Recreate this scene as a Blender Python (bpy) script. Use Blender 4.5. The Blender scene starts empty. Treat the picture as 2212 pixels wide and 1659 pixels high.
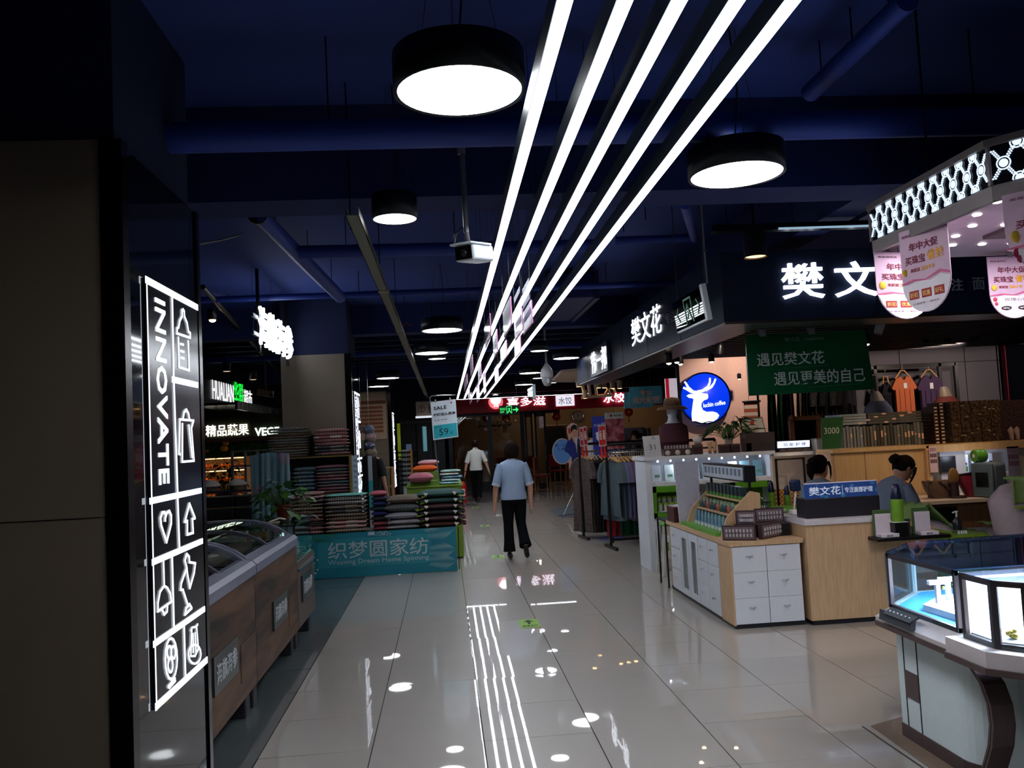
import bpy, bmesh, math, random
from mathutils import Vector, Matrix
random.seed(7)
C = bpy.context.scene.collection
PI = math.pi
# ---------------------------------------------------------------- camera, world, exposure
YAW, PITCH, ROLL, FPX, HC = 0.08184, 0.062918, -0.050086, 1845.0, 1.6242
_F = Vector((math.sin(YAW)*math.cos(PITCH), math.cos(YAW)*math.cos(PITCH), math.sin(PITCH)))
_R0 = _F.cross(Vector((0, 0, 1))).normalized(); _U0 = _R0.cross(_F)
_R = _R0*math.cos(ROLL)+_U0*math.sin(ROLL); _U = -_R0*math.sin(ROLL)+_U0*math.cos(ROLL)
cam_d = bpy.data.cameras.new('camera'); cam = bpy.data.objects.new('camera', cam_d); C.objects.link(cam)
cam_d.sensor_width = 36; cam_d.lens = FPX/2212*36; cam_d.clip_start = 0.05; cam_d.clip_end = 200
m = Matrix((_R, _U, -_F)).transposed().to_4x4(); m.translation = Vector((0, 0, HC)); cam.matrix_world = m
bpy.context.scene.camera = cam
w = bpy.data.worlds.new('world'); bpy.context.scene.world = w; w.use_nodes = True
w.node_tree.nodes['Background'].inputs[0].default_value = (0.012, 0.02, 0.045, 1)
w.node_tree.nodes['Background'].inputs[1].default_value = 0.3
sc = bpy.context.scene
sc.view_settings.view_transform = 'Standard'; sc.view_settings.look = 'None'
sc.view_settings.exposure = 0.0; sc.view_settings.gamma = 1.0; sc.view_settings.use_curve_mapping = False
sc.cycles.max_bounces = 6; sc.cycles.diffuse_bounces = 3; sc.cycles.glossy_bounces = 3
sc.cycles.transmission_bounces = 5; sc.cycles.transparent_max_bounces = 12
sc.cycles.sample_clamp_indirect = 4; sc.cycles.caustics_reflective = False; sc.cycles.caustics_refractive = False
sc.cycles.use_denoising = True
sc.cycles.use_adaptive_sampling = True; sc.cycles.adaptive_threshold = 0.02

STRIP_E, LAMP_E, LETTER_E = 15.0, 10.0, 5.0

def at(x, y, X=None, Y=None, Z=None):
    """world point seen at photo pixel (x, y) on the plane X=, Y= or Z="""
    d = _F+_R*((x-1106)/FPX)+_U*((829.5-y)/FPX)
    t = X/d.x if X is not None else Y/d.y if Y is not None else (Z-HC)/d.z
    return Vector((0, 0, HC))+d*t

# ---------------------------------------------------------------- materials
_mats = {}
def lin(c):
    return tuple(((v/255)/12.92 if v/255 <= .04045 else ((v/255+.055)/1.055)**2.4) for v in c)
def mt(c, rough=.6, metal=0, em=0, alpha=1, trans=0, var=.12, scale=20, bump=0, spec=.32, emc=None, lamp=False, kind=None, c2=None, coat=0):
    """procedural material: base colour c (sRGB 0-255) broken up by a noise or pattern"""
    key = (c, rough, metal, em, alpha, trans, var, scale, bump, spec, emc, lamp, kind, c2, coat)
    if key in _mats: return _mats[key]
    m = bpy.data.materials.new('material'); m.use_nodes = True; nt = m.node_tree; N = nt.nodes; L = nt.links
    b = N['Principled BSDF']; b.inputs['Roughness'].default_value = rough; b.inputs['Metallic'].default_value = metal
    b.inputs['Specular IOR Level'].default_value = spec; b.inputs['Coat Weight'].default_value = coat; b.inputs['Coat Roughness'].default_value = .02; b.inputs['Coat IOR'].default_value = 1.75 if coat > .8 else 1.5
    col = lin(c); tc = N.new('ShaderNodeTexCoord'); out = tc.outputs['Object']
    if kind:
        k = col+(1,); k2 = lin(c2)+(1,)
        if kind == 'wood' or kind == 'woodz':
            mp = N.new('ShaderNodeMapping'); L.new(out, mp.inputs[0])
            mp.inputs['Scale'].default_value = (1, .25, 1.6) if kind == 'wood' else (6, 6, .35)
            if kind == 'wood': mp.inputs['Rotation'].default_value = (.38, 0, 0)
            t = N.new('ShaderNodeTexNoise'); t.inputs['Scale'].default_value = scale; t.inputs['Detail'].default_value = 6
            t.inputs['Distortion'].default_value = .6; L.new(mp.outputs[0], t.inputs[0]); r = N.new('ShaderNodeMapRange'); r.inputs[1].default_value = .36; r.inputs[2].default_value = .64; L.new(t.outputs[0], r.inputs[0]); fac = r.outputs[0]
        elif kind == 'check':
            t = N.new('ShaderNodeTexChecker'); t.inputs['Scale'].default_value = scale; L.new(out, t.inputs[0]); fac = t.outputs['Fac']
        elif kind == 'gingham':
            mp = N.new('ShaderNodeVectorMath'); mp.operation = 'SCALE'; mp.inputs['Scale'].default_value = scale; L.new(out, mp.inputs[0])
            fr = N.new('ShaderNodeVectorMath'); fr.operation = 'FRACTION'; L.new(mp.outputs[0], fr.inputs[0])
            sp = N.new('ShaderNodeSeparateXYZ'); L.new(fr.outputs[0], sp.inputs[0])
            g = []
            for i in (0, 2):
                q = N.new('ShaderNodeMath'); q.operation = 'GREATER_THAN'; q.inputs[1].default_value = .5; L.new(sp.outputs[i], q.inputs[0]); g.append(q)
            ad = N.new('ShaderNodeMath'); ad.operation = 'ADD'; L.new(g[0].outputs[0], ad.inputs[0]); L.new(g[1].outputs[0], ad.inputs[1])
            hf = N.new('ShaderNodeMath'); hf.operation = 'MULTIPLY'; hf.inputs[1].default_value = .5; L.new(ad.outputs[0], hf.inputs[0]); fac = hf.outputs[0]
        elif kind == 'floral':
            t = N.new('ShaderNodeTexVoronoi'); t.inputs['Scale'].default_value = scale; L.new(out, t.inputs[0])
            q = N.new('ShaderNodeMath'); q.operation = 'LESS_THAN'; q.inputs[1].default_value = .3; L.new(t.outputs['Distance'], q.inputs[0]); fac = q.outputs[0]
        elif kind == 'stripe':
            sp = N.new('ShaderNodeSeparateXYZ'); L.new(out, sp.inputs[0])
            q = N.new('ShaderNodeMath'); q.operation = 'MULTIPLY'; q.inputs[1].default_value = scale; L.new(sp.outputs[0], q.inputs[0])
            f = N.new('ShaderNodeMath'); f.operation = 'PINGPONG'; f.inputs[1].default_value = 1; L.new(q.outputs[0], f.inputs[0])
            g = N.new('ShaderNodeMath'); g.operation = 'GREATER_THAN'; g.inputs[1].default_value = .5; L.new(f.outputs[0], g.inputs[0]); fac = g.outputs[0]
        else:
            t = N.new('ShaderNodeTexNoise'); t.inputs['Scale'].default_value = scale; t.inputs['Detail'].default_value = 8; L.new(out, t.inputs[0])
            r = N.new('ShaderNodeMapRange'); r.inputs[1].default_value = .4; r.inputs[2].default_value = .6; L.new(t.outputs[0], r.inputs[0]); fac = r.outputs[0]
        mx = N.new('ShaderNodeMix'); mx.data_type = 'RGBA'; L.new(fac, mx.inputs[0]); mx.inputs[6].default_value = k; mx.inputs[7].default_value = k2
        L.new(mx.outputs[2], b.inputs['Base Color'])
    elif var > 0:
        t = N.new('ShaderNodeTexNoise'); t.inputs['Scale'].default_value = scale; t.inputs['Detail'].default_value = 4; L.new(out, t.inputs[0])
        mx = N.new('ShaderNodeMix'); mx.data_type = 'RGBA'; L.new(t.outputs[0], mx.inputs[0])
        mx.inputs[6].default_value = tuple(max(0, v*(1-var)) for v in col)+(1,); mx.inputs[7].default_value = tuple(min(1, v*(1+var)) for v in col)+(1,)
        L.new(mx.outputs[2], b.inputs['Base Color'])
        if bump:
            bp = N.new('ShaderNodeBump'); bp.inputs['Strength'].default_value = bump; bp.inputs['Distance'].default_value = .01
            L.new(t.outputs[0], bp.inputs['Height']); L.new(bp.outputs[0], b.inputs['Normal'])
    else: b.inputs['Base Color'].default_value = col+(1,)
    if em:
        b.inputs['Emission Color'].default_value = (lin(emc) if emc else col)+(1,); b.inputs['Emission Strength'].default_value = em
    m.cycles.emission_sampling = 'FRONT' if lamp else 'NONE'
    b.inputs['Alpha'].default_value = alpha
    if trans:
        b.inputs['Transmission Weight'].default_value = trans; b.inputs['IOR'].default_value = 1.45
    _mats[key] = m; return m
def glass(c=(200, 225, 220), a=.03, rough=.02):
    """thin sheet glass: transparent with a surface reflection"""
    key = ('g', c, a, rough)
    if key in _mats: return _mats[key]
    m = bpy.data.materials.new('glass'); m.use_nodes = True; nt = m.node_tree; N = nt.nodes; L = nt.links
    b = N.new('ShaderNodeBsdfGlossy'); b.inputs['Color'].default_value = tuple(min(1, .15+v) for v in lin(c))+(1,); b.inputs['Roughness'].default_value = rough; N.remove(N['Principled BSDF'])
    tr = N.new('ShaderNodeBsdfTransparent'); tr.inputs[0].default_value = tuple(min(1, .75+.25*v) for v in lin(c))+(1,)
    lw = N.new('ShaderNodeLayerWeight'); lw.inputs[0].default_value = .5; pw = N.new('ShaderNodeMath'); pw.operation = 'POWER'; L.new(lw.outputs['Facing'], pw.inputs[0]); pw.inputs[1].default_value = 5
    fr = N.new('ShaderNodeMath'); fr.operation = 'MULTIPLY_ADD'; L.new(pw.outputs[0], fr.inputs[0]); fr.inputs[1].default_value = .8; fr.inputs[2].default_value = .04
    ns = N.new('ShaderNodeTexNoise'); ns.inputs['Scale'].default_value = 3
    ml = N.new('ShaderNodeMath'); ml.operation = 'MULTIPLY_ADD'; L.new(ns.outputs[0], ml.inputs[0]); ml.inputs[1].default_value = .02; ml.inputs[2].default_value = a
    ad = N.new('ShaderNodeMath'); ad.operation = 'ADD'; L.new(fr.outputs[0], ad.inputs[0]); L.new(ml.outputs[0], ad.inputs[1]); ad.use_clamp = True
    mx = N.new('ShaderNodeMixShader'); L.new(ad.outputs[0], mx.inputs[0]); L.new(tr.outputs[0], mx.inputs[1]); L.new(b.outputs[0], mx.inputs[2])
    L.new(mx.outputs[0], N['Material Output'].inputs[0]); _mats[key] = m; return m
def glow(c=(235, 242, 255), s=5.0, lamp=False): return mt((20, 20, 20), .5, em=s, emc=c, var=0.05, lamp=lamp)

# ---------------------------------------------------------------- mesh builder
class MB:
    def __init__(s): s.v = []; s.f = []; s.sm = []
    def add(s, vs, fs, smooth=False):
        n = len(s.v); s.v += [Vector(v) for v in vs]; s.f += [tuple(i+n for i in f) for f in fs]; s.sm += [smooth]*len(fs); return s
    def box(s, a, b, bev=0):
        x0, y0, z0 = [min(p, q) for p, q in zip(a, b)]; x1, y1, z1 = [max(p, q) for p, q in zip(a, b)]
        if bev > 0 and min(x1-x0, y1-y0, z1-z0) > 2.2*bev:
            bm = bmesh.new(); bmesh.ops.create_cube(bm, size=1)
            for v in bm.verts: v.co = Vector(((x0+x1)/2+v.co.x*(x1-x0), (y0+y1)/2+v.co.y*(y1-y0), (z0+z1)/2+v.co.z*(z1-z0)))
            bmesh.ops.bevel(bm, geom=bm.edges[:]+bm.verts[:], offset=bev, segments=2, affect='EDGES', profile=.5)
            bm.verts.ensure_lookup_table()
            bm.normal_update(); r = s.add([v.co.copy() for v in bm.verts], [[v.index for v in f.verts] for f in bm.faces], True)
            s.sm[-len(bm.faces):] = [max(abs(c) for c in f.normal) < .999 for f in bm.faces]; bm.free(); return r
        return s.add([(x0,y0,z0),(x1,y0,z0),(x1,y1,z0),(x0,y1,z0),(x0,y0,z1),(x1,y0,z1),(x1,y1,z1),(x0,y1,z1)],
                     [(0,3,2,1),(4,5,6,7),(0,1,5,4),(1,2,6,5),(2,3,7,6),(3,0,4,7)])
    def prism(s, poly, ext):
        """poly: list of 3D points (planar), ext: extrusion vector"""
        n = len(poly); e = Vector(ext); a = [Vector(p) for p in poly]
        return s.add(a+[p+e for p in a], [tuple(range(n-1, -1, -1)), tuple(range(n, 2*n))]+[(i, (i+1) % n, n+(i+1) % n, n+i) for i in range(n)])
    def quad(s, a, b, c, d): return s.add([a, b, c, d], [(0, 1, 2, 3)])
    def tube(s, pts, r, n=8, cap=True, smooth=True):
        pts = [Vector(p) for p in pts]; rs = r if isinstance(r, (list, tuple)) else [r]*len(pts); vs = []; fs = []
        ref = None
        for i, p in enumerate(pts):
            t = (pts[min(i+1, len(pts)-1)]-pts[max(i-1, 0)]).normalized()
            if ref is None: ref = t.orthogonal().normalized()
            ref = (ref-t*ref.dot(t)).normalized(); q = t.cross(ref)
            for k in range(n):
                a = 2*PI*k/n; vs.append(p+(ref*math.cos(a)+q*math.sin(a))*rs[i])
        for i in range(len(pts)-1):
            for k in range(n): fs.append((i*n+k, i*n+(k+1) % n, (i+1)*n+(k+1) % n, (i+1)*n+k))
        s.add(vs, fs, smooth)
        if cap: s.add(vs[:n], [tuple(range(n-1, -1, -1))]); s.add(vs[-n:], [tuple(range(n))])
        return s
    def lathe(s, prof, c=(0,0,0), n=16, cap=True, smooth=True, axis='z'):
        c = Vector(c); vs = []; fs = []
        for r, z in prof:
            for k in range(n):
                a = 2*PI*k/n; p = (r*math.cos(a), r*math.sin(a), z)
                if axis == 'y': p = (p[0], p[2], p[1])
                if axis == 'x': p = (p[2], p[0], p[1])
                vs.append(c+Vector(p))
        m_ = len(prof)
        for i in range(m_-1):
            for k in range(n): fs.append((i*n+k, i*n+(k+1) % n, (i+1)*n+(k+1) % n, (i+1)*n+k))
        s.add(vs, fs, smooth)
        if cap:
            if prof[0][0] > 1e-6: s.add(vs[:n], [tuple(range(n-1, -1, -1))])
            if prof[-1][0] > 1e-6: s.add(vs[-n:], [tuple(range(n))])
        return s
    def loft(s, rings, n=20, cap=True):
        """rings: (centre, rx, ry[, exponent]) horizontal superellipse rings along a path"""
        vs = []; fs = []
        for rg in rings:
            c, rx, ry = rg[:3]; e = rg[3] if len(rg) > 3 else 1
            for k in range(n):
                a = 2*PI*k/n; ca, sa = math.cos(a), math.sin(a)
                vs.append(Vector(c)+Vector((rx*abs(ca)**e*(1 if ca > 0 else -1), ry*abs(sa)**e*(1 if sa > 0 else -1), 0)))
        for i in range(len(rings)-1):
            for k in range(n): fs.append((i*n+k, i*n+(k+1) % n, (i+1)*n+(k+1) % n, (i+1)*n+k))
        s.add(vs, fs, True)
        if cap: s.add(vs[:n], [tuple(range(n-1, -1, -1))], True); s.add(vs[-n:], [tuple(range(n))], True)
        return s
    def ball(s, c, r, n=14, m_=9, sc=(1, 1, 1)):
        c = Vector(c); vs = []; fs = []
        for i in range(m_+1):
            th = PI*i/m_
            for k in range(n):
                a = 2*PI*k/n; vs.append(c+Vector((r*sc[0]*math.sin(th)*math.cos(a), r*sc[1]*math.sin(th)*math.sin(a), r*sc[2]*math.cos(th))))
        for i in range(m_):
            for k in range(n): fs.append((i*n+k, (i+1)*n+k, (i+1)*n+(k+1) % n, i*n+(k+1) % n))
        return s.add(vs, fs, True)
    def sheet(s, fn, nu, nv, th=0):
        """surface grid fn(u,v), optional thickness along the normal"""
        g = [[Vector(fn(i/nu, j/nv)) for j in range(nv+1)] for i in range(nu+1)]; vs = [p for r in g for p in r]; w_ = nv+1
        fs = [(i*w_+j, (i+1)*w_+j, (i+1)*w_+j+1, i*w_+j+1) for i in range(nu) for j in range(nv)]
        if not th: return s.add(vs, fs, True)
        nr = []
        for i in range(nu+1):
            for j in range(nv+1):
                a = g[min(i+1, nu)][j]-g[max(i-1, 0)][j]; b = g[i][min(j+1, nv)]-g[i][max(j-1, 0)]; q = a.cross(b)
                nr.append(q.normalized() if q.length > 0 else Vector((0, 0, 1)))
        N_ = len(vs); v2 = [p-n_*th for p, n_ in zip(vs, nr)]; f2 = [tuple(N_+i for i in reversed(f)) for f in fs]
        rim = [i*w_ for i in range(nu+1)]+[nu*w_+j for j in range(1, nv+1)]+[i*w_+nv for i in range(nu-1, -1, -1)]+[j for j in range(nv-1, 0, -1)]
        f3 = [(rim[(k+1) % len(rim)], rim[k], N_+rim[k], N_+rim[(k+1) % len(rim)]) for k in range(len(rim))]
        return s.add(vs+v2, fs+f2+f3, True)
    def pillow(s, c, sx, sy, sz, n=8, e=.35, rz=0, pinch=0):
        """soft stuffed rectangle"""
        c = Vector(c); vs = []; fs = []; R = Matrix.Rotation(rz, 3, 'Z')
        for side in (1, -1):
            for i in range(n+1):
                for j in range(n+1):
                    u, v = [(1 if q > 0 else -1)*(1-(1-abs(q))**2) for q in (-1+2*i/n, -1+2*j/n)]; h = ((1-abs(u)**4)*(1-abs(v)**4))**(.5 if e < .2 else .62) if abs(u) < 1 and abs(v) < 1 else 0
                    q = 1+.04*abs(u*v)
                    vs.append(c+R @ Vector((u*sx/2*q, v*sy/2*q, side*h*sz/2)))
        w_ = n+1; o = w_*w_
        for i in range(n):
            for j in range(n):
                a = (i*w_+j, (i+1)*w_+j, (i+1)*w_+j+1, i*w_+j+1); fs.append(a); fs.append(tuple(o+k for k in reversed(a)))
        return s.add(vs, fs, True)
    def xf(s, M):
        s.v = [M @ v for v in s.v]; return s
_WM = {}
def obj(name, b, mat, parent=None, loc=None, world=True):
    me = bpy.data.meshes.new(name)
    vs = b.v
    if parent is not None and world:
        Mi = _WM.get(parent.name, Matrix()).inverted(); vs = [Mi @ v for v in vs]
    me.from_pydata([tuple(v) for v in vs], [], b.f)
    me.polygons.foreach_set('use_smooth', b.sm)
    if isinstance(mat, (list, tuple)):
        for x in mat: me.materials.append(x)
    else: me.materials.append(mat)
    o = bpy.data.objects.new(name, me); C.objects.link(o)
    if parent is not None: o.parent = parent; _WM[o.name] = _WM.get(parent.name, Matrix())
    elif loc is not None:
        L = Vector(loc); o.location = L
        for v in me.vertices: v.co -= L
        _WM[o.name] = Matrix.Translation(L)
    return o
def nth(k): return ['first', 'second', 'third', 'fourth', 'fifth', 'sixth', 'seventh', 'eighth', 'ninth', 'tenth', 'eleventh', 'twelfth', 'thirteenth', 'fourteenth', 'fifteenth', 'sixteenth', 'seventeenth', 'eighteenth', 'nineteenth', 'twentieth'][k] if k < 20 else '%dth' % (k+1)
def tag(o, label=None, cat=None, group=None, kind=None):
    if label: o['label'] = label
    if cat: o['category'] = cat
    if group: o['group'] = group
    if kind: o['kind'] = kind
    return o
def thing(name, label, cat, loc=(0, 0, 0), rz=0, group=None, kind=None):
    o = bpy.data.objects.new(name, None); C.objects.link(o); o.empty_display_size = .05
    o.location = loc; o.rotation_euler = (0, 0, rz); _WM[o.name] = Matrix.Translation(Vector(loc)) @ Matrix.Rotation(rz, 4, 'Z')
    return tag(o, label, cat, group, kind)
def struct(name, b, mat, parent=None):
    o = obj(name, b, mat, parent)
    if parent is None: o['kind'] = 'structure'
    return o
def copy_tree(o, parent=None):
    c = o.copy(); C.objects.link(c)
    if parent is not None: c.parent = parent
    for ch in list(o.children): copy_tree(ch, c)
    return c
def clone(o, loc, label, rz=None, sc=None):
    c = copy_tree(o); c.location = loc; c['label'] = label
    if rz is not None: c.rotation_euler.z = rz
    if sc is not None: c.scale = (sc,)*3 if not isinstance(sc, tuple) else sc
    _WM[c.name] = Matrix.Translation(Vector(loc)) @ Matrix.Rotation(c.rotation_euler.z, 4, 'Z')
    return c
_tx = {}
def rawtext(s, bold):
    k = (s, bold)
    if k not in _tx:
        cu = bpy.data.curves.new('t', 'FONT'); cu.body = s; cu.extrude = .5; cu.offset = bold; cu.resolution_u = 2
        o = bpy.data.objects.new('t', cu); me = bpy.data.meshes.new_from_object(o)
        vs = [v.co.copy() for v in me.vertices]; fs = [tuple(p.vertices) for p in me.polygons]
        bpy.data.objects.remove(o); bpy.data.meshes.remove(me); bpy.data.curves.remove(cu)
        xs = [v.x for v in vs]; ys = [v.y for v in vs]; x0, x1, y0, y1 = min(xs), max(xs), min(ys), max(ys)
        _tx[k] = ([Vector(((v.x-x0)/(x1-x0), (v.y-y0)/(y1-y0), v.z+.5)) for v in vs], fs, (x1-x0)/(y1-y0))
    return _tx[k]
def text(b, s, o, u, v, d=.004, bold=.015):
    """lettering filling the parallelogram at o spanned by u (reading direction) and v (up); d = relief"""
    vs, fs, asp = rawtext(s, bold); u = Vector(u); v = Vector(v); o = Vector(o); n = u.cross(v).normalized()
    return b.add([o+u*p.x+v*p.y+n*d*p.z for p in vs], fs)
def stroke(b, pts, w, n, d=.003, close=False):
    """flat ribbon along pts, width w, normal n, thickness d"""
    pts = [Vector(p) for p in pts]; n = Vector(n).normalized()
    if close: pts = pts+[pts[0]]
    for a, c in zip(pts, pts[1:]):
        t = c-a
        if t.length < 1e-6: continue
        t.normalize(); s_ = t.cross(n).normalized()*w/2; e = t*w*.35
        b.prism([a-e-s_, c+e-s_, c+e+s_, a-e+s_], n*d)
    return b
def arc(c, r, a0, a1, n=12, e1=(1, 0, 0), e2=(0, 0, 1)):
    c = Vector(c); e1 = Vector(e1); e2 = Vector(e2)
    return [c+(e1*math.cos(a0+(a1-a0)*i/n)+e2*math.sin(a0+(a1-a0)*i/n))*r for i in range(n+1)]

BLACK = mt((14, 14, 16), .35); GREY = mt((62, 62, 62), .5); WHITE = mt((225, 226, 228), .4); CHROME = mt((190, 192, 196), .18, 1)
NAVY = mt((28, 42, 96), .75, scale=4); NAVY2 = mt((38, 60, 140), .5, scale=4); BLKMETAL = mt((20, 20, 23), .35, .6)

# ================================================================ SETTING
ZC = 3.62
# floor: individual polished tiles, 0.6 m
fl = MB(); fl.box((-10, -3, -.06), (12, 34, -.012)); floor = struct('floor', fl, mt((24, 22, 22), .8))
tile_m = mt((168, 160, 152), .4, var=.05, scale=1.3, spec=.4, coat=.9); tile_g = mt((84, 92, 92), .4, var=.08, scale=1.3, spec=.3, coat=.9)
def tilemesh(n, mat):
    b = MB(); g = .0028; b.box((-.3+g, -.3+g*.3, -.012), (.3-g, .3-g*.3, 0)); me = bpy.data.meshes.new(n)
    me.from_pydata([tuple(v) for v in b.v], [], b.f); me.materials.append(mat); return me
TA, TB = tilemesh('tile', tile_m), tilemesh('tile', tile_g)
X00, Y00 = .14, 4.7286
for j in range(-3, 15):
    for i in range(-6, 10):
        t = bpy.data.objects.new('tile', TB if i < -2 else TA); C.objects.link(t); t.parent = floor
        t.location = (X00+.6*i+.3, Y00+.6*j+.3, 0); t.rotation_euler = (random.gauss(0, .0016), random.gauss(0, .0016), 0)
b = MB()
def tl(b, i, j):
    g = .002; x, y = X00+.6*i, Y00+.6*j; tx, ty = random.gauss(0, .0008), random.gauss(0, .0008)
    b.box((x+g, y+g, -.012), (x+.6-g, y+.6-g, 0)); n_ = len(b.v)
    for q_, dz in ((4, -tx-ty), (5, tx-ty), (6, tx+ty), (7, -tx+ty)): b.v[n_-8+q_].z += dz
bg = MB()
for j in range(-12, 48):
    for i in range(-16, 19):
        if -3 <= j < 15 and -6 <= i < 10: continue
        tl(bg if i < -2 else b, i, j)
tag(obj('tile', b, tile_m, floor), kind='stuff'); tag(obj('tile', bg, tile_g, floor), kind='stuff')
# ceiling, walls, beams
struct('ceiling', MB().box((-10, -3, ZC), (12, 34, ZC+.1)), mt((44, 62, 128), .8, scale=2))
struct('wall_left', MB().box((-10.1, -3, 0), (-10, 34, ZC)), mt((30, 28, 30), .8))
struct('wall_right', MB().box((12, -3, 0), (12.1, 34, ZC)), mt((50, 48, 50), .8))
struct('wall_back', MB().box((-10, 34, 0), (12, 34.1, ZC)), mt((70, 56, 42), .8))
struct('wall_front', MB().box((-10, -3.1, 0), (12, -3, ZC)), mt((60, 58, 56), .8))
k = 0
for y0, y1, z0 in ((1.0, 1.35, 3.2), (4.95, 5.3, 3.06), (12.2, 12.5, 3.2), (19.4, 19.75, 3.1)):
    k += 1; struct('trim_%d' % k, MB().box((-10, y0, z0), (12, y1, ZC)), mt((24, 36, 84), .8))
for y in [13.2+.75*q for q in range(9)]:
    k += 1; struct('trim_%d' % k, MB().box((-10, y, ZC-.22), (12, y+.16, ZC)), mt((18, 28, 60), .8))
struct('trim_90', MB().box((-2.3, -1, 3.2), (-1.7, 3.7, ZC)), mt((24, 36, 84), .8))
struct('trim_91', MB().box((2.9, 5.3, 3.15), (3.15, 12.2, ZC)), mt((24, 36, 84), .8))
# columns on the left with black glass flank
def column(y0, ztop=2.86, w=.92):
    y1 = y0+1.03; X = -1.2
    c = MB(); c.box((X-w, y0+.03, 0), (X-.04, y1-.02, ZC)); o = struct('column', c, mt((18, 28, 60), .8))
    obj('cladding_panel', MB().box((X-w, y0, 0), (X-.085, y0+.03, ztop)), mt((114, 102, 86), .55, scale=3), o)
    obj('panel_joint', MB().box((X-w, y0-.001, 1.4), (X-.085, y0+.001, 1.404)), BLACK, o)
    obj('corner_trim', MB().box((X-.085, y0-.006, 0), (X, y0+.06, ztop)), mt((26, 22, 18), .22, .8), o)
    obj('corner_trim', MB().box((X-.05, y1-.05, 0), (X+.005, y1, ztop-.02)), mt((20, 20, 24), .18, .8), o)
    obj('glass_panel', MB().box((X-.04, y0+.06, 0), (X-.005, y1-.05, ztop-.02)), mt((13, 15, 19), .06, coat=.5), o)
    return o
column(3.362, w=1.4); column(11.5); column(19.9)
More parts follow.
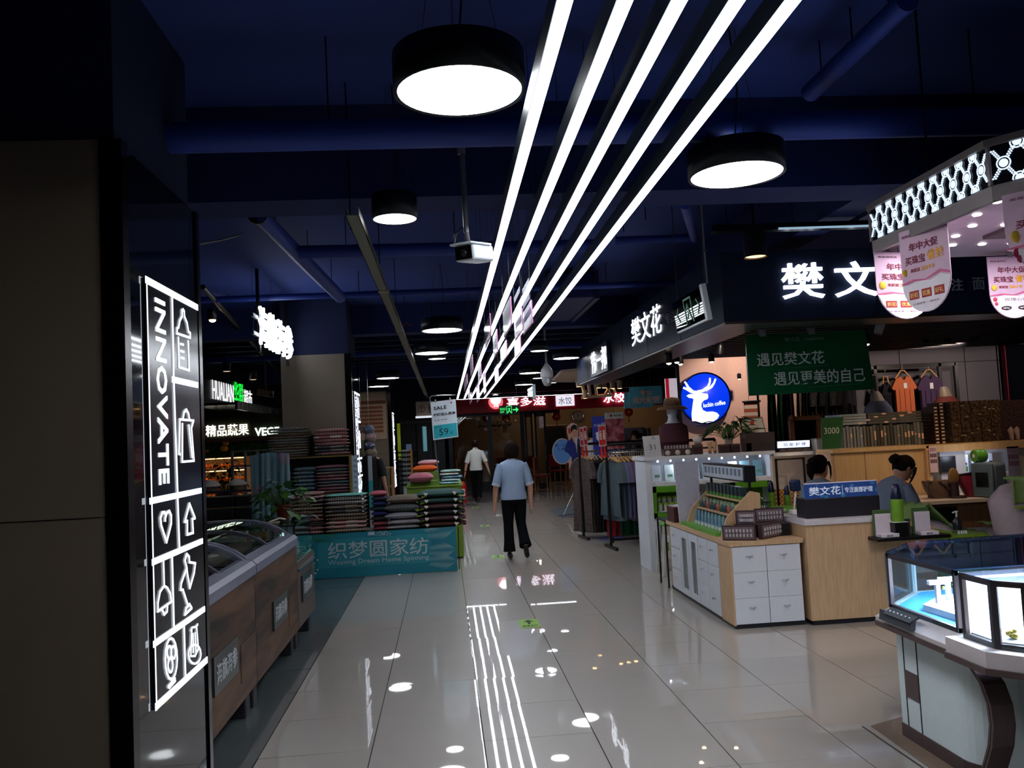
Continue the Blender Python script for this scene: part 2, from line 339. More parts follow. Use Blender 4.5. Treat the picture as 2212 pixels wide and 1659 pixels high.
# ================================================================ COLUMN SIGNS
XS = -1.198
def innovate_sign(dy, label):
    near, far = 3.587, 4.313
    t = thing('light_box_sign', label, 'sign', (XS, near+dy, .60), group='lit signs on the column flanks')
    M = Matrix.Translation((0, dy, 0))
    S2 = lambda x, y: at(250+x/3.19, 580+y/3.19, X=XS+.006)
    S3 = lambda x, y: at(250+x/2.517, 1000+y/2.517, X=XS+.006)
    zt, zb = 2.358, .612
    obj('backing_panel', MB().box((XS-.005, near, zb), (XS+.004, far, zt)).xf(M), mt((22, 26, 30), .15), t)
    n = (1, 0, 0); b = MB(); W = .022
    stroke(b, [(XS+.004, near, zt-.01), (XS+.004, far, zt-.01)], .03, n); stroke(b, [(XS+.004, near, zb+.015), (XS+.004, far, zb+.015)], .03, n)
    stroke(b, [(XS+.004, near+.004, zt), (XS+.004, near+.004, zb)], .006, n)
    stroke(b, [S2(387, 175), S2(398, 760), S2(425, 1560)], .013, n); stroke(b, [S2(392, 765), S2(560, 803)], .028, n)
    stroke(b, [S2(237, 1603), S2(585, 1530)], .026, n); stroke(b, [S3(200, 540), S3(468, 425)], .026, n)
    stroke(b, [S3(335, 180), S3(345, 460)], .013, n); stroke(b, [S3(207, 985), S3(480, 795)], .026, n)
    stroke(b, [S3(305, 510), S3(315, 895)], .013, n); stroke(b, [S3(370, 875), S3(378, 1170)], .013, n)
    G = glow((236, 242, 255), LETTER_E*.36)
    obj('dividing_lines', b.xf(M), G, t)
    b = MB(); o = S2(266, 208); e = S2(303, 1482); r = S2(340, 235)
    y0, y1 = o.y+.01, o.y+.1375
    text(b, 'INNOVATE', (XS+.004, y0, S2(300, 212).z), Vector((0, 0, S2(335, 1488).z-S2(300, 212).z)), Vector((0, y1-y0, 0)), .004, .008)
    obj('lettering', b.xf(M), G, t)
    def icon(nm, lines, w):
        b = MB()
        for L in lines: stroke(b, L, w*.75, n)
        obj(nm, b.xf(M), G, t)
    P2 = lambda *q: [S2(*p) for p in q]; P3 = lambda *q: [S3(*p) for p in q]
    icon('bottle_icon', [P2((455, 290), (462, 282), (470, 295), (472, 330), (490, 375), (500, 435), (512, 445), (512, 478), (420, 447), (422, 412), (432, 405), (440, 360), (455, 330), (455, 290)),
                         P2((430, 475), (435, 680), (505, 703), (498, 500)), P2((445, 520), (465, 525)), P2((445, 568), (467, 574)), P2((447, 615), (468, 620))], .014)
    icon('bag_icon', [P2((462, 1035), (470, 990), (485, 972), (500, 1000), (508, 1045)), P2((440, 1040), (535, 1048), (520, 1100), (538, 1325), (457, 1332), (458, 1070)),
                      P2((440, 1040), (434, 1275), (442, 1280)), P2((502, 1080), (525, 1300))], .014)
    icon('heart_icon', [P3((272, 290), (264, 268), (252, 270), (242, 300), (246, 340), (262, 390), (275, 430), (288, 380), (300, 330), (300, 285), (290, 262), (276, 272), (268, 300), (268, 315))], .015)
    icon('house_icon', [P3((400, 222), (430, 300), (416, 305), (420, 380), (388, 390), (388, 315), (375, 320), (400, 222))], .015)
    icon('pendant_lamp_icon', [P3((258, 525), (262, 665)), P3((262, 668), (240, 700), (228, 760), (228, 808), (300, 755), (295, 710), (280, 680), (262, 668)), P3((250, 795), (262, 825), (278, 808), (280, 775))], .012)
    icon('desk_lamp_icon', [P3((385, 570), (375, 530), (385, 495), (398, 510), (400, 540), (432, 545), (425, 600), (402, 680), (388, 600), (385, 570), (355, 655), (352, 690), (364, 690), (390, 770)),
                            P3((375, 825), (382, 790), (400, 768), (412, 790), (375, 825))], .014)
    el = lambda cx, cy, rx, ry, k=.0: P3(*[(cx+rx*math.cos(a*PI/8), cy+ry*math.sin(a*PI/8)) for a in range(17)])
    icon('fan_icon', [el(300, 1065, 33, 112), el(290, 1030, 12, 34), el(312, 1030, 12, 34), el(296, 1100, 13, 38), P3((285, 1215), (320, 1172), (322, 1185), (290, 1222), (285, 1215))], .013)
    icon('jelly_icon', [P3((408, 910), (415, 895), (438, 890), (444, 878)), P3((412, 905), (406, 1050), (430, 1050), (448, 1010), (438, 890)), P3((418, 930), (420, 1030)), P3((430, 925), (434, 1025)), el(428, 1040, 34, 52)], .012)
    return t
innovate_sign(0, 'large lit black sign reading INNOVATE with household icons on the nearest column')
innovate_sign(8.14, 'lit icon sign on the column behind the stacked bedding')
innovate_sign(16.54, 'distant thin lit icon sign on the farthest column, left of the sunglasses rack')

# ================================================================ STRIP LIGHTS
nearx = [1222, 1352, 1470, 1595, 1716]; farx = [988, 1003, 1017, 1031, 1045]; ZS = 2.69
words_ = ['leftmost', 'second from left', 'middle', 'second from right', 'rightmost']
for i in range(5):
    a = at(nearx[i], 0, Z=ZS); c = at(farx[i], 862, Z=ZS)
    d = (c-a).normalized(); a = a-d*2.6; L = 22.27
    c = a+d*((L-a.y)/d.y); w2 = .019
    t = thing('linear_pendant_light', 'long white linear ceiling light, %s of the five parallel strips' % words_[i], 'light', tuple(a), group='parallel strip lights above the aisle')
    s_ = Vector((d.y, -d.x, 0))
    b = MB(); b.prism([a-s_*w2, a+s_*w2, a+s_*w2+Vector((0, 0, .004)), a-s_*w2+Vector((0, 0, .004))], c-a); obj('diffuser', b, glow((240, 246, 255), STRIP_E, True), t)
    b = MB(); h = Vector((0, 0, .075)); q = Vector((0, 0, .005)); b.prism([a-s_*(w2+.003)+q, a+s_*(w2+.003)+q, a+s_*(w2+.003)+h, a-s_*(w2+.003)+h], c-a)
    obj('housing', b, mt((40, 46, 50), .3, .5), t)
    for y in (1.5, 4.2, 7.2, 10.2, 13.2, 16.2, 19.2, 22.0):
        p = a+d*((y-a.y)/d.y); obj('suspension_wire', MB().tube([p+h, (p.x, p.y, ZC)], .002, 4), GREY, t)
t = thing('linear_pendant_light', 'white linear light running crosswise at the far end of the strips', 'light', (.38, 22.33, ZS), group='parallel strip lights above the aisle')
obj('diffuser', MB().box((.36, 22.32, ZS), (3.9, 22.36, ZS+.004)), glow((240, 246, 255), STRIP_E*.8, True), t)
obj('housing', MB().box((.36, 22.3, ZS+.005), (3.9, 22.365, ZS+.07)), mt((40, 46, 50), .3, .5), t)
for x in (.6, 2.1, 3.7): obj('suspension_wire', MB().tube([(x, 22.34, ZS+.07), (x, 22.34, ZC)], .002, 4), GREY, t)

# ================================================================ ROUND PENDANT LAMPS
def round_lamp(x, y, D, h, label, z=2.86):
    t = thing('round_pendant_lamp', label, 'lamp', (x, y, z), group='round drum pendant lamps')
    b = MB(); b.lathe([(D/2*.94, z), (D/2*.9, z+.001)], (x, y, 0), 40, cap=True); obj('diffuser', b, glow((246, 250, 255), LAMP_E, True), t)
    b = MB(); b.lathe([(D/2*.945, z-.003), (D/2, z-.003), (D/2, z+h), (D/2*.5, z+h+.02), (.02, z+h+.02)], (x, y, 0), 40, cap=False); obj('drum_shade', b, mt((26, 30, 36), .4, .4), t)
    for k in range(3):
        a = 2.1*k+.4; obj('suspension_wire', MB().tube([(x+D*.4*math.cos(a), y+D*.4*math.sin(a), z+h), (x+D*.1*math.cos(a), y+D*.1*math.sin(a), ZC)], .0018, 4), GREY, t)
    obj('power_cord', MB().tube([(x, y, z+h), (x+.03, y, z+h+.3), (x+.01, y, ZC)], .004, 5), BLACK, t)
for x, y, D, lab in [(993, 198, .47, 'largest round lamp, nearest, beside the leftmost strip light'), (853, 473, .25, 'small round drum lamp right of the hanging cable tray'),
    (1591, 378, .47, 'wide round lamp right of the strip lights, above the shop fascia'), (955, 714, .47, 'thin-looking round lamp below the bullet camera, topmost of three'),
    (932, 763, .48, 'round lamp left of the strips, middle of three below the camera'), (944, 775, .27, 'small round lamp lowest of three left of the strips'),
    (838, 817, .44, 'round lamp over the second column sign'), (818, 835, .45, 'farthest left round lamp above the brown notice board'),
    (1165, 758, .27, 'small round lamp right of the hanging acrylic panels'), (1223, 774, .44, 'round lamp touching the end of the dark fascia'),
    (1145, 806, .44, 'round lamp left of the white dome camera'), (1163, 817, .26, 'small round lamp beside the dome camera neck'),
    (1132, 831, .44, 'lowest round lamp above the red restaurant sign'), (1193, 827, .2, 'tiny round lamp right behind the dome camera')]:
    p = at(x, y, Z=2.86); round_lamp(p.x, p.y, D, .13, lab)
# ================================================================ CEILING SERVICES
def pipe(label, pts, r, name='ceiling_pipe', mat=None, cat='pipe', grp=None, collars=()):
    t = thing(name, label, cat, tuple(pts[0]), group=grp)
    obj('pipe_run', MB().tube(pts, r, 14), mat or NAVY2, t)
    for p, q in collars: obj('collar', MB().tube([p, q], r*1.12, 14), BLACK, t)
    a, c = Vector(pts[0]), Vector(pts[-1])
    for f in (.15, .5, .85):
        p = a.lerp(c, f); obj('hanger_rod', MB().tube([p+Vector((0, 0, r)), (p.x, p.y, ZC)], .004, 5), BLKMETAL, t)
    return t
pipe('thick blue pipe running across the whole ceiling above the large round lamp', [(-1.9, 4.1, 3.13), (7.5, 4.1, 3.13)], .075)
p0 = at(556, 462, Z=3.3); p1 = at(735, 642, Z=3.3)
pipe('blue drain pipe running along the aisle, left of the cable tray', [p0, p1], .065, collars=[(p0, p0+Vector((0, .03, 0)))])
a = at(645, 545, Z=3.25)
pipe('blue cross pipe branching right from the drain pipe', [a, (a.x+2.6, a.y+.1, 3.25)], .055)
a = at(1960, 0, Z=3.4); c = at(1750, 200, Z=3.4)
pipe('blue slanting pipe at the upper right of the ceiling', [a, c], .05)
pipe('thin blue pipe hanging right of the strip lights', [at(1480, 440, Z=3.2), at(1500, 515, Y=7.6), at(1330, 520, Y=7.6)], .04)
pipe('blue sprinkler pipe crossing above the second column', [(-5, 9.8, 3.35), (-1.2, 9.8, 3.35), (3.2, 9.8, 3.35)], .035)
pipe('far blue pipe crossing above the small round lamps', [(-4, 14.9, 3.2), (6, 14.9, 3.2)], .05)
t = thing('smoke_detector', 'small round smoke detector right of the rightmost strip', 'detector', at(1424, 420, Z=ZC))
p = at(1424, 420, Z=ZC-.03); obj('detector_body', MB().lathe([(.03, p.z-.02), (.05, p.z), (.05, p.z+.03)], (p.x, p.y, 0), 16), mt((120, 120, 120), .5), t)
obj('sensor_head', MB().lathe([(.018, p.z-.035), (.025, p.z-.02)], (p.x, p.y, 0), 12), GREY, t)
# ventilation ducts, right
for q, (x0, y0, x1, y1, z) in enumerate([(3.3, 5.8, 4.9, 6.5, 3.2), (1.3, 10.0, 1.9, 12.0, 3.25), (4.5, 2.2, 7.0, 3.3, 3.3)]):
    t = thing('air_duct', ['navy air duct above the corner of the dark fascia', 'navy air duct left of the fascia, beyond the wide round lamp', 'navy air duct at the top right of the ceiling'][q], 'duct', (x0, y0, z))
    obj('duct_body', MB().box((x0, y0, z), (x1, y1, z+.3), .01), mt((18, 27, 80), .6), t)
    obj('flange', MB().box((x0-.02, y0-.02, z-.02), (x0+.04, y1+.02, z+.32)), mt((14, 20, 60), .6), t)
    obj('flange', MB().box((x1-.04, y0-.02, z-.02), (x1+.02, y1+.02, z+.32)), mt((14, 20, 60), .6), t)
# cable tray
t = thing('cable_tray', 'long galvanised cable tray hanging along the aisle ceiling', 'cable tray', (-.42, 4.35, 2.8))
X, z = -.42, 2.8; y = 4.35; secs = [4.35, 6.6, 8.9, 11.2, 13.5, 15.8, 18.1, 20.4, 23]
for y0, y1 in zip(secs, secs[1:]):
    b = MB(); b.box((X-.035, y0+.004, z), (X+.035, y1-.004, z+.004)); b.box((X-.035, y0+.004, z), (X-.031, y1-.004, z+.045)); b.box((X+.031, y0+.004, z), (X+.035, y1-.004, z+.045))
    obj('tray_section', b, mt((118, 116, 100), .45, .7), t)
    obj('coupling', MB().box((X-.04, y1-.05, z-.003), (X+.04, y1+.05, z+.02)), mt((150, 148, 135), .4, .8), t)
    obj('hanger_rod', MB().tube([(X-.038, y0+.3, z), (X-.038, y0+.3, ZC)], .004, 5), BLKMETAL, t)
obj('orange_cable', MB().tube([(X+.03, 8.9, z+.03), (X+.08, 9, z+.09), (X+.13, 9.0, z+.05)], .004, 5), mt((190, 70, 30)), t)
# bullet camera
t = thing('security_camera', 'white bullet security camera hanging on a pole from the ceiling', 'camera', (.156, 4.2, 2.6))
P = Vector((.18, 4.2, 2.545))
obj('mounting_pole', MB().tube([(.15, 4.22, ZC), (.155, 4.22, 2.66)], .014, 10), mt((120, 122, 128), .35, .6), t)
obj('pole_socket', MB().tube([(.15, 4.22, 3.12), (.15, 4.22, 3.06)], .02, 10), mt((150, 150, 150), .35, .6), t)
R = Matrix.Translation(P) @ Matrix.Rotation(-.55, 4, 'Z') @ Matrix.Rotation(.12, 4, 'X')
b = MB(); b.box((-.055, -.09, -.038), (.055, .13, .045), .014); obj('camera_body', b.xf(R), mt((200, 206, 212), .35), t)
obj('sun_shield', MB().box((-.062, -.115, .04), (.062, .1, .052), .005).xf(R), mt((205, 212, 218), .35), t)
obj('front_window', MB().box((-.046, -.094, -.03), (.046, -.088, .035)).xf(R), mt((10, 11, 13), .1), t)
obj('lens', MB().lathe([(.0, -.097), (.018, -.096), (.02, -.09)], (0, 0, 0), 16, axis='y').xf(R), mt((25, 27, 32), .1), t)
obj('bracket', MB().tube([(.155, 4.22, 2.68), (.16, 4.22, 2.62), (.175, 4.21, 2.6)], .012, 8), mt((150, 150, 155), .35, .6), t)
obj('cable', MB().tube([(.15, 4.23, 2.7), (.1, 4.24, 2.66), (.09, 4.24, 2.6), (.14, 4.25, 2.56)], .005, 6), BLACK, t)
# dome camera
t = thing('security_camera', 'white dome security camera on a drop pipe near the red restaurant sign', 'camera', (1.6, 13, 2.5))
obj('mounting_pole', MB().tube([(1.61, 13, ZC), (1.61, 13, 2.72)], .018, 10), mt((140, 142, 145), .35, .3), t)
obj('camera_body', MB().lathe([(.02, 2.74), (.045, 2.7), (.085, 2.64), (.1, 2.58), (.1, 2.53), (.085, 2.52)], (1.61, 13, 0), 20), mt((195, 196, 198), .4), t)
obj('dome_cover', MB().lathe([(.085, 2.52), (.08, 2.46), (.05, 2.4), (.0, 2.385)], (1.61, 13, 0), 20), mt((150, 150, 152), .3), t)
obj('lens_window', MB().box((1.6, 12.905, 2.43), (1.63, 12.93, 2.5), .005), mt((215, 215, 220), .2), t)

# ================================================================ FREEZERS AND DISPLAY CASE
WOODD = mt((104, 76, 58), .5, kind='wood', c2=(44, 37, 34), scale=5, spec=.2)
FR = mt((122, 122, 142), .28); FRD = mt((66, 60, 64), .4); GL = glass()
def plaque(t, y0, y1, z0, z1, x=-1.235):
    o = obj('name_plate', MB().box((x-.004, y0, z0), (x+.008, y1, z1)), mt((44, 48, 48), .3), t)
    b = MB(); h = .11; zc = (z0+z1)/2; text(b, '海旗海参', (x+.009, y0+.04, zc-h/2), (0, y1-y0-.08, 0), (0, 0, h), .003, .008); obj('lettering', b, mt((190, 195, 200), .4), o)
def freezer(y0, y1, label, stock):
    t = thing('chest_freezer', label, 'freezer', (-1.7, (y0+y1)/2, 0), group='wood-clad sea cucumber freezers')
    xb = -2.15
    obj('wood_cladding', MB().box((xb, y0+.004, .165), (-1.24, y1-.004, .855), .004), WOODD, t)
    obj('access_panel', MB().box((-1.241, y1-.42, .28), (-1.236, y1-.06, .5)), WOODD, t)
    plaque(t, y1-1.03, y1-.52, .375, .575)
    for ys in (y0+.1, y1-.1):
        for x in (-1.33, xb+.1): obj('leg', MB().box((x-.05, ys-.06, 0), (x+.05, ys+.06, .165), .01), mt((34, 34, 40), .5), t)
    # plastic rim: front rail, curved side arches, tub interior
    b = MB(); b.prism([(-1.225, y0+.01, .85), (-1.225, y0+.01, .905), (-1.25, y0+.01, .93), (-1.33, y0+.01, .945), (-1.33, y0+.01, .85)], (0, y1-y0-.02, 0)); obj('front_rail', b, FR, t)
    pr = [(-1.28, .93), (-1.36, .99), (-1.45, 1.035), (-1.56, 1.065), (-1.7, 1.075), (-1.85, 1.075), (-2.0, 1.07), (-2.12, 1.05)]
    for ys in (y0+.03, y1-.05):
        b = MB()
        for (p, q), (p2, q2) in zip(list(zip(pr, pr[1:])), list(zip(pr, pr[1:]))):
            b.prism([(p[0], ys, p[1]), (q[0], ys, q[1]), (q[0], ys, q[1]-.045), (p[0], ys, p[1]-.045)], (0, .045, 0))
        obj('end_arch', b, FR, t)
    ym = (y0+y1)/2
    b = MB()
    for p, q in zip(pr, pr[1:]): b.prism([(p[0], ym, p[1]-.01), (q[0], ym, q[1]-.01), (q[0], ym, q[1]-.035), (p[0], ym, p[1]-.035)], (0, .03, 0))
    obj('lid_frame', b, mt((90, 88, 100), .3), t)
    for ya, yb, dz in ((y0+.07, ym, -.02), (ym+.03, y1-.05, -.008)):
        b = MB(); b.sheet(lambda u, v: (lambda k, f: (pr[k][0]*(1-f)+pr[k+1][0]*f, ya+(yb-ya)*v, pr[k][1]*(1-f)+pr[k+1][1]*f+dz))(min(int(u*7), 6), u*7-min(int(u*7), 6)), 14, 1)
        obj('curved_glass_lid', b, GL, t)
    obj('tub', MB().box((-2.1, y0+.05, .5), (-1.34, y1-.05, .52)).box((-2.1, y0+.05, .52), (-2.07, y1-.05, 1.0)).box((-1.37, y0+.05, .52), (-1.34, y1-.05, .87)).box((-2.07, y0+.05, .52), (-1.37, y0+.08, .9)).box((-2.07, y1-.08, .52), (-1.37, y1-.05, .9)), FRD, t)
    obj('back_rail', MB().box((-2.2, y0+.01, .85), (-2.1, y1-.01, 1.06), .01), FR, t)
    for yy in (ya-.2,): obj('lid_handle', MB().box((-1.9, yy-.1, 1.06), (-1.84, yy+.16, 1.085), .01), mt((110, 108, 122), .3), t)
    return t
freezer(4.45, 5.6, 'nearer wood-clad chest freezer with curved glass lid, beside the lit column', 0)
freezer(5.6, 7.14, 'farther wood-clad chest freezer, next to the glass display case', 1)
random.seed(3)
for q in range(26):
    y = 4.62+2.4*(q/26)+random.uniform(-.05, .05); x = random.uniform(-1.95, -1.5)
    if 5.5 < y < 5.72: continue
    t = thing('frozen_food_bag', 'clear frosty bag of frozen seafood inside the glass-lidded freezers', 'food bag', (x, y, .6), group='frozen bags in the freezers')
    col = random.choice([(170, 160, 150), (150, 120, 110), (120, 128, 126), (190, 190, 186), (140, 96, 84)])
    obj('bag', MB().pillow((x, y, .75+random.uniform(0, .08)), .2, .15, .09, 5, rz=random.uniform(0, 3)), mt(col, .3, var=.4, scale=30), t)
    obj('contents_label', MB().box((x-.03, y-.02, .81), (x+.03, y+.02, .835)), mt((200, 195, 180)), t)
# display case at the end
t = thing('display_case', 'wood-fronted counter with glass case on top, end of the freezer row', 'display case', (-1.7, 7.6, 0))
obj('wood_cladding', MB().box((-2.15, 7.15, .165), (-1.24, 8.02, .70), .004), mt((92, 76, 66), .4, kind='woodz', c2=(66, 54, 48), scale=8), t)
for ys in (7.25, 7.92):
    for x in (-1.33, -2.05): obj('leg', MB().box((x-.05, ys-.06, 0), (x+.05, ys+.06, .165), .01), mt((34, 34, 40), .5), t)
plaque(t, 7.31, 7.83, .35, .565)
obj('edge_trim', MB().box((-1.245, 7.17, .62), (-1.225, 8.0, .64)), CHROME, t)
obj('front_pane', MB().box((-1.255, 7.17, .705), (-1.249, 8.0, 1.0)), glass((170, 225, 215), .05), t)
obj('end_pane', MB().box((-2.1, 8.0, .705), (-1.25, 8.006, 1.0)), GL, t)
obj('near_pane', MB().box((-2.1, 7.16, .705), (-1.25, 7.166, 1.0)), GL, t)
obj('top_pane', MB().box((-2.12, 7.15, 1.0), (-1.235, 8.02, 1.008)), glass((170, 215, 205), .05), t)
b = MB().box((-1.262, 7.152, .70), (-1.248, 7.166, 1.0)).box((-2.12, 7.15, .992), (-1.24, 7.16, 1.0)).box((-1.25, 7.15, .992), (-1.24, 8.02, 1.0)); obj('black_edge_strip', b, BLACK, t)
obj('inner_shelf', MB().box((-2.1, 7.2, .82), (-1.45, 7.98, .826)), GL, t)
for q in range(9):
    x, y, z = -1.4-.22*(q % 3), 7.3+.2*(q//3), .705 if q % 2 else .827
    if x > -1.45: z = .705
    p = thing('gift_box', ['white and red', 'orange', 'pale'][q % 3]+' boxed seafood in the glass case, %s row from the near end' % nth(q//3), 'box', (x, y, z), group='seafood boxes in the display case')
    c_ = [(215, 190, 180), (200, 90, 50), (225, 220, 215)][q % 3]
    obj('box_body', MB().box((x-.08, y-.07, z), (x+.08, y+.07, z+.1), .004), mt(c_, .4, var=.3, scale=30), p)
    obj('box_label', MB().box((x-.04, y-.072, z+.03), (x+.04, y-.07, z+.07)), mt((230, 226, 215)), p)
# white plastic bag on near freezer
t = thing('plastic_bag', 'crumpled white plastic bag lying on the nearer freezer', 'bag', (-1.45, 4.8, 1.0))
b = MB(); b.loft([((-1.42, 4.75, .93), .08, .07), ((-1.44, 4.77, 1.0), .11, .09), ((-1.43, 4.76, 1.1), .07, .06), ((-1.43, 4.76, 1.17), .05, .07), ((-1.43, 4.77, 1.2), .02, .02)], 14)
for v in b.v: v += Vector((random.gauss(0, .008), random.gauss(0, .008), random.gauss(0, .006)))
obj('bag_body', b, mt((196, 188, 196), .35, alpha=.8), t); obj('bag_knot', MB().ball((-1.43, 4.77, 1.2), .02, 8, 5), mt((200, 192, 200), .35), t)
# sandal / hand fan on the glass
t = thing('woven_fan', 'small woven hand fan lying on the glass top beside the plant', 'hand fan', (-1.5, 7.42, 1.01))
obj('fan_blade', MB().box((-1.62, 7.3, 1.01), (-1.42, 7.45, 1.018), .002), mt((150, 130, 110), .8), t); obj('fan_handle', MB().tube([(-1.5, 7.38, 1.02), (-1.42, 7.42, 1.045), (-1.38, 7.46, 1.03)], .008, 6), mt((215, 205, 190)), t)
# pothos
def plant(name, label, base, pot_r, pot_h, potm, n, spread, leaf, lm, seed=1, trail=.0, cat='plant', strap=False, hgt=.28, tie=None):
    random.seed(seed); t = thing(name, label, cat, base); x, y, z = base
    obj('pot', MB().lathe([(pot_r*.72, z), (pot_r, z+pot_h*.88), (pot_r*1.08, z+pot_h*.88), (pot_r*1.08, z+pot_h), (pot_r*.92, z+pot_h), (pot_r*.9, z+pot_h*.86)], (x, y, 0), 18), potm, t)
    obj('soil', MB().lathe([(0, z+pot_h*.88), (pot_r*.92, z+pot_h*.87)], (x, y, 0), 14), mt((40, 30, 22), .9), t)
    st = MB(); base_mesh = []
    for k in range(n):
        a = random.uniform(0, 2*PI); r = random.uniform(.25, 1)**.7*spread; hh = z+pot_h+hgt*(1-(r/spread)**2*.8)*random.uniform(.5, 1)
        if trail and random.random() < trail: hh = z+pot_h-random.uniform(0, .12)
        tip = Vector((x+r*math.cos(a), y+r*math.sin(a)*.8, hh)); o_ = Vector((x+r*.15*math.cos(a), y+r*.15*math.sin(a), z+pot_h*.9)); mid = o_.lerp(tip, .55)+Vector((0, 0, .03))
        st.tube([o_, mid, tip], [.003, .0025, .002], 4, False)
        L = leaf*random.uniform(.7, 1.25); W = L*(.16 if strap else .42); d = (Vector((math.cos(a), math.sin(a), random.uniform(-.7, .3)))).normalized()
        s_ = d.cross(Vector((random.uniform(-.3, .3), random.uniform(-.3, .3), 1))).normalized(); nn = s_.cross(d).normalized()
        vs = [tip, tip+d*L*.25+s_*W*.9+nn*.004, tip+d*L*.25-s_*W*.9+nn*.004, tip+d*L*.6+s_*W*.75-nn*L*.05, tip+d*L*.6-s_*W*.75-nn*L*.05, tip+d*L-nn*L*.2, tip+d*L*.3-nn*L*.03, tip+d*L*.6-nn*L*.1]
        lb = MB(); lb.add(vs, [(0, 1, 6), (0, 6, 2), (1, 3, 7, 6), (2, 6, 7, 4), (3, 5, 7), (4, 7, 5)], True); obj('leaf', lb, lm[k % len(lm)], t)
    obj('stems', st, mt((50, 82, 34), .6), t)
    return t
p = at(611, 1112, X=-1.47)
plant('potted_pothos', 'leafy green pothos in a terracotta pot on the glass case', (-1.44, 7.72, 1.009), .068, .13, mt((128, 52, 38), .5), 95, .24, .085, [mt((52, 92, 36), .35), mt((70, 118, 44), .35), mt((34, 66, 28), .4)], 4, .25)

# ================================================================ HANGING FABRIC + BEDDING STALL
t = thing('hanging_fabric', 'grey-blue flowered bedsheet draped over a rail behind the plant', 'bedsheet', (-1.98, 10, .3))
b = MB(); b.sheet(lambda u, v: (-2.2+.43*u+.01*math.sin(9*u), 9.9+.011*math.sin(38*u+2*v)*(.3+v)+.01*math.sin(13*u), 1.57-1.2*v+.025*math.sin(PI*u)), 48, 12, .006)
obj('cloth', b, mt((96, 128, 138), .85, kind='floral', c2=(128, 116, 130), scale=3.2), t); obj('hem', MB().box((-2.2, 9.885, .365), (-1.77, 9.915, .38)), mt((90, 118, 128)), t)
t2 = thing('display_stand', 'slim stand carrying the draped bedsheet', 'stand', (-1.98, 9.95, 0))
obj('crossbar', MB().tube([(-2.2, 9.94, 1.545), (-1.77, 9.94, 1.545)], .01, 8), CHROME, t2)
for x in (-2.15, -1.82): obj('upright', MB().tube([(x, 9.96, 0), (x, 9.96, 1.54)], .01, 8), CHROME, t2); obj('foot', MB().box((x-.02, 9.8, 0), (x+.02, 10.1, .03)), BLKMETAL, t2)
# promotion table with teal banner
t = thing('promotion_table', 'low table wrapped in a teal banner with large pale Chinese lettering', 'table', (-.9, 11.1, 0))
YB = 10.84; XL, XR = -2.35, .09
obj('tabletop', MB().box((XL, YB+.01, .50), (-1.2, 11.17, .545)).box((-1.2, YB+.01, .50), (XR, 11.4, .545)), mt((58, 62, 60)), t)
obj('side_panel', MB().box((XR-.05, YB+.05, .01), (XR-.04, 11.35, .5)), mt((90, 96, 70)), t)
for x in (XL+.05, XR-.08):
    for y in (YB+.06, 11.14): obj('leg', MB().box((x-.02, y-.02, 0), (x+.02, y+.02, .5)), GREY, t)
bn = obj('banner', MB().box((XL, YB-.004, .005), (XR, YB+.004, .55)), mt((30, 122, 140), .45, var=.04), t)
obj('inner_panel', MB().box((-1.62, YB-.007, .13), (-.23, YB-.004, .48)), mt((48, 138, 152), .45, var=.03), bn)
G_ = mt((178, 190, 192), .5, var=.02)
b = MB(); text(b, '织梦圆家纺', (-1.5, YB-.0075, .235), (1.24, 0, 0), (0, 0, .21), .002, .005); obj('lettering', b, G_, bn)
b = MB(); text(b, 'Weaving Dream Home Spinning', (-1.5, YB-.0075, .15), (1.24, 0, 0), (0, 0, .075), .002, .0); obj('lettering', b, G_, bn)
def palm(b, o, L, a0, n, sgn=1):
    for k in range(n):
        f = k/(n-1); p = Vector(o)+Vector((math.cos(a0), 0, math.sin(a0)))*L*f
        for s_ in (1, -1):
            a = a0+s_*(.55+.2*f); l2 = L*.62*(1-f*.55); e = p+Vector((math.cos(a), 0, math.sin(a)))*l2; n_ = Vector((-math.sin(a), 0, math.cos(a)))*.0036
            b.prism([p-n_*.5, p.lerp(e, .5)-n_, e, p.lerp(e, .5)+n_], (0, -.002, 0))
b = MB(); palm(b, (.09, YB-.005, .53), .34, PI+.12, 14); palm(b, (.09, YB-.005, .27), .3, PI+.0, 13); palm(b, (.09, YB-.005, .12), .3, PI-.05, 12)
b.v = [Vector((min(v.x, XR-.002), v.y, max(.012, min(v.z, .548)))) for v in b.v]; obj('palm_leaf_print', b, mt((150, 185, 185), .5), bn)
b = MB(); palm(b, (-1.75, YB-.005, .545), .3, -.15, 14); b.v = [Vector((v.x, v.y, min(v.z, .548))) for v in b.v]; obj('green_leaf_print', b, mt((46, 130, 62), .5), bn)
b = MB()
for k in range(7): b.add([(-1.66+.03*math.sin(k*2)+.012*math.cos(a), YB-.006, .08+.04*k+.012*math.sin(a)) for a in [i*PI/3 for i in range(6)]], [tuple(range(6))])
obj('flower_print', b, mt((205, 208, 190), .6), bn)
b = MB(); palm(b, (-.85, YB-.005, .545), .12, -.4, 4); palm(b, (-.78, YB-.005, .545), .12, -PI+.4, 4); b.v = [Vector((v.x, v.y, max(.49, min(v.z, .548)))) for v in b.v]; obj('white_flower_print', b, mt((215, 220, 215), .6), bn)
obj('price_tag', MB().box((-1.0, YB-.012, .505), (-.92, YB-.008, .545)), mt((180, 195, 210)), bn)
b = MB().tube([(XR+.02, YB, .02), (XR+.03, YB, .5), (XR+.03, YB+.3, .52)], .006, 6); obj('wire_frame', b, BLKMETAL, t)

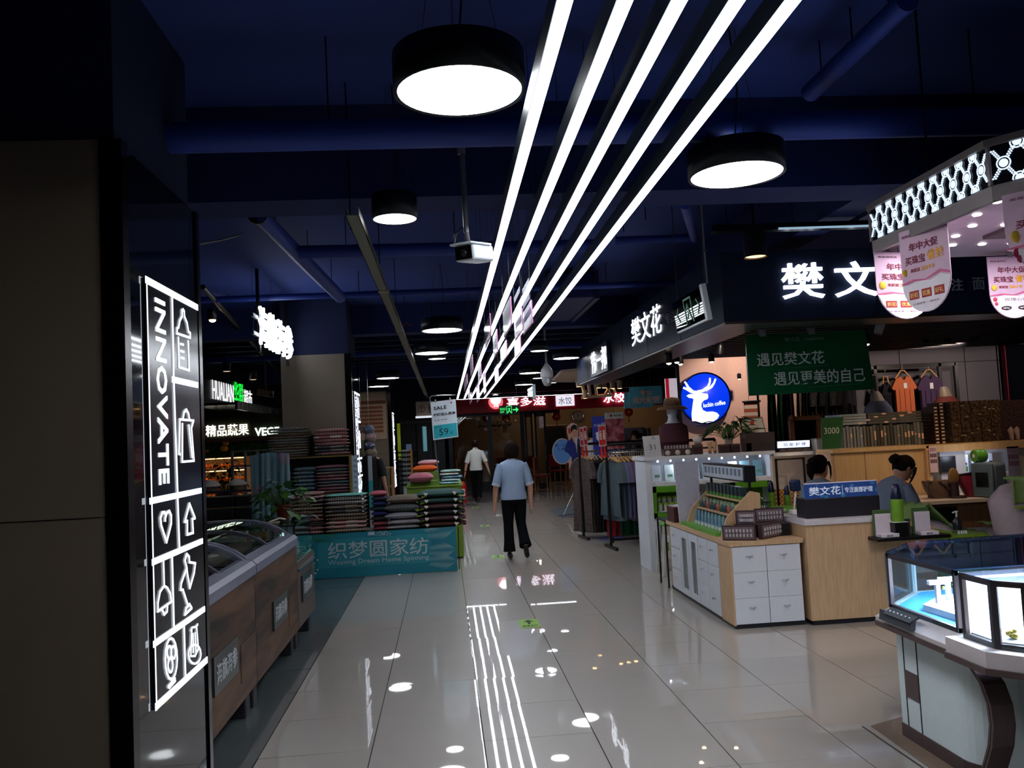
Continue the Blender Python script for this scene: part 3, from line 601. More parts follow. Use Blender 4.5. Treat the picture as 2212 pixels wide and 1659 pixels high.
def cushion(x, y, z, sx, sy, sz, mat, label, grp, rz=0, bows=False, name='cushion', piped=None):
    t = thing(name, label, 'cushion', (x, y, z), group=grp)
    obj('cushion_cover', MB().pillow((x, y, z+sz/2), sx, sy, sz*1.12, 8, .3, rz), mat, t)
    if bows:
        for dx in (-.36, .33):
            b = MB(); px = x+dx*sx; py = y-sy/2-.012; b.ball((px-.014, py, z+sz*.62), .012, 7, 5, (1, .6, 1.2)); b.ball((px+.014, py, z+sz*.58), .012, 7, 5, (1, .6, 1.1)); b.ball((px, py, z+sz*.45), .013, 7, 5, (1, .6, 1.6))
            obj('ribbon_bow', b, mt((205, 200, 188), .8), t)
        for dx in (-.5, .5):
            b = MB(); 
            for k in range(3): b.ball((x+dx*sx+(.01 if dx > 0 else -.01), y-sy*.35+k*.05, z+sz*(.35+.12*k)), .028, 7, 5, (1, 1, .7))
            obj('ruffled_corner', b, mat, t)
    return t
zt = .546; GR = mt((44, 74, 70), .85, var=.15, bump=.3, scale=60); PL = mt((80, 52, 58), .85, var=.15, bump=.3, scale=60); CH = mt((40, 40, 45), .85); BR = mt((62, 34, 24), .85)
specs = [(BR, 'dark brown tufted floor cushion, bottom of the right stack', .072), (PL, 'plum tufted floor cushion resting on the dark brown one', .07), (CH, 'charcoal tufted floor cushion in the middle of the right stack', .07), (PL, 'plum tufted floor cushion under the two green ones', .068), (GR, 'dark green tufted floor cushion, second from top', .07), (GR, 'dark green tufted floor cushion on top of the right stack', .085)]
z = zt
for m_, lab, h in specs: cushion(-.08+random.uniform(-.012, .012), 11.12, z, .53, .5, h, m_, lab, 'tufted floor cushions in the right stack', 0, True); z += h*1.08
specs = [((150, 146, 150), 'white patterned pillow, bottom of the pillow stack', .06), ((158, 150, 156), 'white patterned pillow, second from bottom', .062), ((150, 148, 158), 'white patterned pillow, third from bottom', .09), ((92, 96, 96), 'grey ribbed pillow below the tan one', .1), ((112, 98, 86), 'tan ribbed pillow on top of the pillow stack', .09)]
z = zt
for q, (c_, lab, h) in enumerate(specs):
    m_ = mt(c_, .85, kind='gingham' if q < 3 else 'check', c2=tuple(int(v*.82) for v in c_), scale=45); cushion(-.57+.02*math.sin(q*2), 11.08, z, .40+.03*(q > 2), .42, h, m_, lab, 'pillows stacked beside the floor cushions'); z += h*1.05
specs = [((120, 50, 60), 'small red-edged cushion at the bottom of the dark cushions'), ((128, 60, 66), 'small red-edged cushion, second from bottom'), ((42, 40, 46), 'small charcoal cushion above the red-edged ones'), ((34, 36, 92), 'small navy cushion below the teal one'), ((28, 50, 62), 'small dark teal cushion in the middle of the dark cushions'), ((30, 40, 92), 'small royal blue cushion near the top'), ((48, 42, 60), 'small dark cushion under the pink one'), ((168, 78, 92), 'small pink cushion on top of the dark cushions')]
z = zt
for q, (c_, lab) in enumerate(specs):
    cushion(-.86+.01*math.cos(q*2.2), 11.04, z, .2, .32, .056, mt(c_, .85), lab, 'small round cushions in a narrow stack', random.uniform(-.1, .1)); z += .062
def blanket(x, y, z, sx, sy, h, mat, label, grp, folds=2, name='folded_blanket', band=None):
    t = thing(name, label, 'blanket', (x, y, z), group=grp)
    for k in range(folds):
        hh = h/folds
        obj('folded_layer', MB().pillow((x+random.uniform(-.006, .006), y, z+hh*(k+.5)), sx, sy, hh*1.05, 8, .13), mat if not (band and k == folds-1) else band, t)
    return t
def gm(c, c2, sc_=34): return mt(c, .9, kind='gingham', c2=c2, scale=sc_)
palettes = {'gb': gm((190, 184, 176), (56, 50, 56)), 'pk': gm((196, 150, 148), (108, 58, 60), 30), 'bn': gm((168, 150, 130), (70, 52, 44), 30), 'plain': mt((96, 84, 80), .9), 'pch': mt((170, 104, 106), .9, kind='check', c2=(196, 186, 176), scale=7), 'bch': mt((92, 76, 68), .9, kind='check', c2=(150, 138, 124), scale=7), 'gch': mt((66, 66, 74), .9, kind='check', c2=(120, 112, 104), scale=6), 'mint': mt((110, 178, 168), .9)}
z = zt
for key, lab, h in [('bn', 'fine checked blanket at the bottom of the middle pile', .055), ('pch', 'pink patchwork blanket near the bottom of the middle pile', .1), ('bn', 'brown gingham blanket in the middle pile', .085), ('gch', 'grey patchwork blanket in the middle pile', .05), ('bch', 'brown patchwork blanket in the middle pile', .05), ('gb', 'black and white gingham quilt near the top of the middle pile', .1), ('mint', 'mint green quilt on top of the middle pile', .03)]:
    blanket(-1.27, 11.0, z, .5, .29, h, palettes[key], lab, 'blankets in the middle pile on the teal table', 2 if h > .06 else 1); z += h*1.03
z = zt
for key, lab, h in [('pk', 'red gingham blanket at the bottom of the left pile', .11), ('plain', 'plain brown blanket in the left pile', .05), ('pk', 'red gingham blanket midway up the left pile', .09), ('bn', 'brown gingham blanket midway up the left pile', .09), ('bch', 'beige blanket near the top of the left pile', .09), ('pch', 'pale pink quilt on top of the left pile', .09)]:
    blanket(-1.84, 11.0, z, .58, .29, h, palettes[key], lab, 'blankets in the left pile on the teal table', 2); z += h*1.03
# heap of smaller goods behind cushions
for x, y, z, sx, sy, h, c_, lab in [(-.35, 12.0, 1.08, .34, .3, .12, (170, 100, 112), 'pink ruffled pillow lying behind the tan pillow'), (-.3, 12.5, 1.2, .34, .3, .09, (206, 84, 28), 'orange folded fabric behind the pink pillow'), (-.25, 12.7, 1.29, .3, .3, .07, (190, 150, 156), 'pink and white folded cloth on the orange fabric')]:
    cushion(x, y, z, sx, sy, h, mt(c_, .85), lab, 'soft goods heaped behind the cushions')
t = thing('goods_bin', 'bright green fabric-covered table behind the cushions', 'table', (0, 12.4, 0))
obj('cloth_cover', MB().box((-.55, 11.95, .02), (.2, 13.1, 1.0), .01), mt((110, 140, 50), .8), t); obj('tabletop', MB().box((-.57, 11.93, 1.0), (.22, 13.12, 1.02)), mt((120, 150, 56), .8), t)
obj('riser', MB().box((-.5, 12.0, 1.02), (-.1, 12.9, 1.08)), mt((100, 130, 50), .8), t); obj('riser', MB().box((-.46, 12.35, 1.08), (-.12, 12.85, 1.2)), mt((100, 130, 50), .8), t)
for q, (c_, lab) in enumerate([((130, 178, 190), 'pale blue cloth bundle behind the green cushions'), ((182, 200, 200), 'white printed cloth bundle behind the green cushions'), ((90, 130, 150), 'blue cloth bundle on the green table'), ((196, 190, 180), 'striped cloth bundle on the green table'), ((120, 150, 140), 'sage cloth bundle at the back of the green table')]):
    x = .04+.02*(q % 3); z = 1.02+.035*q
    if q == 1: z = 1.02+.035
    blanket(x, 12.2+.02*q, 1.022+.04*q, .28-.02*(q % 2), .34, .036, mt(c_, .85, kind='check', c2=tuple(min(255, v+22) for v in c_), scale=11), lab, 'cloth bundles on the green table', 1)
# ================================================================ SHELF RACK BEHIND THE STALL
t = thing('display_shelf', 'gold-edged display shelf stacked with folded blankets', 'shelf', (-1.85, 11.33, 0))
GOLD = mt((190, 160, 96), .3, .8)
for x in (-2.29, -1.23): obj('side_frame', MB().box((x-.012, 11.19, 0), (x+.012, 11.47, 1.5)), GOLD, t)
for z in (1.515, 1.03, .56): obj('shelf_board', MB().box((-2.3, 11.19, z-.02), (-1.22, 11.47, z)), BLACK, t); obj('shelf_edge', MB().box((-2.3, 11.18, z-.02), (-1.22, 11.19, z)), GOLD, t)
obj('back_panel', MB().box((-2.28, 11.46, 0), (-1.24, 11.47, 1.5)), BLACK, t)
obj('poster', MB().box((-1.2, 11.18, .96), (-1.13, 11.185, 1.5)), mt((170, 184, 190), .5), t)
b = MB()
for k in range(6): b.box((-1.185, 11.176, 1.42-.07*k), (-1.145, 11.18, 1.45-.07*k))
obj('poster_print', b, mt((120, 140, 170)), t)
obj('price_tag', MB().box((-1.29, 11.17, 1.47), (-1.29, 11.176, 1.52)), mt((190, 205, 220)), t)
def pile(x, y, z, n, h, sx, sy, mats, lab, grp):
    m0 = None
    for k in range(n): blanket(x+random.uniform(-.012, .012), y, z+h*k, sx, sy, h*.97, mats[k % len(mats)], lab[min(k*len(lab)//n, len(lab)-1)]+', %s from the bottom' % nth(k), grp, 1)
pile(-2.01, 11.33, 1.517, 11, .035, .5, .27, [palettes['bn'], palettes['gb'], palettes['gb'], palettes['bn']], ['gingham blanket in the lower half of the tall top-left pile', 'gingham blanket in the upper half of the tall top-left pile'], 'gingham blankets in the top-left pile of the shelf')
pile(-1.46, 11.33, 1.517, 8, .043, .42, .27, [palettes['pk'], palettes['gch'], palettes['gch'], palettes['pk'], palettes['pk'], palettes['pch'], palettes['pk'], palettes['pk']], ['pink or grey patchwork blanket low in the top-right pile', 'red gingham or patchwork blanket high in the top-right pile'], 'patchwork blankets in the top-right pile of the shelf')
pile(-2.13, 11.33, 1.032, 6, .05, .28, .27, [mt((140, 116, 112), .9), mt((150, 128, 124), .9)], ['pale pink folded quilt on the lower shelf, behind the bedsheet'], 'pale quilts at the left of the lower shelf')
pile(-1.82, 11.33, 1.032, 7, .05, .27, .27, [mt((80, 110, 126), .9, kind='floral', c2=(160, 150, 130), scale=20), mt((96, 128, 136), .9, kind='floral', c2=(150, 140, 120), scale=20)], ['blue floral folded quilt in the middle of the lower shelf'], 'floral quilts on the lower shelf')
pile(-1.46, 11.33, 1.032, 9, .04, .42, .27, [mt((140, 90, 98), .9), mt((138, 92, 100), .9), mt((120, 104, 104), .9), mt((84, 100, 104), .9)], ['dusty pink folded quilt low on the right of the lower shelf', 'grey-green folded quilt high on the right of the lower shelf'], 'plain quilts at the right of the lower shelf')
pile(-1.46, 11.33, .562, 8, .05, .42, .27, [mt((120, 90, 92), .9)], ['dusty pink quilt on the lowest shelf'], 'quilts on the lowest shelf'); pile(-2.0, 11.33, .562, 8, .05, .42, .27, [mt((110, 96, 92), .9)], ['beige quilt on the lowest shelf'], 'quilts on the lowest shelf, left')
# hanging towels + leaning board between columns
Y = 13.2; q = at(798, 950, Y=Y)
t = thing('towel_bundle', 'bunch of blue and floral towels hanging right of the column sign', 'towels', (q.x, Y, q.z-.25))
for k, (c_, dz) in enumerate([((92, 104, 128), .15), ((150, 120, 120), .03), ((70, 76, 110), -.09), ((120, 108, 90), -.2)]):
    obj('towel', MB().pillow((q.x+.02*(k % 2), Y, q.z+dz), .16, .2, .16, 6, .4), mt(c_, .9, kind='floral', c2=(165, 155, 140), scale=24), t)
obj('hook', MB().tube([(q.x, Y, q.z+.2), (q.x, Y, ZC)], .004, 5), CHROME, t)
a = at(794, 985, Y=12.75); c = at(806, 1062, Y=12.75)
t = thing('standing_banner', 'narrow white and teal roll-up banner behind the column sign', 'banner', (a.x, 12.75, 0))
obj('banner_sheet', MB().box((a.x, 12.75, .06), (c.x, 12.76, a.z)), mt((150, 160, 165), .5), t); obj('teal_print', MB().box((a.x, 12.745, .7), (c.x, 12.75, 1.1)), mt((40, 150, 150)), t); obj('base', MB().box((a.x-.03, 12.68, 0), (c.x+.03, 12.84, .05)), CHROME, t)
Y = 14.5; a = at(804, 1022, Y=Y); c = at(834, 1060, Y=Y)
for k in range(6):
    z = (a.z/6)*k; h = a.z/6*.98
    t = thing('storage_crate', 'black plastic crate, %s of the stack beside the wooden rack' % ['lowest', 'second lowest', 'third from the bottom', 'third from the top', 'second from the top', 'topmost'][k], 'crate', (c.x-.3, Y+.2, z), group='black crates by the wooden rack')
    obj('crate_body', MB().box((c.x-.55, Y, z), (c.x, Y+.35, z+h*.85)), mt((30, 30, 32), .6), t); obj('crate_rim', MB().box((c.x-.57, Y-.02, z+h*.85), (c.x+.02, Y+.37, z+h)), mt((22, 22, 24), .6), t)
Y = 15.2; a = at(838, 1010, Y=Y); c = at(850, 1060, Y=Y)
t = thing('wooden_rack', 'light wooden stepped rack behind the black crates', 'rack', (c.x-.3, Y, 0)); WL = mt((170, 120, 70), .6, kind='woodz', c2=(140, 96, 56), scale=6)
for x in (c.x-.02, c.x-.75): obj('side_board', MB().box((x-.015, Y, 0), (x+.015, Y+.45, a.z)), WL, t)
for z in (a.z-.35, a.z-.02): obj('shelf_board', MB().box((c.x-.735, Y, z), (c.x-.035, Y+.45, z+.02)), WL, t)
# notice board on the third column
Y = 19.87; a = at(792, 848, Y=Y); c = at(836, 948, Y=Y); Hh = (a.z-c.z)
t = thing('notice_board', 'brown and beige notice board of text rows on the third column', 'notice board', (c.x-.3, Y, c.z))
a.x = c.x-.75
obj('board_panel', MB().box((a.x, Y, c.z), (c.x, Y+.028, a.z)), mt((176, 150, 126), .6), t)
for k in range(7):
    z = a.z-Hh*(.3+.083*k); obj('text_row', MB().box((a.x+.02, Y-.006, z-Hh*.055), (c.x-.07, Y, z)), mt((134, 74, 42), .6), t)
obj('header_band', MB().box((a.x, Y-.006, a.z-Hh*.25), (c.x, Y, a.z-Hh*.18)), mt((110, 60, 36), .6), t)
# eyeglass rack
t = thing('sunglasses_rack', 'tall white rack hung with rows of sunglasses', 'display rack', (-.7, 16, 0)); Y = 16.0
a = at(868, 972, Y=Y); c = at(893, 1040, Y=Y)
obj('rack_panel', MB().box((a.x, Y, .2), (c.x-.04, Y+.04, a.z)), mt((176, 180, 186), .5), t); obj('wood_post', MB().box((c.x-.06, Y-.02, 0), (c.x, Y+.05, a.z)), mt((180, 130, 70), .6), t); obj('base', MB().box((a.x-.1, Y-.2, 0), (c.x+.1, Y+.3, .05)), BLACK, t)
obj('header_card', MB().box((a.x+.08, Y, a.z), (a.x+.18, Y+.02, a.z+.1)), mt((130, 150, 190)), t)
for r in range(8):
    for q in range(4):
        x = a.x+(-.05+.085*q) if q < 3 else c.x+.05; z = a.z-.05-.085*r
        g = thing('sunglasses', 'dark sunglasses on the tall rack, %s row from the top, %s column' % (nth(r), nth(q)), 'sunglasses', (x, Y-.03, z), group='sunglasses on the tall rack')
        b = MB(); b.box((x-.035, Y-.045, z-.018), (x-.004, Y-.04, z+.018), .001); b.box((x+.004, Y-.045, z-.018), (x+.035, Y-.04, z+.018), .001); obj('lenses', b, mt((14, 14, 18), .1), g)
        obj('frame', MB().box((x-.036, Y-.05, z+.014), (x+.036, Y-.01, z+.02)), mt((30, 28, 40), .2), g)
# table mirror & sale signs
t = thing('round_mirror', 'round tabletop mirror on a stem, reflecting the light strips', 'mirror', (-.2, 12.6, 1.2))
a = at(924, 1003, Y=12.6); obj('mirror_glass', MB().lathe([(.0, 0), (.05, .002), (.055, .006)], a, 24, axis='y'), mt((225, 220, 230), .05, 1), t)
obj('mirror_ring', MB().tube([a+Vector((.056*math.cos(k*PI/12), .004, .056*math.sin(k*PI/12))) for k in range(25)], .004, 6), CHROME, t); obj('stem', MB().tube([(a.x, a.y, a.z-.06), (a.x, a.y, 1.03)], .006, 6), CHROME, t); obj('base', MB().lathe([(.05, 1.022), (.04, 1.035)], (a.x, a.y, 0), 16), CHROME, t)
t = thing('sale_sign', 'white and teal hanging price sign reading SALE 59', 'sign', (-.1, 12, 0)); Y = 12.0
A, B_, C_, D = [at(*q, Y=Y) for q in ((930, 869), (984, 862), (990, 944), (936, 951))]
u = B_-A; dn = D-A
def sq(fu, fv, y=0): return A+u*fu+dn*fv+Vector((0, y, 0))
def card(b, u0, u1, v0, v1, y, d=.003): return b.prism([sq(u0, v0, y), sq(u1, v0, y), sq(u1, v1, y), sq(u0, v1, y)], (0, d, 0))
cd = obj('sign_card', card(MB(), 0, 1, 0, 1, 0, .012), mt((205, 215, 222), .5, var=.02), t)
obj('teal_panel', card(MB(), .04, .97, .62, .965, -.003), mt((40, 168, 180), .5), cd)
def st(b, s_, u0, u1, v0, v1, bold=.0): text(b, s_, sq(u0, v1, -.004), u*(u1-u0), -dn*(v1-v0), .002, bold)
b = MB(); st(b, 'SALE', .1, .62, .13, .22, .02); st(b, '纯棉双人床单', .08, .95, .31, .39, .02); st(b, '规  格  100%棉', .1, .6, .48, .51); st(b, '促销  特卖', .1, .35, .66, .70); st(b, '59', .26, .62, .73, .9, .0); st(b, '元', .68, .8, .83, .9)
obj('lettering', b, mt((14, 18, 24), .5), cd)
b = MB(); b.ball(sq(.82, .08, -.004), .012, 8, 5, (1, .3, 1)); obj('red_logo', b, mt((190, 50, 50)), cd)
p = at(932, 880, Y=Y+.03); q = at(949, 1045, Y=Y+.03); e = at(928, 858, Y=Y+.03); f = at(984, 853, Y=Y+.03)
obj('pole', MB().tube([(q.x, q.y, 0), (q.x, q.y, q.z), p, e+Vector((.0, 0, -.01)), e+Vector((.03, 0, .02)), f], .008, 8), CHROME, t); obj('base', MB().lathe([(.14, 0), (.13, .02)], (q.x, q.y, 0), 20), CHROME, t)
for fu in (.2, .78): obj('clip', MB().box(sq(fu-.02, -.06, -.01), sq(fu+.02, .02, .02)), CHROME, cd)
t = thing('sale_sign', 'second teal price sign on a black post, seen nearly edge-on', 'sign', (-.28, 12.9, 0)); p = at(918, 950, Y=12.9)
obj('sign_card', MB().box((p.x-.012, 12.75, p.z-.17), (p.x+.0, 13.1, p.z+.2)).xf(Matrix.Translation(p) @ Matrix.Rotation(-.12, 4, 'Z') @ Matrix.Translation(-p)), mt((110, 176, 186), .5), t)
obj('post', MB().tube([(p.x-.03, 12.9, 0), (p.x-.02, 12.9, p.z)], .012, 8), BLACK, t); obj('base', MB().lathe([(.13, 0), (.12, .02)], (p.x-.03, 12.9, 0), 16), BLACK, t)

# ================================================================ LEFT BACK: SUPERMARKET FRONT
BLK = mt((20, 22, 24), .3)
t = thing('shop_fascia', 'black supermarket fascia with white Latin letters and green characters', 'sign', (-4, 17, 2.4))
obj('fascia_board', MB().box((-4.25, 13.2, 2.43), (-4.0, 19.3, 3.25)), mt((26, 28, 30), .35), t)
a = at(457, 822, X=-4); c = at(503, 838, X=-4); b = MB(); text(b, 'HUALIAN', (-3.99, a.y, 2.56), (0, 1.5, 0), (0, 0, .34), .004, .0); obj('lettering', b, glow((245, 245, 250), 1.8), t)
b = MB(); text(b, '华联', (-3.99, a.y+1.54, 2.5), (0, .78, 0), (0, 0, .48), .004, .0); obj('green_lettering', b, glow((20, 230, 60), 1.6), t)
b = MB(); text(b, '超市', (-3.99, a.y+2.36, 2.54), (0, .72, 0), (0, 0, .34), .004, .0); obj('lettering', b, glow((245, 245, 250), 1.8), t)
t = thing('reflective_soffit', 'mirror-like patterned soffit strip under the supermarket fascia', 'soffit', (-3.8, 18, 2.4))
obj('soffit_panel', MB().box((-4.0, 14.0, 2.38), (-3.3, 20.2, 2.42)), mt((120, 118, 110), .15, .9, kind='blotch', c2=(30, 30, 28), scale=4), t); obj('edge_strip', MB().box((-3.32, 14.0, 2.3), (-3.28, 20.2, 2.44)), mt((170, 176, 170), .2, .8, kind='blotch', c2=(20, 20, 20), scale=7), t)
# vegetable sign
t = thing('produce_sign', 'lit white Chinese produce sign with VEGE lettering above the fruit shelves', 'sign', (-4, 16, 2.0)); Y = 16.0
obj('sign_board', MB().box((-5.2, Y+.02, 1.88), (-2.2, Y+.1, 2.3)), mt((34, 34, 22), .5), t)
a = at(445, 945, Y=Y); c = at(537, 921, Y=Y); b = MB(); text(b, '精品蔬果', (a.x, Y, a.z+.01), (c.x-a.x, 0, 0), (0, 0, .21), .01, .01); obj('lettering', b, glow((255, 250, 225), 3), t)
a = at(551, 942, Y=Y); c = at(603, 921, Y=Y); b = MB(); text(b, 'VEGE', (a.x, Y, a.z), (c.x-a.x, 0, 0), (0, 0, .15), .02, .02); obj('lettering', b, glow((235, 255, 235), 2.5), t)
obj('lower_ledge', MB().box((-5.2, Y-.1, 1.82), (-2.2, Y+.1, 1.87)), mt((90, 58, 44), .5), t)
t = thing('grass_panel', 'artificial grass strip decorated with pumpkins over the fruit shelf', 'decoration', (-4, 16.3, 1.5))
b = MB().box((-5.2, 16.1, 1.55), (-2.4, 16.4, 1.8)); obj('grass_mat', b, mt((34, 84, 24), .9, kind='blotch', c2=(14, 40, 12), scale=24), t)
random.seed(5); b = MB()
for k in range(500):
    x = random.uniform(-5.2, -2.45); z = random.uniform(1.55, 1.8); b.add([(x, 16.1, z), (x+.012, 16.1, z), (x+random.uniform(-.03, .03), 16.05, z+random.uniform(-.03, .05))], [(0, 1, 2)])
o = obj('grass_blades', b, mt((44, 110, 30), .8), t); o['kind'] = 'stuff'
for px, py, r, lab in [(484, 969, .07, 'orange toy pumpkin on the artificial grass'), (487, 957, .06, 'darker orange toy pumpkin above the bright one'), (447, 974, .035, 'tiny orange gourd at the left of the grass')]:
    p = at(px, py, Y=16.02); t = thing('pumpkin', lab, 'pumpkin', tuple(p), group='toy pumpkins'); b = MB()
    for k in range(8): a = k*PI/4; b.ball(p+Vector((r*.45*math.cos(a), r*.45*math.sin(a)*.6, 0)), r*.62, 8, 6, (1, 1, 1.15))
    obj('pumpkin_body', b, mt((235, 150, 20), .5), t); obj('stalk', MB().tube([p+Vector((0, 0, r*.6)), p+Vector((.01, 0, r*.9))], .006, 5), mt((60, 80, 30)), t)
# fruit shelf
t = thing('fruit_shelf', 'white lit refrigerated shelf with rows of oranges and fruit boxes', 'shelf', (-4.6, 16.5, 0))
xl, xr = -5.1, -3.75
obj('back_panel', MB().box((xl, 16.9, 0), (xr, 16.95, 1.53)), mt((190, 160, 120), .6), t)
for z in (.55, .8, 1.05, 1.3): obj('shelf_board', MB().box((xl, 16.3, z), (xr, 16.9, z+.02)), mt((180, 178, 170), .5), t)
for z in (.79, 1.04, 1.29, 1.52): obj('shelf_light', MB().box((xl, 16.36, z-.014), (xr, 16.38, z-.004)), glow((255, 190, 110), 12, True), t)
random.seed(8)
fm = [mt((235, 120, 30), .4), mt((225, 150, 50), .4), mt((190, 70, 30), .4), mt((90, 60, 40), .5)]
proto = {}
for z in (.82, 1.07, 1.32):
    for k in range(14):
        x = xl+.07+k*.095; q = 0 if k > 5 else random.choice([1, 2, 3, 0])
        p = thing('orange' if q == 0 else 'fruit_box', ('orange' if q == 0 else 'small boxed fruit')+' on the %s tier of the lit fruit shelf, %s from the left' % ({.82: 'lowest', 1.07: 'middle', 1.32: 'top'}[z], nth(k)), 'fruit', (x, 16.4, z), group='oranges on the lit shelf' if q == 0 else 'boxed fruit on the lit shelf')
        if q == 0: obj('peel', MB().ball((x, 16.4, z+.045), .045, 10, 6), fm[0], p); obj('stalk_end', MB().ball((x, 16.37, z+.08), .008, 6, 4), fm[3], p)
        else: obj('tray', MB().box((x-.04, 16.36, z), (x+.04, 16.5, z+.04)), mt((200, 190, 170)), p); obj('fruit_heap', MB().ball((x, 16.43, z+.045), .04, 8, 5, (1, 1.3, .8)), fm[q], p)
# white metal frame shelf
t = thing('metal_frame_shelf', 'tall open white metal frame shelf behind the crates', 'shelf', (-2.9, 14, 0)); Y = 14.0
wm = mt((128, 120, 112), .5); xs = [at(x, 1000, Y=Y).x for x in (502, 530, 556)]; z1 = at(530, 972, Y=Y).z
for x in xs: obj('upright', MB().box((x-.018, Y-.02, 0), (x+.018, Y+.02, z1)), wm, t)
for z in (z1-.03, 1.38, .98, .55): obj('crossbar', MB().box((xs[0], Y-.02, z), (xs[2]+.3, Y+.02, z+.025)), wm, t)
# dark bonsai-like plant
plant('potted_plant', 'dark silhouetted bushy plant before the fruit shelf', (at(488, 1030, Y=14.5).x, 14.5, .7), .16, .25, mt((80, 26, 20), .6), 120, .34, .09, [mt((16, 30, 14), .7), mt((20, 26, 12), .7)], 12, .1, hgt=.75)
obj_t = thing('plant_table', 'dark low table under the silhouetted plant', 'table', (-3.6, 14.5, 0)); x = at(488, 1030, Y=14.5).x
obj('tabletop', MB().box((x-.5, 14.2, .67), (x+.5, 14.9, .7)), mt((40, 32, 28)), obj_t)
for dx in (-.45, .45):
    for y in (14.25, 14.85): obj('leg', MB().box((x+dx-.02, y-.02, 0), (x+dx+.02, y+.02, .67)), BLACK, obj_t)
# crate wall
random.seed(2); Y = 11.0; x0 = at(440, 1080, Y=Y).x-.7
cr = None
for r in range(7):
    for q in range(4):
        x = x0+.36*q; z = .155*r; lab = 'black plastic crate behind the freezers, %s row up, %s from the left' % (nth(r), nth(q))
        t = thing('plastic_crate', lab, 'crate', (x, Y, z), group='black crates behind the freezers')
        b = MB().box((x, Y, z+.004), (x+.34, Y+.4, z+.135), .006); obj('crate_body', b, mt((26, 27, 30), .55), t)
        b = MB()
        for k in range(5): b.box((x+.03+.06*k, Y-.006, z+.03), (x+.07+.06*k, Y, z+.1))
        obj('side_ribs', b, mt((16, 16, 18), .6), t)
t = thing('wire_shelf', 'wire shelf ledge with chrome rail above the black crates', 'shelf', (x0+.7, 11.2, 1.1))
b = MB()
for k in range(8): b.tube([(x0, Y+.05+.05*k, 1.115), (x0+1.44, Y+.05+.05*k, 1.115)], .004, 5)
obj('wire_deck', b, CHROME, t); obj('front_rail', MB().tube([(x0, Y-.01, 1.14), (x0+1.44, Y-.01, 1.14)], .008, 6), CHROME, t)
for px, lab in ((455, 'white steaming-cloth covered basket at the left of the wire shelf'), (512, 'cone-shaped white cover over a brown basket on the wire shelf')):
    p = at(px, 1033, Y=Y+.2); t = thing('covered_basket', lab, 'basket', (p.x, p.y, 1.122), group='covered baskets on the wire shelf')
    obj('basket', MB().lathe([(.09, 1.122), (.1, 1.2)], (p.x, p.y, 0), 16), mt((92, 74, 56), .8), t); obj('cloth_cover', MB().lathe([(.12, 1.2), (.115, 1.225), (.07, 1.265), (.02, 1.28), (0, 1.282)], (p.x, p.y, 0), 16), mt((165, 160, 145), .8), t)
# hanging lit letters 海旗海参
t = thing('hanging_letter_sign', 'brightly lit white Chinese letters hanging above the freezers', 'sign', (-1.95, 10.3, 2.8))
b = MB(); text(b, '海旗海参', (-1.95, 9.35, 2.76), (0, 2.0, 0), (0, 0, .44), .03, .005); obj('lettering', b, glow((232, 240, 255), LETTER_E, False), t)
for z in (2.86, 3.05): obj('support_bar', MB().box((-1.99, 9.2, z), (-1.965, 11.4, z+.04)), mt((120, 130, 140), .3, .6), t)
for y in (9.5, 11.2): obj('post', MB().box((-1.99, y-.03, 2.7), (-1.96, y+.03, ZC)), BLACK, t)
for y in (9.2, 10.2, 10.9): obj('suspension_wire', MB().tube([(-1.97, y, 2.8), (-1.97, y, ZC)], .002, 4), GREY, t)
t = thing('power_cable', 'white cable sagging from the first column to the hanging letters', 'cable', (-1.9, 8, 3.2))
a = at(430, 527, Y=6.5); c = at(540, 500, Y=8.3); obj('cable_run', MB().tube([a, a.lerp(c, .35)+Vector((0, 0, -.012)), a.lerp(c, .75)+Vector((0, 0, -.01)), c], .008, 6), mt((150, 150, 150), .5), t)
obj('cable_clamp', MB().ball(c, .014, 8, 5), CHROME, t)
# track lights of the supermarket
t = thing('light_track', 'black ceiling light track over the supermarket entrance', 'light track', (-4, 12, 3.1))
a = at(438, 620, Y=9); c = at(600, 800, Y=19); obj('track_rail', MB().tube([a, c], .03, 6), mt((46, 38, 32), .4), t); obj('feed_wire', MB().tube([a.lerp(c, .2), (a.lerp(c, .2).x, a.lerp(c, .2).y, ZC)], .004, 4), BLACK, t)
for px, py, Y, r, em, lab in [(459, 691, 11, .055, 12, 'brightest warm spotlight left of the hanging letters'), (537, 733, 13, .045, 8, 'second warm spotlight below the hanging letters'), (553, 745, 15, .035, 5, 'third small spotlight in the supermarket ceiling'), (568, 756, 16, .035, 5, 'fourth small spotlight in the supermarket ceiling'),
        (490, 802, 14, .06, 1.2, 'dim downlight above the supermarket lettering'), (547, 820, 16, .06, 1.2, 'dim downlight right of the supermarket lettering')]:
    p = at(px, py, Y=Y); t = thing('ceiling_spotlight', lab, 'spotlight', tuple(p), group='supermarket spotlights')
    obj('lamp_face', MB().ball(p, r*.8 if em > 2 else r, 12, 7, (1, 1, .7 if em > 2 else .1)), glow((255, 222, 180), em), t)
    obj('lamp_can', MB().lathe([(r*1.05, p.z-.003), (r*1.15, p.z), (r*1.15, p.z+.14)], (p.x, p.y, 0), 14, cap=False), BLACK, t); obj('stem', MB().tube([(p.x, p.y, p.z+.14), (p.x, p.y, ZC)], .008, 5), BLACK, t)
p = at(575, 850, Y=15); t = thing('security_camera', 'brown-lit box security camera right of the supermarket fascia', 'camera', tuple(p))
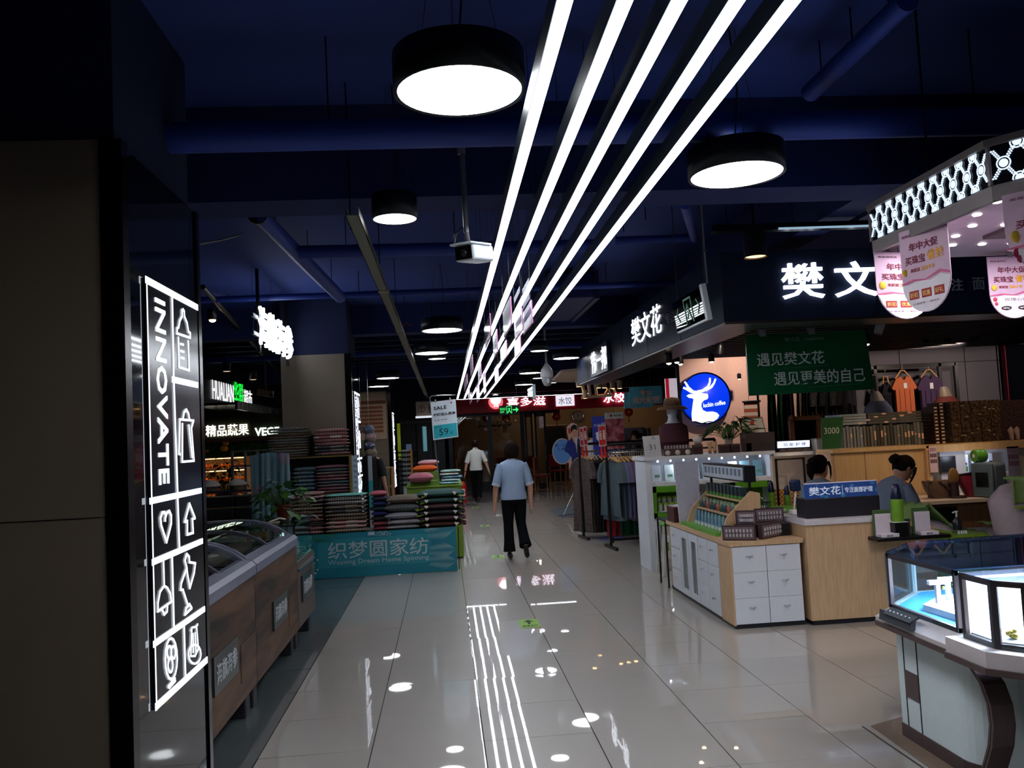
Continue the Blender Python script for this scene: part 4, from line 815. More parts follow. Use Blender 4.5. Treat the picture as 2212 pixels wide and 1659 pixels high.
obj('camera_body', MB().box((p.x-.14, p.y-.06, p.z-.05), (p.x+.12, p.y+.06, p.z+.06), .01).xf(Matrix.Translation(p) @ Matrix.Rotation(.18, 4, 'Y') @ Matrix.Translation(-p)), mt((110, 84, 72), .4), t); obj('mounting_pole', MB().tube([(p.x, p.y, p.z+.06), (p.x, p.y, ZC)], .014, 8), mt((90, 84, 80)), t); obj('lens', MB().lathe([(.03, 0), (.03, .02)], (p.x+.1, p.y-.075, p.z-.04), 12, axis='y'), BLACK, t)
struct('wall_left_store', MB().box((-9, 20.5, 0), (-3.2, 20.7, ZC)), mt((40, 36, 34), .7))
# ================================================================ ACRYLIC PANELS HANGING FROM THE STRIPS
o5 = lambda x, y: (960+x/5.53, 600+y/5.53)
pan = [((480, 600), (545, 430), 865), ((580, 720), (625, 600), 975), ((700, 410), (790, 230), 735), ((835, 480), (930, 400), 760), ((935, 400), (1040, 295), 690), ((670, 850), (740, 745), 1040), ((835, 740), (905, 690), 975),
       ((600, 1090), (640, 1030), 1255), ((305, 990), (335, 930), 1200), ((400, 1070), (435, 1020), 1255), ((460, 1110), (485, 1080), 1410), ((232, 1230), (272, 1180), 1370), ((380, 1290), (412, 1250), 1500), ((280, 1340), (300, 1310), 1470), ((300, 1400), (322, 1370), 1515)]
pl_lab = ['left of the tall upper one', 'narrow, between the second and third strips', 'topmost, between the third and fourth strips', 'in front of the fourth strip', 'rightmost and largest', 'below the largest pair', 'under the rightmost strip', 'low and right of the strips', 'upper one of the far left group', 'in the middle of the far group', 'long and thin in the far group', 'far left, in front of the second strip', 'lowest right of the far group', 'small, near the far end of the strips', 'smallest, at the very end of the strips']
for k, (a, c, yb) in enumerate(pan):
    ax, ay = o5(*a); cx, cy = o5(*c); by = o5(a[0], yb)[1]
    X = max(.3, (2.4-HC)*abs(ax-960-(by-953)*-.05)/abs(by-945+.01)) if True else .5
    X = min(max(X, .34), 1.15)
    A = at(ax, ay, X=X); B = at(cx, cy, X=X); Zb = at(ax, by, X=X).z; Zt = (A.z+B.z)/2
    y0, y1 = min(A.y, B.y), max(A.y, B.y)
    if y1 > 23: y1 = 23; y0 = min(y0, 22.4)
    t = thing('acrylic_panel', 'translucent pink-edged hanging panel, '+pl_lab[k], 'hanging panel', (X, (y0+y1)/2, Zb), group='translucent panels hung among the strip lights')
    obj('sheet', MB().box((X-.003, y0, Zb), (X+.003, y1, Zt)), mt((232, 226, 240), .1, alpha=.85, spec=.8), t)
    e = MB().box((X-.004, y0-.004, Zb), (X+.004, y0, Zt)).box((X-.004, y0, Zb-.004), (X+.004, y1, Zb)); obj('pink_edge', e, mt((225, 150, 200), .4), t)
    if k in (3, 4):
        b = MB()
        for q in range(3): b.box((X-.005, y0+.05, Zb+.06+.09*q), (X-.003, y1-.1, Zb+.1+.09*q))
        obj('printed_band', b, mt((150, 150, 175), .4, alpha=.7), t)
    obj('hanging_wire', MB().tube([(X, y0+.04, Zt), (X, y0+.04, ZC)], .0015, 4), GREY, t); obj('hanging_wire', MB().tube([(X, y1-.04, Zt), (X, y1-.04, ZC)], .0015, 4), GREY, t)

# ================================================================ HANGING SIGNS IN THE AISLE
GRN = glow((60, 230, 110), 1.4)
t = thing('exit_sign', 'glossy hanging exit sign mirroring the strips, before the dark fascia', 'sign', (1.9, 6.3, 2.4))
TL = Matrix.Translation((1.9, 0, 2.4)) @ Matrix.Rotation(-.13, 4, 'Y') @ Matrix.Translation((-1.9, 0, -2.4))
obj('sign_plate', MB().box((1.9, 5.93, 2.405), (1.915, 6.68, 2.635)).xf(TL), mt((96, 108, 106), .02, 1), t)
obj('white_frame', MB().box((1.895, 5.88, 2.39), (1.93, 5.93, 2.65)).box((1.9, 5.93, 2.392), (1.925, 6.69, 2.405)).xf(TL), mt((190, 196, 200), .4), t)
b = MB(); n = (-1, 0, 0)
stroke(b, [(1.899, 6.2, 2.43), (1.899, 6.2, 2.61), (1.899, 6.38, 2.61), (1.899, 6.38, 2.43)], .014, n); stroke(b, [(1.899, 6.24, 2.45), (1.899, 6.28, 2.52), (1.899, 6.3, 2.57), (1.899, 6.34, 2.53)], .016, n); stroke(b, [(1.899, 6.28, 2.52), (1.899, 6.34, 2.47)], .014, n)
for s_, yc in ((1, 6.55), (-1, 6.07)): stroke(b, [(1.899, yc, 2.57), (1.899, yc+.05*s_, 2.52), (1.899, yc, 2.47)], .014, n)
obj('running_man_symbol', b.xf(TL), mt((50, 130, 84), .4), t)
for y in (5.95, 6.66): obj('hanging_wire', MB().tube([(1.91, y, 2.63), (1.91, y, ZC)], .004, 5), GREY, t)
t = thing('exit_sign', 'small lit green exit sign with arrow below the restaurant lettering', 'sign', (1.5, 20, 2.2))
A = at(1078, 877, Y=20); C_ = at(1122, 894, Y=20)
obj('sign_box', MB().box((A.x, 20, C_.z), (C_.x, 20.05, A.z)), mt((6, 30, 18), .3), t)
b = MB(); w_ = C_.x-A.x; h_ = A.z-C_.z; X0, Z0 = A.x, C_.z; Yf = 19.998; n = (0, -1, 0)
text(b, '安全出口', (X0+.03*w_, Yf, Z0+.5*h_), (.3*w_, 0, 0), (0, 0, .28*h_), .002); text(b, 'EXIT', (X0+.05*w_, Yf, Z0+.2*h_), (.2*w_, 0, 0), (0, 0, .2*h_), .002)
P = lambda u, v: (X0+u*w_, Yf, Z0+v*h_)
stroke(b, [P(.38, .1), P(.38, .92), P(.62, .92), P(.62, .1)], .012, n); stroke(b, [P(.42, .2), P(.5, .45), P(.52, .7), P(.46, .6)], .02, n); stroke(b, [P(.5, .45), P(.58, .2)], .018, n)
stroke(b, [P(.7, .5), P(.86, .5)], .03, n); b.prism([P(.84, .8), P(.97, .5), P(.84, .2)], (0, -.002, 0))
obj('green_symbols', b, GRN, t)
for x in (A.x+.05, C_.x-.05): obj('hanging_wire', MB().tube([(x, 20.02, A.z), (x, 20.02, ZC)], .003, 4), GREY, t)
p = at(1150, 848, Y=14.5); t = thing('exit_sign', 'small grey striped hanging sign left of the dome camera', 'sign', tuple(p))
obj('sign_plate', MB().box((p.x-.02, 14.2, p.z-.1), (p.x, 15.1, p.z+.1)), mt((130, 140, 138), .05, .7), t); obj('white_frame', MB().box((p.x-.03, 14.16, p.z-.12), (p.x+.02, 14.2, p.z+.12)), mt((160, 176, 180), .4), t); obj('hanging_wire', MB().tube([(p.x, 14.6, p.z+.1), (p.x, 14.6, ZC)], .003, 4), GREY, t)
t = thing('wayfinding_sign', 'beige hanging direction sign with arrow and toilet symbols', 'sign', (-1, 22, 2.2)); Y = 21.9
A = at(898, 868, Y=Y); C_ = at(968, 896, Y=Y); obj('sign_panel', MB().box((A.x, Y, C_.z), (C_.x, Y+.06, A.z)), mt((130, 112, 100), .5), t)
obj('lower_light_strip', MB().box((A.x-.02, Y-.02, C_.z-.05), (C_.x, Y+.06, C_.z)), glow((220, 225, 235), 1.0), t)
b = MB(); c = Vector((A.x+.14, Y-.002, (A.z+C_.z)/2)); stroke(b, arc(c, .085, 0, 2*PI, 20), .012, (0, -1, 0)); stroke(b, [c-Vector((0, 0, .05)), c+Vector((0, 0, .05))], .014, (0, -1, 0)); stroke(b, [c+Vector((-.035, 0, .015)), c+Vector((0, 0, .05)), c+Vector((.035, 0, .015))], .012, (0, -1, 0))
for dx in (.2, .29): b.ball(c+Vector((dx, 0, .075)), .02, 8, 5, (1, .2, 1)); b.box(c+Vector((dx-.025, -.003, -.02)), c+Vector((dx+.025, 0, .05))); b.box(c+Vector((dx-.015, -.003, -.1)), c+Vector((dx+.015, 0, -.02)))
obj('symbols', b, mt((40, 34, 34)), t)
for x in (A.x+.1, C_.x-.1): obj('hanging_wire', MB().tube([(x, Y+.03, A.z), (x, Y+.03, ZC)], .004, 4), GREY, t)

# ================================================================ FAR RESTAURANT
RY = 26.0
t = thing('restaurant_fascia', 'dark red restaurant fascia with lit white Chinese lettering and round logo', 'sign', (4, RY, 2.4))
z0 = .5*(at(1050, 892, Y=RY).z+at(1240, 883, Y=RY).z); z1 = .5*(at(1050, 860, Y=RY).z+at(1240, 852, Y=RY).z)
obj('fascia_board', MB().box((.05, RY, z0), (9.5, RY+.25, z1)), mt((190, 26, 46), .4), t)
b = MB()
for k in range(7): b.box((.05+1.3*k, RY-.004, z0), (.056+1.3*k, RY, z1))
obj('panel_joints', b, BLACK, t)
def fit(px0, py0, px1, py1, Y): A = at(px0, py0, Y=Y); C_ = at(px1, py1, Y=Y); return A, C_
A, C_ = fit(1094, 860, 1179, 878, RY); b = MB(); text(b, '喜多滋', (A.x, RY-.03, A.z-.27), (C_.x-A.x, 0, 0), (0, 0, .27), .01, .01); LW = glow((235, 238, 255), 2.2); obj('lettering', b, LW, t)
A, C_ = fit(1200, 855, 1241, 876, RY); o = obj('light_box', MB().box((A.x, RY-.03, C_.z), (C_.x, RY, A.z)), glow((238, 235, 250), 1.0), t)
b = MB(); text(b, '水饺', (A.x+.08, RY-.034, C_.z+.05), (C_.x-A.x-.16, 0, 0), (0, 0, A.z-C_.z-.1), .004, 0); obj('lettering', b, mt((90, 60, 100)), o)
A, C_ = fit(1302, 850, 1350, 870, RY); b = MB(); text(b, '水饺', (A.x, RY-.03, A.z-.3), (C_.x-A.x, 0, 0), (0, 0, .3), .03, .02); obj('lettering', b, LW, t)
p = at(1071, 868, Y=RY-.05); b = MB(); b.lathe([(0, 0), (.22, 0), (.22, .05)], p, 28, axis='y'); o = obj('round_logo', b, glow((235, 120, 130), 1.1), t)
obj('logo_cap', MB().lathe([(0, 0), (.16, 0), (.16, .01)], p+Vector((0, -.012, .07)), 24, axis='y'), glow((250, 246, 252), 3), o)
b = MB(); text(b, '水饺', p+Vector((-.08, -.015, -.16)), (.16, 0, 0), (0, 0, .07), .004); obj('lettering', b, glow((255, 240, 240), 2), o)
struct('wall_soffit', MB().box((-3.2, RY+.27, z1), (11.9, RY+.5, ZC)), mt((26, 30, 60), .8)); struct('trim_50', MB().box((1.2, RY-.3, z1+.12), (6.5, RY-.02, z1+.3)), mt((60, 12, 22), .5))
struct('wall_dark', MB().box((-3.2, RY+.27, 0), (.0, RY+.5, z1)), mt((22, 26, 28), .5))
A = [at(*q, Z=2.78) for q in ((1190, 826), (1212, 805), (1262, 800), (1262, 826))]; struct('trim_52', MB().prism(A, (0, 0, .05)), mt((205, 180, 160), .6))
# glazed front
FY = 26.6; MUL = mt((34, 38, 44), .3, .4)
t = thing('glazed_shopfront', 'glazed restaurant front with dark metal mullions and open door', 'shopfront', (3, FY, 0))
ztp = z0+.02; gx = [at(x, 1000, Y=FY).x for x in (975, 1062, 1132)]
for k, x in enumerate(gx): obj('mullion', MB().box((x-.06, FY-.05, 0), (x+.06, FY+.05, ztp)), MUL, t)
obj('kick_panel', MB().box((gx[0], FY-.03, 0), (gx[2], FY+.03, .32)), mt((40, 44, 50), .3), t)
obj('top_rail', MB().box((gx[0], FY-.04, ztp-.1), (gx[2]+1.2, FY+.04, ztp)), MUL, t)
for k in (0, 1): o = obj('glass_pane', MB().box((gx[k]+.06, FY-.008, .32), (gx[k+1]-.06, FY+.008, ztp-.1)), glass((160, 170, 165), .04), t)
dr = thing('folding_glass_door', 'open folding glass door with black frame right of the women', 'door', (gx[2]+.3, FY-.3, 0))
x = gx[2]+.07
for k, (xa, xb, yy) in enumerate([(x, x+.25, FY-.1), (x+.27, x+.62, FY-.45)]):
    b = MB(); b.box((xa, yy, .02), (xa+.06, yy+.04, ztp-.1)); b.box((xb-.06, yy, .02), (xb, yy+.04, ztp-.1)); b.box((xa, yy, .02), (xb, yy+.04, .2)); b.box((xa, yy, ztp-.2), (xb, yy+.04, ztp-.1)); obj('door_frame', b, BLACK, dr)
    obj('door_glass', MB().box((xa+.06, yy+.015, .2), (xb-.06, yy+.025, ztp-.2)), glass((160, 170, 175), .06), dr)
obj('door_handle', MB().tube([(x+.58, FY-.49, .9), (x+.58, FY-.49, 1.4)], .015, 8), CHROME, dr)
struct('wall_restaurant', MB().box((.2, 30.5, 0), (11.9, 30.6, ZC)), mt((122, 100, 74), .7, scale=3))
struct('wall_restaurant_side', MB().box((.2, 26.9, 0), (.3, 30.5, ZC)), mt((110, 92, 70), .7))
A = at(1180, 925, Y=30.3); C_ = at(1228, 1040, Y=30.3); struct('dark_interior_panel', MB().box((A.x, 30.38, 0), (C_.x, 30.48, A.z)), mt((10, 10, 12), .4))  # dark interior beyond put in as a flat black panel
A = at(1176, 921, Y=30.2); C_ = at(1230, 926, Y=30.2); struct('trim_51', MB().box((A.x, 30.34, A.z), (C_.x, 30.38, A.z+.05)), mt((150, 130, 110), .4))
def point(loc, e, col, r=.1, nm='lamp'):
    l = bpy.data.lights.new(nm, 'POINT'); l.energy = e; l.color = col; l.shadow_soft_size = r; o = bpy.data.objects.new(nm, l); o.location = loc; C.objects.link(o); return o
def spot(loc, tgt, e, col, ang=1.2, r=.05, nm='spot_lamp', blend=.5):
    l = bpy.data.lights.new(nm, 'SPOT'); l.energy = e; l.color = col; l.spot_size = ang; l.spot_blend = blend; l.shadow_soft_size = r; o = bpy.data.objects.new(nm, l); o.location = loc
    o.rotation_euler = (Vector(tgt)-Vector(loc)).to_track_quat('-Z', 'Y').to_euler(); C.objects.link(o); return o
WARM = (1, .72, .45)
point((3, 28.8, 2.6), 22, WARM); point((6.5, 28.8, 2.6), 22, WARM)
for k, (px, py) in enumerate(((1051, 903), (1094, 903), (1202, 899), (1358, 890))):
    p = at(px, py, Y=27.6); t = thing('paper_lantern', 'red round paper lantern, %s in the restaurant' % ['leftmost', 'second from the left', 'above the dark doorway', 'near the kitchen fridges'][k], 'lantern', tuple(p), group='red lanterns in the restaurant')
    obj('lantern_body', MB().ball(p, .15, 14, 8, (1, .5, 1)), mt((190, 28, 26), .5), t); obj('gold_print', MB().ball(p+Vector((0, -.06, 0)), .07, 8, 5, (1, .4, .7)), mt((210, 150, 60), .4), t)
    obj('cord', MB().tube([p+Vector((0, 0, .14)), (p.x, p.y, ZC)], .004, 4), BLACK, t); obj('tassel', MB().tube([p-Vector((0, 0, .15)), p-Vector((0, 0, .34))], [.012, .02], 6), mt((180, 30, 28)), t)
p = at(1250, 900, Y=30.3); t = thing('wall_clock', 'round silver wall clock right of the dark doorway', 'clock', (p.x, 30.45, p.z)); q = Vector((p.x, 30.45, p.z))
obj('clock_rim', MB().tube([q+Vector((.2*math.cos(k*PI/14), 0, .2*math.sin(k*PI/14))) for k in range(29)], .02, 6), CHROME, t); obj('dial', MB().lathe([(0, 0), (.19, 0), (.19, .02)], q, 24, axis='y'), mt((110, 110, 108)), t)
b = MB(); stroke(b, [q+Vector((0, -.01, 0)), q+Vector((.09, -.01, .06))], .015, (0, -1, 0)); stroke(b, [q+Vector((0, -.01, 0)), q+Vector((-.02, -.01, .14))], .01, (0, -1, 0)); obj('clock_hands', b, BLACK, t)
WO = mt((176, 130, 84), .5); RD = mt((150, 30, 32), .5)
def chair(x, y, rz, lab):
    t = thing('dining_chair', lab, 'chair', (x, y, 0), rz, 'red and wood dining chairs in the restaurant'); M = _WM[t.name]
    def L(b): return b.xf(M)
    obj('seat', L(MB().box((-.21, -.21, .43), (.21, .21, .48), .01)), RD, t); obj('backrest', L(MB().box((-.2, .18, .6), (.2, .22, 1.0), .01)), RD, t)
    for sx in (-.19, .19):
        for sy in (-.19, .19): obj('leg', L(MB().tube([(sx, sy, 0), (sx, sy, .43 if sy < 0 else 1.0)], .018, 6)), WO, t)
    return t
for k, (px, py, Y, rz) in enumerate([(1172, 1040, 25.9, 1.2), (1205, 1030, 28.5, 2.6), (1150, 1045, 28.2, .3), (1085, 1035, 28.0, -.2), (1000, 1035, 28.2, 1.5), (1240, 1030, 29, 1.0)]):
    x = at(px, py, Y=Y).x; chair(x, Y, rz, 'red seated wooden dining chair, '+['beside the open folding door', 'inside the dark doorway', 'behind the glass right of the blue-topped woman', 'behind the glass between the two women', 'behind the glass at the left end', 'below the wall clock'][k])
t = thing('dining_table', 'light wood dining table behind the restaurant glass', 'table', (2.6, 28.9, 0)); obj('tabletop', MB().box((1.6, 28.5, .72), (3.1, 29.3, .76)), mt((190, 170, 140)), t)
for x in (1.7, 3.0):
    for y in (28.6, 29.2): obj('leg', MB().box((x-.03, y-.03, 0), (x+.03, y+.03, .72)), WO, t)
t = thing('hanging_shelf', 'hanging plant shelf with trailing greenery behind the restaurant glass', 'shelf', (2.2, 28, 2.0)); A = at(1032, 920, Y=28); C_ = at(1105, 916, Y=28)
obj('shelf_board', MB().box((A.x, 27.9, A.z-.03), (C_.x, 28.2, A.z)), mt((40, 60, 40)), t); random.seed(3)
b = MB()
for k in range(160):
    x = random.uniform(A.x, C_.x); z = A.z+random.uniform(-.08, .1); b.add([(x, 27.88, z), (x+.04, 27.86, z+.02), (x+random.uniform(-.03, .03), 27.85, z+random.uniform(-.07, .06))], [(0, 1, 2)])
o = obj('greenery', b, mt((36, 74, 36), .8), t); o['kind'] = 'stuff'
for x in (A.x+.1, C_.x-.1): obj('hanging_wire', MB().tube([(x, 28.05, A.z), (x, 28.05, ZC)], .006, 4), BLACK, t)
for q, (px, col) in enumerate(((1040, (200, 205, 215)), (1070, (205, 210, 225)), (1090, (190, 110, 70)))):
    p = at(px, 928, Y=27.8); t = thing('hanging_ornament', ['white bird ornament under the left lantern', 'white crescent ornament between the lanterns', 'orange paper ornament under the second lantern'][q], 'ornament', tuple(p))
    b = MB()
    if q < 2: b.tube([p+Vector((-.08, 0, .04)), p+Vector((-.02, 0, -.02)), p+Vector((.06, 0, .0)), p+Vector((.09, 0, .05))], [.01, .03, .028, .006], 8)
    else: b.box(p+Vector((-.06, -.02, -.12)), p+Vector((.06, .02, .16)), .01)
    obj('ornament_body', b, mt(col, .5), t); obj('cord', MB().tube([p, (p.x, p.y, ZC)], .003, 4), GREY, t)
# left of the restaurant: dark service area
t = thing('door_panel', 'dark grey double door leaves left of the restaurant', 'door', (-1.1, 25.8, 0))
for x0, x1 in ((870, 903), (905, 938), (940, 965)):
    a = at(x0, 1050, Y=25.8).x; c = at(x1, 1050, Y=25.8).x; obj('door_leaf', MB().box((a, 25.8, .02), (c, 25.86, 2.2)), mt((28, 30, 32), .35), t)
obj('door_frame', MB().box((at(866, 1050, Y=25.8).x, 25.77, 2.2), (at(968, 1050, Y=25.8).x, 25.88, 2.3)), mt((60, 62, 66), .4), t)
p = at(866, 950, Y=21.2); t = thing('yellow_panel', 'bright yellow-green sign panel edge behind the third column', 'panel', (p.x, 21.2, 1.2)); A = at(857, 915, Y=21.2); C_ = at(867, 992, Y=21.2)
obj('panel_face', MB().box((A.x, 21.2, C_.z), (C_.x, 21.25, A.z)), mt((180, 200, 24), .5), t); obj('panel_stand', MB().box((A.x, 21.2, 0), (C_.x, 21.25, C_.z)), BLACK, t)
t = thing('fire_extinguisher', 'red fire extinguisher in a chrome wire stand by the restaurant glass', 'fire extinguisher', (0.35, 24.6, 0)); Y = 21.5
p = at(1001, 1080, Y=Y); x = p.x
obj('cylinder', MB().lathe([(.09, .04), (.095, .08), (.095, .5), (.06, .57), (.03, .6)], (x, Y, 0), 18), mt((170, 24, 20), .3), t); obj('valve', MB().tube([(x, Y, .6), (x, Y, .68)], .02, 8).box((x-.06, Y-.015, .66), (x+.07, Y+.015, .69)), BLACK, t)
obj('hose', MB().tube([(x+.05, Y, .66), (x+.12, Y, .55), (x+.11, Y, .3)], .012, 6), BLACK, t); obj('label', MB().box((x-.05, Y-.098, .25), (x+.05, Y-.092, .42)), mt((220, 215, 200)), t)
b = MB()
for z in (.06, .2, .34): b.tube([(x-.16, Y-.14, z), (x+.2, Y-.14, z), (x+.2, Y+.14, z), (x-.16, Y+.14, z), (x-.16, Y-.14, z)], .006, 5)
for xx in (-.16, .2): b.tube([(x+xx, Y-.14, .0), (x+xx, Y-.14, .34)], .006, 5)
obj('wire_stand', b, CHROME, t)
# floor arrows
for k, (px, py) in enumerate(((1143, 1347), (1076, 1203), (1047, 1136), (1027, 1096))):
    p = at(px, py, Z=0); t = thing('floor_sticker', 'green floor arrow sticker, %s' % ['nearest, in front of the walking woman', 'at the feet of the blue-topped woman', 'third along the aisle', 'farthest, behind the white-shirted woman'][k], 'floor sticker', (p.x, p.y, 0), group='green arrow stickers along the aisle')
    x, y = p.x, p.y; sz = .17
    obj('sticker_film', MB().box((x-sz/2, y-sz*1.0, 0.001), (x+sz/2, y+sz*1.0, .0022)), mt((120, 168, 26), .5), t)
    b = MB(); b.box((x-.012, y-.03, .0022), (x+.012, y+.08, .003)); b.prism([(x-.045, y+.06, .0022), (x+.045, y+.06, .0022), (x, y+.14, .0022)], (0, 0, .0008)); text(b, '安全出口', (x-.065, y-.13, .0022), (.13, 0, 0), (0, .07, 0), .0008, .01); obj('arrow_print', b, mt((16, 24, 12)), t)

# ================================================================ CUT-OUT STANDEE
Y = 17.4
t = thing('cardboard_standee', 'life-size cardboard cut-out of a smiling man in a blue suit with a round blue sign', 'standee', (2.5, Y, 0))
S = lambda x, y, d=0: at(x, y, Y=Y)+Vector((0, d, 0))
c3 = lambda x, y: (1180+x/3.95, 780+y/3.95)
def cut(pts, d, th): return MB().prism([S(*c3(*p), d) for p in pts], (0, th, 0))
WB = mt((190, 160, 146), .6); BL = mt((28, 40, 110), .7)
outline = [(178, 560), (205, 535), (235, 525), (262, 545), (275, 590), (272, 640), (300, 665), (335, 700), (335, 900), (300, 930), (275, 1100), (280, 1320), (262, 1318), (250, 1200), (215, 940), (195, 925), (195, 875), (150, 790), (155, 760), (185, 700), (190, 660), (176, 600)]
obj('board', cut(outline, .004, .01), WB, t)
circ = [(137+86*math.cos(a*PI/14), 770+112*math.sin(a*PI/14)) for a in range(28)]; obj('round_sign', cut(circ, .006, .01), WB, t)
circ = [(137+79*math.cos(a*PI/14), 770+104*math.sin(a*PI/14)) for a in range(28)]; o = obj('blue_disc', cut(circ, .002, .003), mt((84, 130, 190), .5), t)
b = MB(); p = S(*c3(75, 735), 0); text(b, '嘴 一口', p, (.22, 0, 0), (0, 0, .06), .002); p = S(*c3(95, 765), 0); text(b, '小 美 食', p, (.25, 0, 0), (0, 0, .06), .002); obj('lettering', b, mt((40, 60, 110)), o)
obj('suit_print', cut([(185, 672), (215, 650), (240, 700), (262, 690), (268, 655), (300, 680), (315, 760), (312, 860), (306, 905), (268, 912), (266, 1000), (272, 1100), (262, 1110), (222, 915), (215, 820), (185, 785), (158, 770), (160, 740)], 0, .003), BL, t)
obj('shirt_print', cut([(240, 655), (268, 650), (262, 720), (264, 790), (255, 740)], -.002, .003), mt((200, 190, 185)), t)
obj('face_print', cut([(218, 590), (255, 585), (262, 610), (258, 640), (245, 655), (230, 648), (220, 625)], -.002, .003), mt((205, 150, 125)), t)
obj('hair_print', cut([(208, 600), (210, 560), (235, 540), (258, 552), (264, 590), (255, 588), (240, 580), (222, 592), (216, 612)], -.004, .003), mt((22, 18, 18)), t)
obj('hand_print', cut([(192, 640), (200, 615), (214, 625), (212, 655), (200, 675), (190, 680)], -.004, .003), mt((205, 150, 125)), t); obj('red_snack_print', cut([(185, 575), (202, 572), (208, 615), (190, 620)], -.003, .003), mt((190, 30, 40)), t)
b = MB()
for x, y in ((230, 608), (250, 605)): b.ball(S(*c3(x, y), -.005), .008, 6, 4, (1, .3, .6))
b.box(S(*c3(234, 636), -.006), S(*c3(250, 633), -.003)); obj('facial_features', b, mt((60, 30, 30)), t)
q = at(1241, 1108, Z=0); b = MB().tube([S(*c3(237, 1120), .02), (q.x-.3, Y-.1, .01)], .01, 6).tube([(q.x-.42, Y-.25, .01), (q.x+.12, Y+.1, .01)], .01, 6); obj('metal_prop', b, CHROME, t)
t = thing('floor_mat', 'grey floor mat under the cardboard standee', 'mat', (2.3, 17.6, 0)); A = [at(x, y, Z=.001) for x, y in ((1188, 1103), (1232, 1092), (1262, 1095), (1262, 1115), (1214, 1118))]
obj('mat_sheet', MB().prism(A, (0, 0, .004)), mt((74, 82, 92), .8), t); obj('mat_edge', MB().tube([p+Vector((0, 0, .004)) for p in A], .004, 4), GREY, t)

# ================================================================ CLOTHES RACKS
random.seed(11)
def garment_proto(name, lab, cat, c_, L, wd=.42, sleeves=True, dark=False, grp=None):
    """garment on a hanger; local frame: hanger hook at origin, garment plane = local XZ, thickness Y"""
    t = thing(name, lab, cat, (0, 0, 0), group=grp)
    b = MB()
    def f(u, v):
        a = (u-.5)*2; z = -.10-L*v; wv = (wd*.5)*(.78+.34*min(1, v*3)**.7) if v > .02 else wd*.42
        z += -.06*abs(a) if v < .15 else 0
        return (a*wv, .022*math.sin(u*17+3*v)*v+.02, z)
    b.sheet(f, 14, 8); b.sheet(lambda u, v: (lambda p: (p[0], -p[1]+.0, p[2]))(f(u, v)), 14, 8)
    obj('garment_body', b, c_, t)
    if sleeves:
        for s_ in (-1, 1): obj('sleeve', MB().tube([(s_*wd*.4, 0, -.16), (s_*wd*.55, 0, -.28), (s_*wd*.58, 0, -.42)], [.05, .055, .06], 8), c_, t)
    h = MB().tube([(-wd*.42, 0, -.13), (-.04, 0, -.075), (0, 0, -.06), (.04, 0, -.075), (wd*.42, 0, -.13)], .008, 5); obj('hanger', h, mt((200, 150, 90), .4), t)
    obj('hanger_hook', MB().tube([(0, 0, -.06), (0, 0, -.01), (.015, 0, .012), (.0, 0, .022), (-.015, 0, .01)], .003, 5), CHROME, t)
    return t
def rack(x0, y, x1, y1, ztop, lab):
    t = thing('garment_rack', lab, 'clothes rack', ((x0+x1)/2, y, 0)); A = Vector((x0, y, 0)); B = Vector((x1, y1, 0)); d = (B-A).normalized(); n = Vector((-d.y, d.x, 0))
    for P_ in (A, B): obj('upright', MB().tube([P_, P_+Vector((0, 0, ztop))], .02, 6), BLACK, t); obj('foot', MB().prism([P_-n*.28-d*.02, P_+n*.28-d*.02, P_+n*.28+d*.02, P_-n*.28+d*.02], (0, 0, .04)), BLACK, t)
    obj('top_rail', MB().tube([A+Vector((0, 0, ztop)), B+Vector((0, 0, ztop))], .022, 6), BLACK, t); obj('hanging_rail', MB().tube([A+Vector((0, 0, ztop-.12)), B+Vector((0, 0, ztop-.12))], .014, 6), CHROME, t)
    obj('lower_rail', MB().tube([A+Vector((0, 0, .12)), B+Vector((0, 0, .12))], .018, 6), BLACK, t)
    return A, B, d, n, ztop-.12
cols = [((38, 34, 40), 'black'), ((44, 36, 40), 'dark charcoal'), ((70, 84, 92), 'grey-green'), ((74, 88, 96), 'slate'), ((86, 96, 128), 'steel blue'), ((88, 96, 130), 'dusty blue'), ((98, 84, 112), 'mauve'), ((100, 66, 92), 'plum'), ((92, 50, 74), 'dark plum'), ((104, 44, 66), 'wine'), ((96, 40, 60), 'burgundy'), ((108, 40, 52), 'dark red'), ((84, 36, 52), 'maroon'), ((96, 44, 58), 'wine red')]
A, B, d, n, hz = rack(2.27, 12.0, 3.9, 12.15, 1.46, 'black clothes rack of blue, mauve and wine tops nearest the aisle')
ang = math.atan2(n.y, n.x)
for k in range(26):
    c_, nm = cols[min(len(cols)-1, int(2+k*.62))]; p = A+d*(.05+.033*k if k < 20 else .7+.12*(k-19))
    g = garment_proto('blouse', nm+' short-sleeved top on the nearer rack, %s from the aisle end' % nth(k), 'top', mt(c_, .85, scale=8), random.uniform(.72, .86), .44, True, grp='tops on the nearer clothes rack')
    g.location = (p.x, p.y, hz); g.rotation_euler.z = ang+random.uniform(-.1, .1)+(.3 if k < 2 else .08)
A, B, d, n, hz = rack(2.1, 13.35, 3.5, 13.5, 1.47, 'black clothes rack of long dark garments behind the first')
ang = math.atan2(n.y, n.x)
for k in range(12):
    dk = [(38, 32, 36), (30, 26, 30), (46, 34, 34), (26, 26, 32)][k % 4]; p = A.lerp(B, .02+.04*k)
    g = garment_proto('long_dress', 'long dark garment on the rear clothes rack, %s%s from the aisle end' % ('glittering, ' if k < 2 else '', nth(k)), 'dress', mt(dk, .6 if k < 2 else .85, kind='blotch', c2=(96, 80, 76), scale=70) if k < 2 else mt(dk, .85), 1.15, .44, k < 2, grp='long garments on the rear rack')
    g.location = (p.x, p.y, hz); g.rotation_euler.z = ang+random.uniform(-.08, .08)+(.3 if k < 2 else 0)
